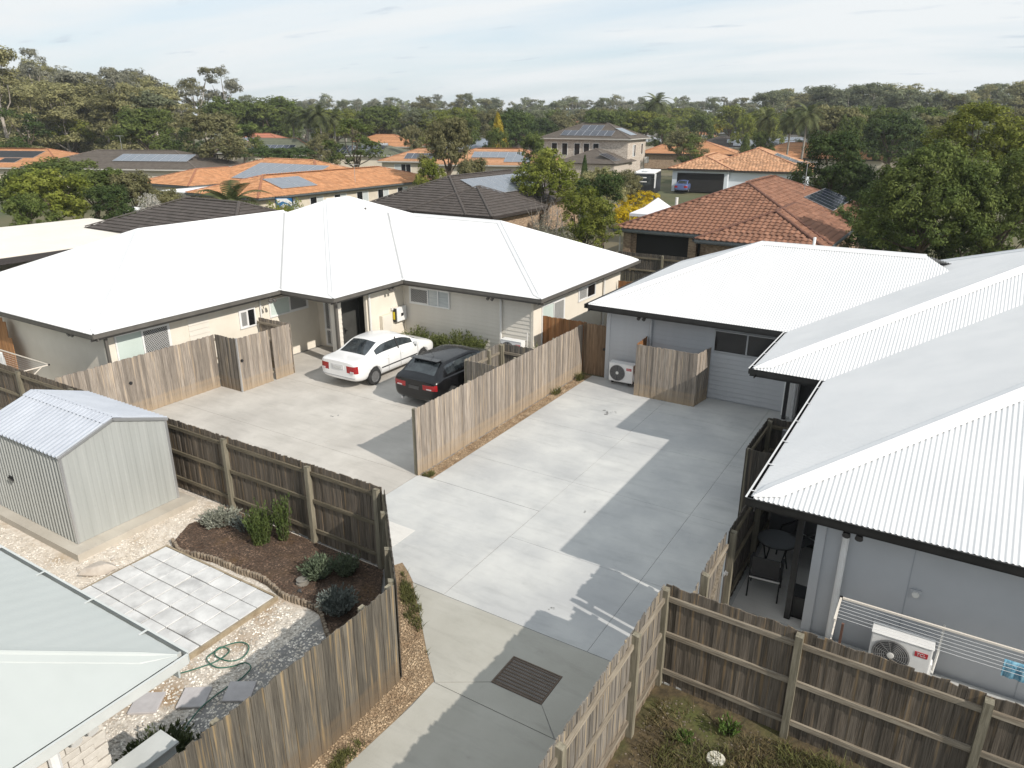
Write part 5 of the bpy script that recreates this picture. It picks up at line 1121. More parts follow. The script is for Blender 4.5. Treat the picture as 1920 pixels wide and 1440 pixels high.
# dark brown tiled house behind the cream house
r1, r2 = (-37.5, 40, -28, 58), (-33, 40.03, -26, 47.4)
H1 = house('house', 'dark brown tiled house right behind the white roof, pale solar array on top', (0, 0, 0), 0, [(r1, 2.5), (r2, 2.52)], BRICK_T, GUTN)
tiled(H1, r1, 2.5, .42, T_BR, T_BRC, flat=True); tiled(H1, r2, 2.52, .42, T_BR, T_BRC, flat=True, faces=(0, 1, 2))
solar(H1, r1, 2.5, .42, 1, 5.0, 1.7, 8, 1, 1.05, 2.5, PV_L)
# dark tiled roof at left behind the cream house
H2 = house('house', 'dark charcoal tiled low roof between cream house and orange roof', (-43.3, 23.6, 0), 0, [((0, 0, 12.6, 8.0), 2.5)], BRICK_T, GUTN)
tiled(H2, (0, 0, 12.6, 8.0), 2.5, .38, T_BR, T_BRC, flat=True)
# large orange roof
ra, rb, rc_, = (-70.4, 44.0, -62.2, 56), (-57.0, 40.0, -48.0, 64.0), (-69.5, 48.6, -50.5, 60.6)
H3 = house('house', 'orange tiled house with two solar arrays left of the dark brown roof', (0, 0, 0), 0, [(ra, 2.5), (rb, 2.5), (rc_, 2.52)], RENDER, GUTS,
           [('r', rb, 43+i*2.9, 44.6+i*2.9, .6, 2.1, [(.5, 'd'), (.5, 's')]) for i in range(6)]+[('f', ra, -69.2, -66.8, 1.0, 2.0, [(1, 's')])])
tiled(H3, ra, 2.5, .29, T_OR, T_ORC, faces=(0, 1, 3)); tiled(H3, rb, 2.5, .29, T_OR, T_ORC); tiled(H3, rc_, 2.52, .33, T_OR, T_ORC, faces=(0, 1, 3))
solar(H3, rc_, 2.52, .33, 0, 6.6, .9, 6, 2, 1.6, 2.0, PV_L); solar(H3, rb, 2.5, .29, 1, 3.6, 1.2, 2, 1, 2.0, 2.4, PV_L); antenna(H3, -49.2, 52.4, 2.8, 1.7)
b = MB(); b.box(-62.2, -57.2, 41, 46, 2.28, 2.36); b.build('patio_roof', WHITE, H3)
# taupe roof far left
c4 = at(262, 100); H4 = house('house', 'taupe brown tiled house with one row of solar panels at left', (c4.x, c4.y, 0), 24, [((-14, -5.5, 10, 7.5), 2.5)], RENDER, GUTW)
tiled(H4, (-14, -5.5, 10, 7.5), 2.5, .30, T_TAU, T_TAUC, flat=True, strips=True); solar(H4, (-14, -5.5, 10, 7.5), 2.5, .30, 0, 11.2, 2.4, 8, 1, 1.25, 2.6, PV_L); antenna(H4, -4, 1, 4.3, 2.0)
# orange roof with black pool heating mats
c5 = at(38, 104); H5 = house('house', 'orange tiled house with black pool heating mats, far left', (c5.x, c5.y, 0), 24, [((-16, -7, 10, 7), 2.5)], RENDER, GUTW)
tiled(H5, (-16, -7, 10, 7), 2.5, .29, T_OR, T_ORC, strips=True)
for i, (s0, r0, w, h) in enumerate(((5.5, 3.4, 14.0, 2.6), (11.4, 1.2, 3.2, 2.0), (15.6, 1.6, 2.6, 1.65))):
    solar(H5, (-16, -7, 10, 7), 2.5, .29, 0, s0, r0, 1, 1, w, h, mat('pool_mat', (.010, .011, .014), (.018, .019, .022), rough=.6), .08)
c6 = at(28, 150); H6 = house('house', 'apricot tiled roof half hidden by palms at far left edge', (c6.x, c6.y, 0), 30, [((-9, -6, 6, 8), 4.9)], RENDER, GUTW); tiled(H6, (-9, -6, 6, 8), 4.9, .36, T_ORF, T_ORC, strips=True)
c7 = at(166, 175); H7 = house('house', 'beige hip roof showing over trees below the left woodland', (c7.x, c7.y, 0), 36, [((-8.2, -6, 8.2, 7), 7.2)], RENDER, GUTW); tiled(H7, (-8.2, -6, 8.2, 7), 7.2, .33, T_BEI, T_BEI, strips=True)
# orange roof with garage
L9 = (-25.2, 92.0, 0)
q1, q2 = (-7.7, 0, 0, 18), (-5.0, 1.5, 9.0, 20)
H9 = house('house', 'apricot tiled house with open white garage, below the tall palms', L9, 9, [(q1, 2.75), (q2, 2.6)], mat('garage_white', (.60, .64, .68), rough=.7), GUTN, [('f', q1, -6.6, -.9, .0, 2.25, 'shade_panel'), ('f', q2, 3, 5, 1, 2, [(1, 's')])])
tiled(H9, q1, 2.75, .36, T_ORF, T_ORC, strips=False, gauge=.4, tw=.4); tiled(H9, q2, 2.6, .34, T_ORF, T_ORC, gauge=.4, tw=.4, faces=(0, 1, 3)); solar(H9, q2, 2.6, .34, 1, 5.2, 1.2, 5, 2, 1.1, 1.9, PV_L)
# two storey pale brick house
c10 = at(1183, 112); M10 = (-14.5, 0, 0, 10.5); Lw = (-9, -7, .2, 3.0)
H10 = house('two_storey_house', 'two storey pale brick house with solar panels, centre distance', (c10.x, c10.y, 0), 6, [(M10, 5.8)], BRICK_P, GUTW, [('f', M10, x, x+.95, 3.3, 5.1, [(1, 'd')]) for x in (-12.6, -10.9, -8.9, -7.4, -5.9)]+[('r', M10, 3.0, 4.5, 3.2, 4.9, [(.5, 's'), (.5, 'd')]), ('r', M10, 7.5, 8.4, 3.4, 5.0, [(1, 'd')])])
tiled(H10, M10, 5.8, .40, T_TAU, T_TAUC, flat=True, strips=True)
solar(H10, M10, 5.8, .40, 0, 3.2, .7, 7, 1, 1.15, 1.9); solar(H10, M10, 5.8, .40, 0, 5.6, 2.55, 3, 1, 1.15, 1.9); solar(H10, M10, 5.8, .40, 1, 2.8, .9, 3, 1, 1.1, 2.6, PV_L)
b = MB(); b.box(Lw[0]+.4, Lw[2]-.4, Lw[1]+.4, .4, 0, 2.5); b.build('wall', BRICK_P, H10); tiled(H10, (-9, -7, .2, 3.0), 2.6, .40, T_TAU, T_TAUC, flat=True, strips=True, faces=(0, 1, 3)); solar(H10, (-9, -7, .2, 3.0), 2.6, .40, 1, 1.2, .7, 3, 1, 1.1, 2.4)
b = MB(); b.box(-.35, .1, 9.2, 10.2, 2.0, 2.9); b.build('wall_air_conditioner', OFFW, H10)
c12 = at(935, 108); H12 = house('house', 'low orange tiled house with grey solar panels and cream wall, centre', (c12.x, c12.y, 0), 22, [((-9.5, -5, 9, 7), 2.6)], RENDER, GUTW, [('f', (-9.5, -5, 9, 7), x, x+1.2, .9, 2.0, [(.5, 's'), (.5, 'd')]) for x in (-5, 0, 4)])
tiled(H12, (-9.5, -5, 9, 7), 2.6, .32, T_ORF, T_ORC, strips=True); solar(H12, (-9.5, -5, 9, 7), 2.6, .32, 0, 6.0, 2.4, 6, 1, 1.2, 2.2, PV_L); solar(H12, (-9.5, -5, 9, 7), 2.6, .32, 0, 10.8, .9, 3, 1, 1.2, 1.7, PV_L)
c12b = at(778, 116); H12b = house('house', 'apricot tiled house end with white framed sliding windows, centre left', (c12b.x, c12b.y, 0), 24, [((-5.0, -4, 6, 6), 2.6)], RENDER, GUTW, [('f', (-5.0, -4, 6, 6), -2.6, -.1, .1, 2.2, [(.4, 's'), (.3, 'd'), (.3, 'd')])])
tiled(H12b, (-5.0, -4, 6, 6), 2.6, .32, T_ORF, T_ORC, strips=True); solar(H12b, (-5.0, -4, 6, 6), 2.6, .32, 0, 3.8, .8, 5, 1, 1.1, 2.2)
c13 = at(655, 136); H13 = house('house', 'green grey roof covered in dark solar panels with hot water tank', (c13.x, c13.y, 0), 25, [((-10, -5, 10, 7), 2.6)], RENDER, GUTW, [])
tiled(H13, (-10, -5, 10, 7), 2.6, .32, T_GRE, T_GRE, strips=True); solar(H13, (-10, -5, 10, 7), 2.6, .32, 0, 2.5, .6, 13, 2, 1.05, 1.9)
b = MB(); b.tube([(5.2, -1.6, 4.2), (7.0, -1.6, 4.2)], .3, 12); b.build('hot_water_tank', ALU, H13)
c14 = at(520, 138); H14 = house('house', 'salmon and green roofed house with solar panels under palms', (c14.x, c14.y, 0), 26, [((-11, -5, 9, 8), 2.8)], RENDER, GUTW); tiled(H14, (-11, -5, 9, 8), 2.8, .36, T_GRE, T_ORC, strips=True); solar(H14, (-11, -5, 9, 8), 2.8, .36, 0, 4.5, 1.4, 9, 1, 1.1, 2.0)
c14b = at(478, 150); H14b = house('house', 'salmon tiled roof with blue solar panels behind olive tree', (c14b.x, c14b.y, 0), 26, [((-8, -5, 8, 7), 3.6)], RENDER, GUTW); tiled(H14b, (-8, -5, 8, 7), 3.6, .36, tmat('tile_salmon', (.40, .16, .10), (.48, .21, .14)), T_ORC, strips=True); solar(H14b, (-8, -5, 8, 7), 3.6, .36, 0, 5, 1.6, 6, 1, 1.1, 2.2, PV_L)
c15 = at(715, 170); H15 = house('house', 'orange tiled roof behind the house with hot water tank', (c15.x, c15.y, 0), 20, [((-8.5, -5, 8.5, 8), 2.9)], RENDER, GUTW); tiled(H15, (-8.5, -5, 8.5, 8), 2.9, .36, T_OR, T_ORC, strips=True)
c11 = at(1300, 142); H11 = house('house', 'orange tiled house right of the two storey brick house', (c11.x, c11.y, 0), 14, [((-9, -5, 8.5, 9), 2.7), ((-9.4, 3, 2, 14), 2.72)], BRICK_T, GUTN); tiled(H11, (-9, -5, 8.5, 9), 2.7, .32, T_OR, T_ORC, strips=True); tiled(H11, (-9.4, 3, 2, 14), 2.72, .36, T_OR, T_ORC, strips=True)
c16 = at(1305, 205); H16 = house('house', 'small orange roof with one pale skylight panel, right centre distance', (c16.x, c16.y, 0), 14, [((-8, -5, 9, 8), 3.2)], RENDER, GUTW); tiled(H16, (-8, -5, 9, 8), 3.2, .34, T_OR, T_ORC, strips=True); solar(H16, (-8, -5, 9, 8), 3.2, .34, 0, 9, 1.2, 3, 1, 1.3, 3, PV_L)
c17 = at(1378, 170); H17 = house('house', 'dark brown roof with bluish solar block before orange garage house', (c17.x, c17.y, 0), 14, [((-9.5, -5, 9, 8), 2.9)], RENDER, GUTW); tiled(H17, (-9.5, -5, 9, 8), 2.9, .33, T_BR, T_BRC, strips=True); solar(H17, (-9.5, -5, 9, 8), 2.9, .33, 0, 8.2, 2.4, 6, 1, 1.15, 2.0, PV_L); solar(H17, (-9.5, -5, 9, 8), 2.9, .33, 0, 9.6, .6, 4, 1, 1.15, 1.8, PV_L)
c18 = at(1475, 180); H18 = house('house', 'grey roof with white solar panels between the palm trunks', (c18.x, c18.y, 0), 12, [((-9, -5, 9, 8), 3.0)], RENDER, GUTW); tiled(H18, (-9, -5, 9, 8), 3.0, .33, T_GRY, T_TAUC, strips=True); solar(H18, (-9, -5, 9, 8), 3.0, .33, 0, 4.2, .8, 6, 1, 1.15, 1.9, PV_L); solar(H18, (-9, -5, 9, 8), 3.0, .33, 0, 5.2, 3.0, 7, 1, 1.15, 1.9, PV_L)
c19 = at(1550, 122); H19 = house('house', 'orange tiled roof partly behind the leafy tree at right', (c19.x, c19.y, 0), 8, [((-12, -5, 9, 8), 2.9)], RENDER, GUTN); tiled(H19, (-12, -5, 9, 8), 2.9, .32, T_OR, T_ORC, strips=True)
c20 = at(1650, 130); H20 = house('house', 'dark charcoal roof peak behind orange roof at far right', (c20.x, c20.y, 0), 5, [((-6, -3, 8, 8), 3.4)], RENDER, GUTN); tiled(H20, (-6, -3, 8, 8), 3.4, .36, T_BR, T_BRC, strips=True)
c21 = at(1022, 210); H21 = house('house', 'small orange roof left of the two storey brick house', (c21.x, c21.y, 0), 18, [((-8.5, -5, 7, 8), 3.6)], RENDER, GUTW); tiled(H21, (-8.5, -5, 7, 8), 3.6, .36, T_OR, T_ORC, strips=True)
c22 = at(1066, 300); H22 = house('house', 'distant salmon roof by yellow tree behind two storey house', (c22.x, c22.y, 0), 18, [((-6, -5, 6, 8), 7)], RENDER, GUTW); tiled(H22, (-6, -5, 6, 8), 7, .36, tmat('tile_salmon', None, None), T_ORC, strips=True)
c23 = at(902, 150); H23 = house('house', 'blue grey roofed house half hidden behind golden conifer', (c23.x, c23.y, 0), 20, [((-7.5, -4, 8, 7), 3.2)], mat('wall_mauve', (.25, .21, .22), rough=.9), GUTW); tiled(H23, (-7.5, -4, 8, 7), 3.2, .3, mat('roof_bluegrey', (.30, .34, .40), rough=.6), T_TAUC, strips=True)
c24 = at(985, 140); H24 = house('house', 'brown tiled roof between cream walled house and brick house', (c24.x, c24.y, 0), 18, [((-9, -5, 5, 7), 2.6)], RENDER, GUTW); tiled(H24, (-9, -5, 5, 7), 2.6, .36, T_TAU, T_TAUC, strips=True)
c25 = at(1205, 190); H25 = house('house', 'pale grey roof right behind the two storey brick house', (c25.x, c25.y, 0), 15, [((-8, -5, 7, 7), 3.5)], RENDER, GUTW); tiled(H25, (-8, -5, 7, 7), 3.5, .25, mat('roof_palegrey', (.42, .44, .46), rough=.6), T_TAUC, strips=True)
c26 = at(1350, 260); H26 = house('house', 'distant white and grey building behind golden palms at right', (c26.x, c26.y, 0), 12, [((-9, -5, 8, 7), 4.2)], WHITE, GUTW); tiled(H26, (-9, -5, 8, 7), 4.2, .25, mat('roof_palegrey', None), T_TAUC, strips=True)
c27 = at(1722, 175); H27 = house('house', 'distant pale grey roof above trees at far right', (c27.x, c27.y, 0), 0, [((-7, -5, 6, 7), 5.4)], WHITE, GUTW); tiled(H27, (-7, -5, 6, 7), 5.4, .3, mat('roof_palegrey', None), T_TAUC, strips=True)
# pale cream steel roof at the left edge and a small shed beside the dark roof
H30 = house('carport', 'flat cream metal roofed carport at left edge behind white roof', (0, 0, 0), 0, [], CREAM, GUT_B)
b = MB(); V0 = [(-47.6, 8, 2.52), (-37.4, 8, 2.40), (-37.4, 26, 2.40), (-47.0, 26, 2.52)]; b.add(V0+[(x, y, z-.06) for x, y, z in V0], [(0, 1, 2, 3), (7, 6, 5, 4), (0, 4, 5, 1), (1, 5, 6, 2), (2, 6, 7, 3), (3, 7, 4, 0)]); b.build('roof_sheet', ROOF_C, H30)
b = MB(); b.box(-37.38, -37.30, 8, 26, 2.08, 2.36); b.build('fascia', mat('fascia_dark', (.04, .035, .035)), H30)
b = MB(); b.box(-46.8, -46.6, 8, 25.8, 0, 2.4); b.build('wall', CREAM, H30)
for y in (9, 15, 20, 25.7):
    b = MB(); b.box(-37.7, -37.58, y, y+.12, 0, 2.33); b.build('post', OFFW, H30)
b = MB(); b.box(-36.2, -36.0, 8, 24, 0, 1.25); o = b.build('low_wall', CREAM, None); tag(o, 'low cream wall at left edge below the carport', 'wall')
SS = thing('small_shed', 'small white garden shed left of the dark charcoal roof', 'shed', (-50.5, 30.0, 0), R(8))
b = MB(); b.box(0, 3.0, 0, 2.6, 0, 1.95); b.build('wall', mat('shed_white', (.55, .56, .54), (.66, .67, .65), rough=.5, scale=1, stretch=(14, 1, .1)), SS)
b = MB(); b.add([(-.1, -.1, 1.96), (-.1, 1.3, 2.5), (-.1, 2.7, 1.96), (3.1, -.1, 1.96), (3.1, 1.3, 2.5), (3.1, 2.7, 1.96)], [(0, 3, 4, 1), (1, 4, 5, 2), (0, 1, 2), (3, 5, 4)]); b.build('roof', WHITE, SS)

# caravan, garage car, gazebo, basketball hoop
cv = thing('caravan', 'black and white caravan seen from behind beside the open garage', 'caravan', (-31.3, 79.0, 0), R(14))
b = MB(); b.box(-1.2, 1.2, 0, 6.4, .5, 2.35); put('body', bevel(b.mesh('body', mat('caravan_black', (.012, .014, .016), (.02, .022, .024), rough=.35)), .08), cv)
b = MB(); b.box(-1.18, 1.18, .03, 6.35, 2.36, 2.78); put('upper_body', bevel(b.mesh('upper_body', mat('caravan_black', None)), .06, 2), cv); b = MB(); b.box(-1.16, 1.16, .25, 6.3, 2.785, 2.95); put('roof', bevel(b.mesh('roof', WHITE), .07, 3), cv)
b = MB(); b.box(-.95, .85, -.03, .02, 1.62, 2.55); put('rear_window', bevel(b.mesh('rear_window', CGLASS), .02), cv)
for z, w in ((2.36, .34), (1.92, .38)):
    b = MB(); b.box(-w, w, -.045, -.032, z, z+.10); b.build('window_sticker', OFFW, cv)
b = MB(); b.box(-.4, .4, 2.0, 2.8, 2.96, 3.2); put('roof_air_conditioner', bevel(b.mesh('roof_air_conditioner', WHITE), .08), cv); b = MB(); b.box(-.35, .25, .8, 1.3, 2.96, 3.03); b.build('roof_hatch', ALU, cv)
b = MB(); b.bar((1.22, .1, 1.3), (1.26, .2, 2.85), .22, .06); b.build('awning_arm', WHITE, cv)
for y in (2.6, 3.5):
    for s_ in (-1, 1): wheel(cv, 1.1*s_, y, .36, RIMG, 6)
b = MB(); b.box(-.5, .5, -.02, -.004, .75, .85); b.build('tail_light', TAILR, cv)
gc = thing('parked_car', 'blue car parked nose out under the open garage', 'car', (-30.9, 91.6, 0), R(9))
gst = [(y, s) for y, s in sed]; car(gc, gst, lambda i, j: (j in (9, 10) and i in (3, 4, 9, 10)) or (j == 6 and i in (4, 5, 6, 7, 8, 9)), lambda i, j: j == 3 and i in (-1, 0), [(.74, -1.28), (-.74, -1.28)], (mat('car_blue', (.10, .14, .30), rough=.3, coat=.6), CGLASS, TAILR, BLACK))
for (x, y) in ((.745, -1.28), (-.745, -1.28), (.745, 1.30), (-.745, 1.30)): wheel(gc, x, y, .30, RIMG, 8)
gz = thing('gazebo', 'white pop up gazebo peeking over the red tiled roof', 'gazebo', (-19.25, 51.6, 0), R(0))
v = [(-1.5, -1.5, 2.1), (1.5, -1.5, 2.1), (1.5, 1.5, 2.1), (-1.5, 1.5, 2.1), (0, 0, 3.15)]; md = [((v[i][0]+v[(i+1) % 4][0])/2, (v[i][1]+v[(i+1) % 4][1])/2, 2.14) for i in range(4)]
vm = [tuple(a*.5 for a in q[:2])+(2.48,) for q in v[:4]]
b = MB(); b.add(v+vm, [f for i in range(4) for f in ((i, (i+1) % 4, 5+(i+1) % 4, 5+i), (5+i, 5+(i+1) % 4, 4))]); b.build('canopy', mat('gazebo_white', (.72, .72, .76), rough=.8), gz)
b = MB()
for i in range(4):
    p, q = v[i], v[(i+1) % 4]; b.add([p, q, (q[0], q[1], 1.9), (p[0], p[1], 1.9)], [(0, 1, 2, 3)])
b.build('valance', mat('gazebo_white', None), gz)
for i in range(4):
    b = MB(); b.bar((v[i][0]*.98, v[i][1]*.98, 0), (v[i][0]*.98, v[i][1]*.98, 2.1), .04, .04); b.build('leg', ALU, gz)
bh = thing('basketball_hoop', 'basketball hoop with blue and white backboard beside the orange roof', 'basketball hoop', (-41.2, 36.6, 0), R(25))
b = MB(); b.bar((0, .5, 0), (0, .1, 2.5), .10, .10); b.build('pole', BLACK, bh); b = MB(); b.box(-.62, .62, -.03, .0, 2.35, 3.2); b.build('backboard', mat('board_blue', (.02, .13, .33), (.03, .20, .42), rough=.4, scale=3), bh)
b = MB(); b.add([(-.55, -.034, 3.12), (.2, -.034, 3.15), (.58, -.034, 2.9), (.58, -.034, 2.55), (.3, -.034, 2.8), (-.1, -.034, 2.95), (-.45, -.034, 2.8)], [(0, 1, 2, 3, 4, 5, 6)]); b.add([(-.25, -.035, 2.45), (.25, -.035, 2.45), (.25, -.035, 2.75), (-.05, -.035, 2.78), (-.25, -.035, 2.65)], [(0, 1, 2, 3, 4)]); b.build('board_print', WHITE, bh)
b = MB()
for (x0, x1, z0, z1) in ((-.65, .65, 2.32, 2.36), (-.65, .65, 3.19, 3.23), (-.65, -.61, 2.36, 3.19), (.61, .65, 2.36, 3.19)): b.box(x0, x1, -.045, .01, z0, z1)
b.build('board_frame', BLACK, bh)
b = MB(); b.tube([(.23*math.cos(t*math.pi/9), -.28+.23*math.sin(t*math.pi/9), 2.5) for t in range(19)], .012, 5); b.build('rim', mat('rim_orange', (.5, .12, .03)), bh)

# ---------------------------------------------------------------- trees
LM = {}
def leafm(k):
    P = dict(dark=((.034, .062, .016), (.092, .128, .036)), mid=((.070, .102, .022), (.155, .188, .048)), lime=((.125, .155, .020), (.240, .255, .050)), olive=((.130, .128, .054), (.235, .220, .105)),
             khaki=((.205, .200, .088), (.345, .325, .160)), grey=((.165, .165, .120), (.285, .280, .210)), far=((.125, .145, .080), (.220, .235, .140)), gold=((.34, .27, .025), (.50, .40, .05)), yellow=((.46, .33, .008), (.64, .48, .015)),
             white=((.40, .38, .33), (.62, .60, .55)), palm=((.060, .076, .024), (.150, .165, .068)))[k]
    return mat('leaf_'+k, P[0], P[1], rough=.75, scale=.55, detail=3, island=.38, objrand=.13, trans=.36, spec=.25)
BARK_P = mat('bark_pale', (.22, .19, .16), (.42, .38, .33), rough=.9, scale=3); BARK_D = mat('bark_dark', (.06, .045, .032), (.13, .10, .07), rough=.9, scale=4)
def crown_points(blobs, nclump, per, csz, seed, fill=.5):
    rg = np.random.default_rng(seed); B = np.array([c for c, r in blobs], float); Rr = np.array([r for c, r in blobs], float)
    vol = (Rr.prod(1))**(2/3); idx = rg.choice(len(blobs), nclump, p=vol/vol.sum()); d = rg.normal(0, 1, (nclump, 3)); d /= np.linalg.norm(d, axis=1)[:, None]
    d[:, 2] = np.where(d[:, 2] < -.55, -d[:, 2]*.5, d[:, 2])
    rad = fill+(1-fill)*rg.uniform(0, 1, nclump)**.6; C = B[idx]+d*Rr[idx]*rad[:, None]
    e = rg.normal(0, 1, (nclump, per, 3)); e /= np.linalg.norm(e, axis=2)[:, :, None]; e *= (rg.uniform(.2, 1, (nclump, per, 1)))**.5
    cs = csz*rg.uniform(.6, 1.35, (nclump, 1, 1)); P = C[:, None]+e*cs*np.array([1, 1, .7]); Nn = e*.8+d[:, None]*.5+np.array([0, 0, .35]); Nn /= np.linalg.norm(Nn, axis=2)[:, :, None]
    return P.reshape(-1, 3), Nn.reshape(-1, 3), C
def limb(b, p, q, r0, r1, rg, n=5, bend=.12, sides=6):
    p, q = Vector(p), Vector(q); L = (q-p).length; pts = []; o = Vector((rg.uniform(-1, 1), rg.uniform(-1, 1), 0))*L*bend
    for i in range(n+1):
        t = i/n; pts.append(p.lerp(q, t)+o*math.sin(math.pi*t)*(.6+.4*math.sin(5*t)))
    b.tube(pts, [r0+(r1-r0)*i/n for i in range(n+1)], sides, cap=False); return pts
PROTO = {}
def proto(kind, v):
    """meshes of one tree kind (crown, trunk); base at the origin, real size"""
    if (kind, v) in PROTO: return PROTO[(kind, v)]
    rg = random.Random(hash((kind.encode()[0], len(kind), v)) % 9999 + v*17); sd = v*31+len(kind)*7
    b = MB()
    if kind == 'eucalypt':     # 18 m, open clumped crown on pale limbs
        blobs = []; limb(b, (0, 0, 0), (.3, .2, 8), .28, .20, rg)
        for i in range(9):
            a = i*2.4+v; r_ = rg.uniform(1.2, 3.6); z = rg.uniform(8.5, 16.2); c = (r_*math.cos(a), r_*math.sin(a), z)
            limb(b, (.3, .2, rg.uniform(5, 8.5)), (c[0]*.9, c[1]*.9, c[2]-.4), .15, .04, rg); blobs.append((c, (rg.uniform(1.2, 2.1),)*2+(rg.uniform(.8, 1.4),)))
        P, Nn, C = crown_points(blobs, 120, 42, .62, sd, .35); me = leafmesh('crown', P, Nn, .19, .42, sd); tr = b.mesh('trunk', BARK_P, True)
    elif kind == 'woodland':   # 18 m, fuller bushier tree of the forest edge, foliage nearly to the ground
        limb(b, (0, 0, 0), (.2, .1, 14), .26, .08, rg); blobs = []
        for i in range(14):
            a = i*2.4+v; z = rg.uniform(3, 16); r_ = rg.uniform(.4, 3.0)*(1.15-z/26); c = (r_*math.cos(a), r_*math.sin(a), z)
            limb(b, (.1, .1, z*.6), (c[0], c[1], z), .09, .03, rg); s_ = rg.uniform(1.2, 2.1); blobs.append((c, (s_, s_, s_*.85)))
        P, Nn, C = crown_points(blobs, 210, 38, .72, sd, .35); me = leafmesh('crown', P, Nn, .21, .45, sd); tr = b.mesh('trunk', BARK_P, True)
    elif kind == 'broadleaf':  # 9 m dense garden tree
        limb(b, (0, 0, 0), (0, 0, 4), .24, .15, rg); blobs = [((0, 0, 5.4), (2.6, 2.6, 2.3))]
        for i in range(9):
            a = i*2.4+v; z = rg.uniform(3.2, 7.4); r_ = rg.uniform(1.2, 2.9)*(1.2 if z < 6 else .6); c = (r_*math.cos(a), r_*math.sin(a), z); s_ = rg.uniform(1.0, 1.7)
            limb(b, (0, 0, rg.uniform(2, 4)), c, .09, .02, rg); blobs.append((c, (s_, s_, s_*.85)))
        P, Nn, C = crown_points(blobs, 250, 44, .48, sd, .55); me = leafmesh('crown', P, Nn, .14, .5, sd); tr = b.mesh('trunk', BARK_D, True)
    elif kind == 'airy':       # 8 m light crown, gaps
        limb(b, (0, 0, 0), (0, .1, 3.4), .16, .11, rg); blobs = []
        for i in range(10):
            a = i*2.4+v; z = rg.uniform(3.2, 7.4); r_ = rg.uniform(.4, 2.1); c = (r_*math.cos(a), r_*math.sin(a), z); s_ = rg.uniform(.6, 1.05)
            limb(b, (0, .1, rg.uniform(2, 3.4)), c, .06, .015, rg); blobs.append((c, (s_, s_, s_*.9)))
        P, Nn, C = crown_points(blobs, 150, 24, .36, sd, .3); me = leafmesh('crown', P, Nn, .12, .42, sd); tr = b.mesh('trunk', BARK_D, True)
    elif kind == 'shrub':      # 3 m garden shrub
        blobs = [((0, 0, 1.5), (1.3, 1.3, 1.2))]+[((1.1*math.cos(i*1.3+v), 1.1*math.sin(i*1.3+v), rg.uniform(.7, 2.3)), (.75, .75, .65)) for i in range(6)]
        for i in range(6): limb(b, (0, 0, 0), (rg.uniform(-1, 1), rg.uniform(-1, 1), rg.uniform(1, 2.2)), .05, .015, rg)
        P, Nn, C = crown_points(blobs, 180, 34, .24, sd, .6); me = leafmesh('crown', P, Nn, .065, .5, sd); tr = b.mesh('trunk', BARK_D, True)
    elif kind == 'conifer':    # 9 m pointed
        limb(b, (0, 0, 0), (0, 0, 8.5), .18, .03, rg); rgn = np.random.default_rng(sd); t = rgn.uniform(0, 1, 5200)**.8; a = rgn.uniform(0, 6.28, 5200); r_ = (1.9*(1-t)**.8+.06)*rgn.uniform(.55, 1.08, 5200)*(1+.12*np.sin(a*5+t*20))
        P = np.stack([r_*np.cos(a), r_*np.sin(a), .5+8.6*t], 1); Nn = np.stack([np.cos(a), np.sin(a), .6+0*a], 1); me = leafmesh('crown', P, Nn, .16, .4, sd); tr = b.mesh('trunk', BARK_D, True)
    elif kind == 'palm':       # 9 m feather palm
        limb(b, (0, 0, 0), (.25, .1, 8.2), .16, .12, rg, 7, .03, 8); V = []; rgn = np.random.default_rng(sd)
        for i in range(24):
            a = i*2.39996; el = 1.25-1.75*((i+.5)/24); L = rg.uniform(2.3, 3.0); p = np.array([.25, .1, 8.2]); d = np.array([math.cos(a)*math.cos(el), math.sin(a)*math.cos(el), math.sin(el)]); prev = p
            for s_ in range(16):
                d = d+np.array([0, 0, -.105]); d /= np.linalg.norm(d); q = prev+d*L/16; sdv = np.cross(d, (0, 0, 1.0)); sdv /= np.linalg.norm(sdv)+1e-9; w = .55*math.sin(math.pi*min(1, (s_+1.5)/17))+.06
                for sg in (-1, 1):
                    tip = q+sdv*sg*w+d*.25+np.array([0, 0, -.22*w]); V += [prev, q, tip+d*.05, tip-d*.02]
                V += [prev-sdv*.02, q-sdv*.02, q+sdv*.02, prev+sdv*.02]; prev = q
        me = quads('crown', np.array(V)); tr = b.mesh('trunk', mat('palm_trunk', (.20, .18, .15), (.32, .29, .25), rough=.9, scale=6), True)
    co = np.empty(len(me.vertices)*3); me.vertices.foreach_get('co', co); co = co.reshape(-1, 3); rr = np.hypot(co[:, 0], co[:, 1])
    PROTO[(kind, v)] = (me, tr); DIM[(kind, v)] = (float(np.percentile(co[:, 2], 99.7)), 2*float(np.percentile(rr, 94))); return me, tr
DIM = {}
NV = dict(eucalypt=5, woodland=5, broadleaf=5, airy=3, shrub=4, conifer=2, palm=3); HT = dict(eucalypt=17, woodland=17.5, broadleaf=8.4, airy=8, shrub=2.9, conifer=9.2, palm=10); WD = dict(eucalypt=8.5, woodland=8, broadleaf=8, airy=5.4, shrub=3.8, conifer=3.8, palm=5.4)
_tc = [0]
def tree(name, label, kind, loc, h, w, tone, group=None, cat='tree', v=None, rz=None):
    _tc[0] += 1; v = (_tc[0] % NV[kind]) if v is None else v; me, tr = proto(kind, v)
    t = thing(name, label, cat, loc, rnd.uniform(0, 6.28) if rz is None else rz, group)
    t.scale = (w/DIM[(kind, v)][1], w/DIM[(kind, v)][1], h/DIM[(kind, v)][0])
    for nm, mm, m_ in (('crown', me, leafm(tone)), ('trunk', tr, None)):
        if m_ and not mm.materials: mm.materials.append(m_)
        o = put(nm, mm, t)
        if m_: o.material_slots[0].link = 'OBJECT'; o.material_slots[0].material = m_
    return t
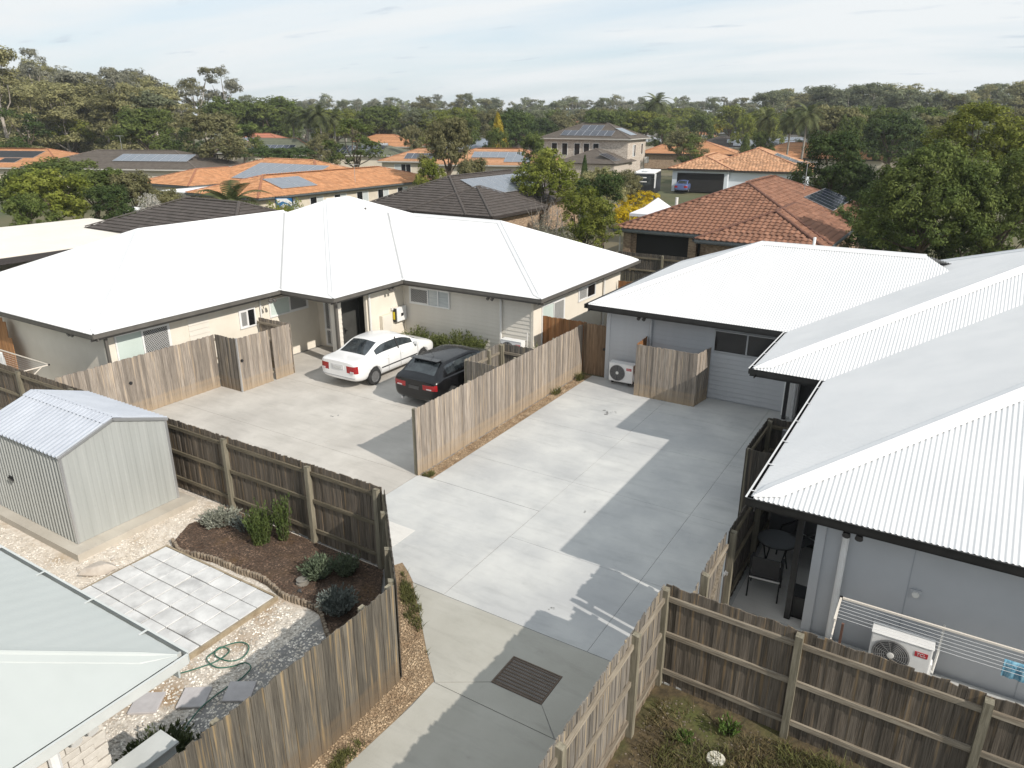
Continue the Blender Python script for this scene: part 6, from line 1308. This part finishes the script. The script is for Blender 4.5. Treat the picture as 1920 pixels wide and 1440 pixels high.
def ptree(name, label, kind, px, topy, d, wpx, tone, group=None, cat='tree', sink=0.0, **k):
    """tree whose crown top stands at bearing px and height topy in the photograph, d metres off"""
    return tree(name, label, kind, at(px, d, -.1-sink), max(1.0, top(topy, d)+.1+sink), wpx*d/F_PX*1.05, tone, group, cat, **k)
# -- big trees right of the red house
def bigtree(name, label, loc, blobs, nclump, per, csz, leaf, tone, trunk, seed, group=None):
    rg = random.Random(seed); t = thing(name, label, 'tree', loc, 0, group); P, Nn, C = crown_points(blobs, nclump, per, csz, seed, .62)
    me = leafmesh('crown', P, Nn, leaf, .5, seed); me.materials.append(leafm(tone)); put('crown', me, t); b = MB(); zt = trunk[1]
    limb(b, (0, 0, 0), (.1, 0, zt), trunk[0], trunk[0]*.7, rg, 5, .05, 8)
    for c, r_ in blobs: limb(b, (.1, 0, zt*rg.uniform(.55, 1)), (c[0]*.85, c[1]*.85, c[2]-.2), trunk[0]*.45, .03, rg, 5, .10)
    b.build('trunk', trunk[2] if len(trunk) > 2 else BARK_D, t, smooth=True); return t
def bl(*a): return [((x, y, z), (r_, r_, r_*k)) for x, y, z, r_, k in a]
p = at(1765, 37)
bigtree('broadleaf_tree', 'big rounded green tree overhanging the right white roof', (p.x, p.y, 0), bl((0, 0, 5.0, 2.3, .95), (-1.6, .2, 4.2, 1.5, .9), (1.5, .2, 4.6, 1.7, .9), (.2, -.4, 6.3, 1.45, .8), (-1.0, -.6, 5.6, 1.3, .8), (1.6, -.3, 6.0, 1.2, .8), (-2.1, -.5, 3.0, 1.1, .9), (.3, -1.2, 3.2, 1.4, .8), (1.9, -.6, 3.6, 1.2, .8), (-.6, -1.3, 4.3, 1.0, .8), (.9, -1.4, 4.9, 1.0, .8)), 700, 62, .34, .072, 'mid', (.20, 3.0), 101)
p = at(1838, 50); bigtree('broadleaf_tree', 'tall light green tree behind the big rounded tree', (p.x, p.y, 0), bl((0, 0, 8.0, 1.9, .8), (-1.7, 0, 7.0, 1.5, .8), (1.6, 0, 7.4, 1.6, .8), (3.0, 0, 6.4, 1.6, .8), (.5, 0, 6.0, 2.0, .8), (2.0, .5, 4.5, 2.0, .8), (-.5, .5, 8.8, 1.0, .7)), 380, 56, .42, .095, 'lime', (.22, 5.0), 102)
p = at(1915, 36); bigtree('broadleaf_tree', 'dense shaded tree at the right picture edge', (p.x, p.y, 0), bl((0, 0, 4.2, 1.8, .9), (-.8, 0, 5.6, 1.3, .8), (.9, 0, 6.3, 1.4, .8), (-.9, -.4, 3.0, 1.2, .8), (1.6, .2, 4.5, 1.8, .9), (0, -.5, 2.0, 1.2, .8)), 380, 56, .34, .075, 'mid', (.18, 3.2), 103)
p = at(1572, 56); bigtree('broadleaf_tree', 'dark leafy tree behind the red tiled roof at right', (p.x, p.y, 0), bl((0, 0, 5.6, 2.0, .95), (-1.3, 0, 4.4, 1.5, .9), (1.4, 0, 4.6, 1.6, .9), (.6, 0, 6.9, 1.2, .8), (-.8, 0, 6.8, 1.2, .8), (1.8, 0, 3.2, 1.5, .9), (-1.8, 0, 2.8, 1.4, .9), (3.0, .3, 2.6, 1.4, .9)), 380, 52, .42, .10, 'dark', (.2, 3.2), 104)
for i, (px, d, h, w, tone, lb) in enumerate(((1640, 45, 3.6, 120, 'dark', 'dark understory shrub right behind the red roof corner'), (1710, 42, 3.2, 150, 'dark', 'dark understory shrub below the big rounded tree'), (1790, 41, 3.0, 140, 'dark', 'dark understory shrub behind the white roof ridge'), (1860, 40, 3.2, 130, 'dark', 'dark understory shrub with pale bent limb'), (1925, 44, 5.0, 140, 'mid', 'tall understory shrub at the right edge'), (1690, 50, 5.2, 130, 'dark', 'dark bush between the two right hand trees'))):
    tree('understory_shrub', lb, 'shrub', at(px, d), h, w*d/F_PX, tone, 'shrubs under the right hand trees', 'shrub')
b = MB(); rg_ = random.Random(4); q = at(1868, 39.2); limb(b, (q.x, q.y, 0), (q.x-.3, q.y, 1.6), .06, .05, rg_); limb(b, (q.x-.3, q.y, 1.6), (q.x+.5, q.y, 2.4), .05, .03, rg_); limb(b, (q.x-.3, q.y, 1.6), (q.x+.2, q.y, 3.6), .04, .02, rg_, bend=.3); limb(b, (q.x-.1, q.y, 2.8), (q.x+1.3, q.y, 3.9), .03, .015, rg_)
tag(b.build('bare_branch', BARK_P, None, smooth=True), 'pale bare crooked branch among dark shrubs at right', 'branch')
# -- bushes between the cream house and the red house
p = at(1098, 42); bigtree('broadleaf_tree', 'bright lime green tree between white roof and red roof', (p.x, p.y, 0), bl((0, 0, 3.3, 1.25, .9), (-.8, 0, 3.9, .9, .8), (.9, 0, 3.5, 1.0, .9), (0, 0, 4.3, .9, .8), (.6, -.2, 2.3, 1.0, .9), (-.5, -.2, 2.0, .9, .9), (-.5, -.3, 1.0, .9, .9), (.7, -.2, 1.2, .8, .8), (1.5, .1, 2.6, .8, .8)), 360, 50, .26, .058, 'lime', (.11, 2.0), 111)
p = at(1138, 49); bigtree('broadleaf_tree', 'dark olive tree left of the yellow flowering shrubs', (p.x, p.y, 0), bl((0, 0, 3.6, 1.1, .9), (-1.1, 0, 4.0, 1.0, .8), (.3, 0, 4.6, .9, .8), (-.2, 0, 2.4, .9, .9), (-.9, 0, 1.4, 1.0, .9)), 240, 50, .32, .075, 'dark', (.13, 2.2), 112)
p = at(1018, 58); bigtree('broadleaf_tree', 'yellow green bushy tree before the two storey house', (p.x, p.y, 0), bl((0, 0, 4.0, 1.9, .9), (-1.4, 0, 3.6, 1.4, .9), (1.2, 0, 4.8, 1.4, .8), (.4, 0, 5.6, 1.1, .8), (2.0, 0, 3.6, 1.3, .9), (-2.0, 0, 2.2, 1.2, .9)), 280, 50, .38, .09, 'lime', (.15, 2.2), 113)
ptree('olive_tree', 'reddish olive bush below the two storey brick house', 'broadleaf', 1130, 316, 64, 90, 'khaki')
ptree('olive_tree', 'olive bush beside the black caravan', 'broadleaf', 1182, 322, 68, 70, 'olive')
ptree('conifer_tree', 'small dark pointed conifer below the brick house windows', 'conifer', 1098, 292, 72, 24, 'dark')
for i, (px, d, h, lb) in enumerate(((1028, 41, 4.2, 'tall grey leafless sapling left of the lime tree'), (1054, 40.5, 3.7, 'thin bare branching tree with pale trunk'), (1012, 43, 3.5, 'grey twiggy shrub at the dark roof corner'))):
    t = thing('bare_tree', lb, 'tree', at(px, d)); b = MB(); rg_ = random.Random(50+i)
    for k in range(5):
        q = limb(b, (rg_.uniform(-.25, .25), 0, 0), (rg_.uniform(-.7, .7), rg_.uniform(-.5, .5), h*rg_.uniform(.7, 1)), .045, .01, rg_)
        for kk in range(9):
            s_ = q[rg_.randint(1, 5)]; limb(b, s_, s_+Vector((rg_.uniform(-.6, .6), rg_.uniform(-.5, .5), rg_.uniform(.2, 1.0))), .015, .004, rg_, 3, .1, 4)
    b.build('trunk', mat('bark_grey', (.16, .14, .12), (.30, .27, .24), rough=.9, scale=5), t, smooth=True)
    P, Nn, C = crown_points(bl((0, 0, h*.55, .75, 1.6)), 90, 12, .22, 77+i, .2); me = leafmesh('crown', P, Nn, .05, .45, 7+i); me.materials.append(leafm('grey')); put('crown', me, t)
for px, d, h, w, lb in ((1204, 66, 2.5, 62, 'yellow flowering shrub behind the gazebo'), (1180, 60, 2.1, 56, 'lower yellow flowering shrub beside the gazebo')): tree('flowering_shrub', lb, 'shrub', at(px, d), h, w*d/F_PX*1.2, 'yellow', 'yellow shrubs', 'shrub')
# -- garden bushes at the left, behind the carport
for px, ty, d, w, tone, lb in ((60, 322, 52, 150, 'lime', 'bright lime green bush at the left edge above the cream roof'), (20, 318, 56, 110, 'mid', 'leafy green bush at the extreme left edge'), (150, 322, 56, 110, 'mid', 'rounded dark green bush left of the orange roof'), (225, 328, 56, 110, 'olive', 'brownish olive bush before the taupe roof'), (178, 352, 50, 90, 'dark', 'blue green bush below the rounded bushes'), (15, 372, 48, 90, 'mid', 'low green bush above the cream carport roof'), (285, 362, 52, 80, 'olive', 'yellow green bush beside the orange roof garage')):
    ptree('garden_bush', lb, 'broadleaf', px, ty, d, w, tone, 'garden bushes behind the cream carport', 'bush')
ptree('flowering_bush', 'white flowering bush before the orange roofed house', 'shrub', 258, 370, 50, 70, 'white', None, 'bush')
ptree('low_bush', 'lime green low bush beside the basketball hoop', 'shrub', 515, 382, 44, 60, 'lime', None, 'bush'); ptree('low_bush', 'dark green clipped bush below the salmon roof', 'broadleaf', 520, 278, 96, 130, 'dark', None, 'bush'); ptree('low_bush', 'green hedge bush under the orange house with pool mats', 'broadleaf', 90, 300, 76, 150, 'mid', None, 'bush')
tree('palm_tree', 'short arching palm in front of the orange roof', 'palm', at(402, 46, -4.6), 9.4, 4.6, 'palm', None, 'palm')
tree('palm_tree', 'low strappy palm left of the charcoal roof', 'palm', at(150, 46, -7.5), 9.4, 3.0, 'lime', None, 'palm')
# -- named trees among the houses
for kind, px, ty, d, w, tone, lb in (('broadleaf', 268, 205, 112, 135, 'mid', 'dense round green tree behind the taupe roof'), ('broadleaf', 392, 212, 104, 125, 'olive', 'olive grey tree right of the dense round tree'), ('broadleaf', 425, 186, 165, 130, 'mid', 'tall green tree beneath the lone eucalypt'), ('broadleaf', 505, 184, 168, 120, 'mid', 'tall dark green tree above the salmon roof'),
        ('broadleaf', 838, 222, 74, 84, 'olive', 'loose leafy tree between the two cream walled orange houses'), ('airy', 658, 224, 90, 104, 'mid', 'slender airy tree before the solar covered roof'), ('conifer', 932, 212, 128, 40, 'gold', 'golden yellow conifer in the middle distance'), ('broadleaf', 928, 240, 118, 52, 'mid', 'round green bush at the golden conifer foot'),
        ('broadleaf', 966, 206, 140, 80, 'dark', 'dark dense tree right of the golden conifer'), ('broadleaf', 1285, 246, 118, 70, 'olive', 'small garden tree in front of the orange roof right of brick house'), ('airy', 1300, 250, 112, 50, 'mid', 'leafy sapling before the orange roof'), ('broadleaf', 1245, 218, 160, 62, 'mid', 'green tree behind the two storey brick house'),
        ('broadleaf', 1400, 215, 165, 45, 'lime', 'slim lime green tree by the dark solar roof'), ('conifer', 1402, 250, 130, 30, 'mid', 'green tapered bush by the dark solar roof'), ('broadleaf', 130, 225, 135, 70, 'lime', 'lime green tree in front of the beige roof'), ('broadleaf', 95, 210, 150, 70, 'olive', 'feathery olive tree beside the apricot roof'),
        ('broadleaf', 452, 232, 128, 62, 'mid', 'green tree right of the olive grey tree by the salmon roof'), ('broadleaf', 870, 214, 150, 66, 'mid', 'green tree behind the loose leafy tree, right side'), ('broadleaf', 1010, 222, 165, 60, 'dark', 'dark tree left of the small orange roof'), ('broadleaf', 1130, 206, 175, 70, 'mid', 'broad green tree directly behind the brick house ridge'), ('broadleaf', 1430, 246, 120, 46, 'mid', 'green bush between dark solar roof and palms'), ('broadleaf', 350, 236, 122, 60, 'dark', 'dark tree between the round tree and olive grey tree'), ('broadleaf', 770, 236, 132, 46, 'olive', 'olive bush above the white framed window house'), ('broadleaf', 600, 252, 108, 60, 'olive', 'low olive tree before the palm clump'), ('broadleaf', 880, 300, 66, 60, 'olive', 'low leafy bush at the foot of the loose leafy tree'), ('broadleaf', 800, 300, 68, 56, 'lime', 'low green bush left of the loose leafy tree'), ('broadleaf', 1000, 250, 96, 60, 'mid', 'garden bush left of the two storey house wall'), ('broadleaf', 700, 210, 180, 110, 'olive', 'wide olive tree above the orange roof, centre left'), ('broadleaf', 745, 215, 200, 80, 'mid', 'green tree behind orange roof with tank'), ('broadleaf', 800, 207, 190, 110, 'mid', 'dark green trees behind the loose leafy tree'), ('broadleaf', 1030, 252, 130, 70, 'mid', 'hedge like tree left of the brick house'), ('airy', 40, 205, 118, 90, 'dark', 'dark feathery tree at the left edge before woodland'),
        ('broadleaf', 1680, 212, 100, 130, 'dark', 'green tree behind the dark leafy tree at right'), ('broadleaf', 1600, 300, 62, 90, 'dark', 'dark low tree at the red roof far corner')):
    ptree({'conifer': 'conifer_tree', 'airy': 'garden_tree', 'broadleaf': 'garden_tree'}[kind], lb, kind, px, ty, d, w, tone)
for px, ty, d, w, lb in ((1510, 190, 112, 56, 'tall palm with bare trunk right of the grey solar roof'), (1480, 199, 118, 48, 'tall palm left of the tallest trunk pair'), (1440, 200, 122, 46, 'tall palm nearest the dark solar roof'), (1232, 174, 190, 52, 'tall dark palm behind the two storey brick house'), (1212, 186, 195, 50, 'smaller palm beside the tall dark palm'), (572, 196, 138, 54, 'palm in the clump above the green grey roof, left'), (600, 198, 136, 56, 'palm in the clump above the green grey roof, centre'), (622, 202, 140, 50, 'palm in the clump above the green grey roof, right'), (548, 205, 142, 44, 'drooping palm beside the palm clump'), (1345, 226, 220, 34, 'golden short palm in front of the distant white building')):
    ptree('palm_tree', lb, 'palm', px, ty, d, w, 'gold' if 'golden' in lb else 'palm', 'palms', 'palm')
# -- woodland at left: eucalypts one can tell apart
rw = random.Random(77)
def profile(px):   # skyline of the wood in the photograph
    pts = [(-60, 85), (0, 92), (35, 120), (60, 128), (82, 105), (110, 122), (140, 118), (190, 126), (230, 126), (270, 122), (310, 138), (335, 158), (345, 140), (375, 132), (420, 132), (450, 150), (470, 190)]
    for a, c in zip(pts[:-1], pts[1:]):
        if a[0] <= px <= c[0]: return a[1]+(c[1]-a[1])*(px-a[0])/(c[0]-a[0])
    return 190
def near(px):
    for lim, s in ((70, 'over the apricot roof'), (140, 'left of the beige roof'), (230, 'over the beige roof'), (330, 'over the dense round green tree'), (460, 'below the lone spreading eucalypt'), (540, 'over the salmon roof'), (640, 'over the palm clump'), (720, 'over the solar covered roof'), (800, 'over the hot water tank roof'), (880, 'behind the loose leafy tree'), (960, 'behind the golden conifer'), (1060, 'left of the two storey brick house'), (1170, 'over the two storey brick house'), (1260, 'behind the tall dark palm'), (1340, 'over the small orange skylight roof'), (1420, 'behind the slim lime tree'), (1530, 'behind the tall palms'), (1640, 'over the dark leafy tree'), (1740, 'left of the big rounded tree'), (1860, 'over the big rounded tree')):
        if px < lim: return s
    return 'by the right picture edge'
TW = dict(khaki='khaki', olive='olive', grey='grey green', far='dull green', mid='mid green', lime='lime green', dark='dark green'); KW = dict(woodland='bushy', eucalypt='open crowned', broadleaf='rounded')
def wd(kind, tone): return KW[kind]+' '+TW[tone]+' '
def row(n, x0, dx, jx, topf, dr, wr, kinds, tones, name, fmt, group, lim=9999):
    for i in range(n):
        px = x0+i*dx+rw.uniform(-jx, jx)
        if px > lim: continue
        k, t = kinds[i % len(kinds)], tones[rw.randrange(len(tones))]
        ptree(name, fmt.replace('#', wd(k, t))+near(px), k, px, topf(px), rw.uniform(*dr), rw.uniform(*wr), t, group)
row(30, -50, 13.2, 6, lambda p: profile(p)+rw.uniform(6, 28), (150, 200), (62, 92), ('woodland', 'eucalypt', 'eucalypt'), ('khaki', 'olive', 'khaki', 'grey'), 'eucalypt_tree', 'tall #eucalypt in the left woodland ', 'woodland eucalypts at the left', 338)
row(22, -40, 17, 6, lambda p: 165+rw.uniform(-12, 22), (128, 150), (55, 80), ('woodland',), ('khaki', 'olive', 'khaki', 'far'), 'eucalypt_tree', 'lower #tree, left woodland front, ', 'front edge of the left woodland')
ptree('eucalypt_tree', 'tall wispy eucalypt rising above the left woodland', 'eucalypt', 82, 100, 175, 60, 'grey'); ptree('eucalypt_tree', 'lone spreading eucalypt at the right end of the woodland', 'eucalypt', 375, 132, 190, 78, 'olive', v=1); ptree('eucalypt_tree', 'thin crowned eucalypt beside the lone spreading one', 'eucalypt', 422, 130, 195, 66, 'grey', v=3); ptree('eucalypt_tree', 'tall brown tree at the extreme left edge', 'woodland', 2, 92, 120, 90, 'khaki')
# -- skyline eucalypts centre and right, garden trees between the roofs
row(74, 455, 13.3, 8, lambda p: 186+4*math.sin(p/37)+rw.uniform(-7, 8), (300, 400), (26, 44), ('woodland', 'eucalypt'), ('far', 'far', 'olive', 'grey'), 'eucalypt_tree', 'small #eucalypt on the skyline ', 'skyline eucalypts')
row(44, 1440, 11.8, 6, lambda p: 164+6*math.sin(p/45)+rw.uniform(-6, 8), (215, 290), (46, 68), ('woodland', 'woodland', 'eucalypt'), ('far', 'olive', 'khaki', 'far'), 'eucalypt_tree', 'tall #eucalypt, right woodland, ', 'right woodland eucalypts')
row(60, 440, 25, 10, lambda p: 205+rw.uniform(-8, 12), (170, 270), (50, 95), ('broadleaf',), ('mid', 'lime', 'olive', 'far', 'mid', 'lime'), 'garden_tree', 'distant #garden tree ', 'distant garden trees')
row(26, 1560, 15, 8, lambda p: rw.uniform(196, 232), (110, 190), (60, 100), ('broadleaf',), ('olive', 'mid', 'far'), 'garden_tree', '#tree before the right hand woodland ', 'trees before the right woodland')
# far-off bush that reads as one mass behind the rows of trees
P = []; rgn = np.random.default_rng(8); n = 26000
bx = rgn.uniform(-.95, .95, n); dd = rgn.uniform(380, 900, n); hh = rgn.uniform(0, 1, n)**.6*(11+5*np.sin(bx*37)+3*np.sin(bx*90+dd*.1))
P = np.stack([FWD.x*dd+RGT.x*bx*dd, FWD.y*dd+RGT.y*bx*dd, hh], 1); Nn = np.tile(np.array([-FWD.x*.5, -FWD.y*.5, .8]), (n, 1)); me = leafmesh('far_bushland', P, Nn, 2.0, .6, 9); me.materials.append(leafm('far')); tag(put('far_bushland', me), kind='stuff')

# ---------------------------------------------------------------- the air: faint haze over the suburb
b = MB(); b.box(-1700, 1700, -1200, 2200, -1.2, 34)
hz = bpy.data.materials.new('haze_air'); hz.use_nodes = True; hn = hz.node_tree.nodes
for n_ in list(hn): hn.remove(n_)
ho = hn.new('ShaderNodeOutputMaterial'); hv = hn.new('ShaderNodeVolumePrincipled'); hv.inputs['Color'].default_value = (.86, .90, .93, 1); hv.inputs['Density'].default_value = HAZE; hv.inputs['Anisotropy'].default_value = .2
hz.node_tree.links.new(hv.outputs[0], ho.inputs['Volume'])
tag(b.build('haze', hz), kind='stuff')

# ---------------------------------------------------------------- put every root at the foot of its thing
bpy.context.view_layer.update()
for o in list(S.objects):
    if o.type == 'EMPTY' and o.parent is None and o.location.length < 1e-6 and o.children:
        lo = Vector((1e9,)*3); hi = -lo
        for c in o.children_recursive:
            if c.type != 'MESH': continue
            for k in c.bound_box:
                p = c.matrix_world @ Vector(k)
                lo = Vector(map(min, lo, p)); hi = Vector(map(max, hi, p))
        base = Vector(((lo.x+hi.x)/2, (lo.y+hi.y)/2, max(lo.z, 0)))
        o.location = base
        for c in o.children: c.location = c.location-base
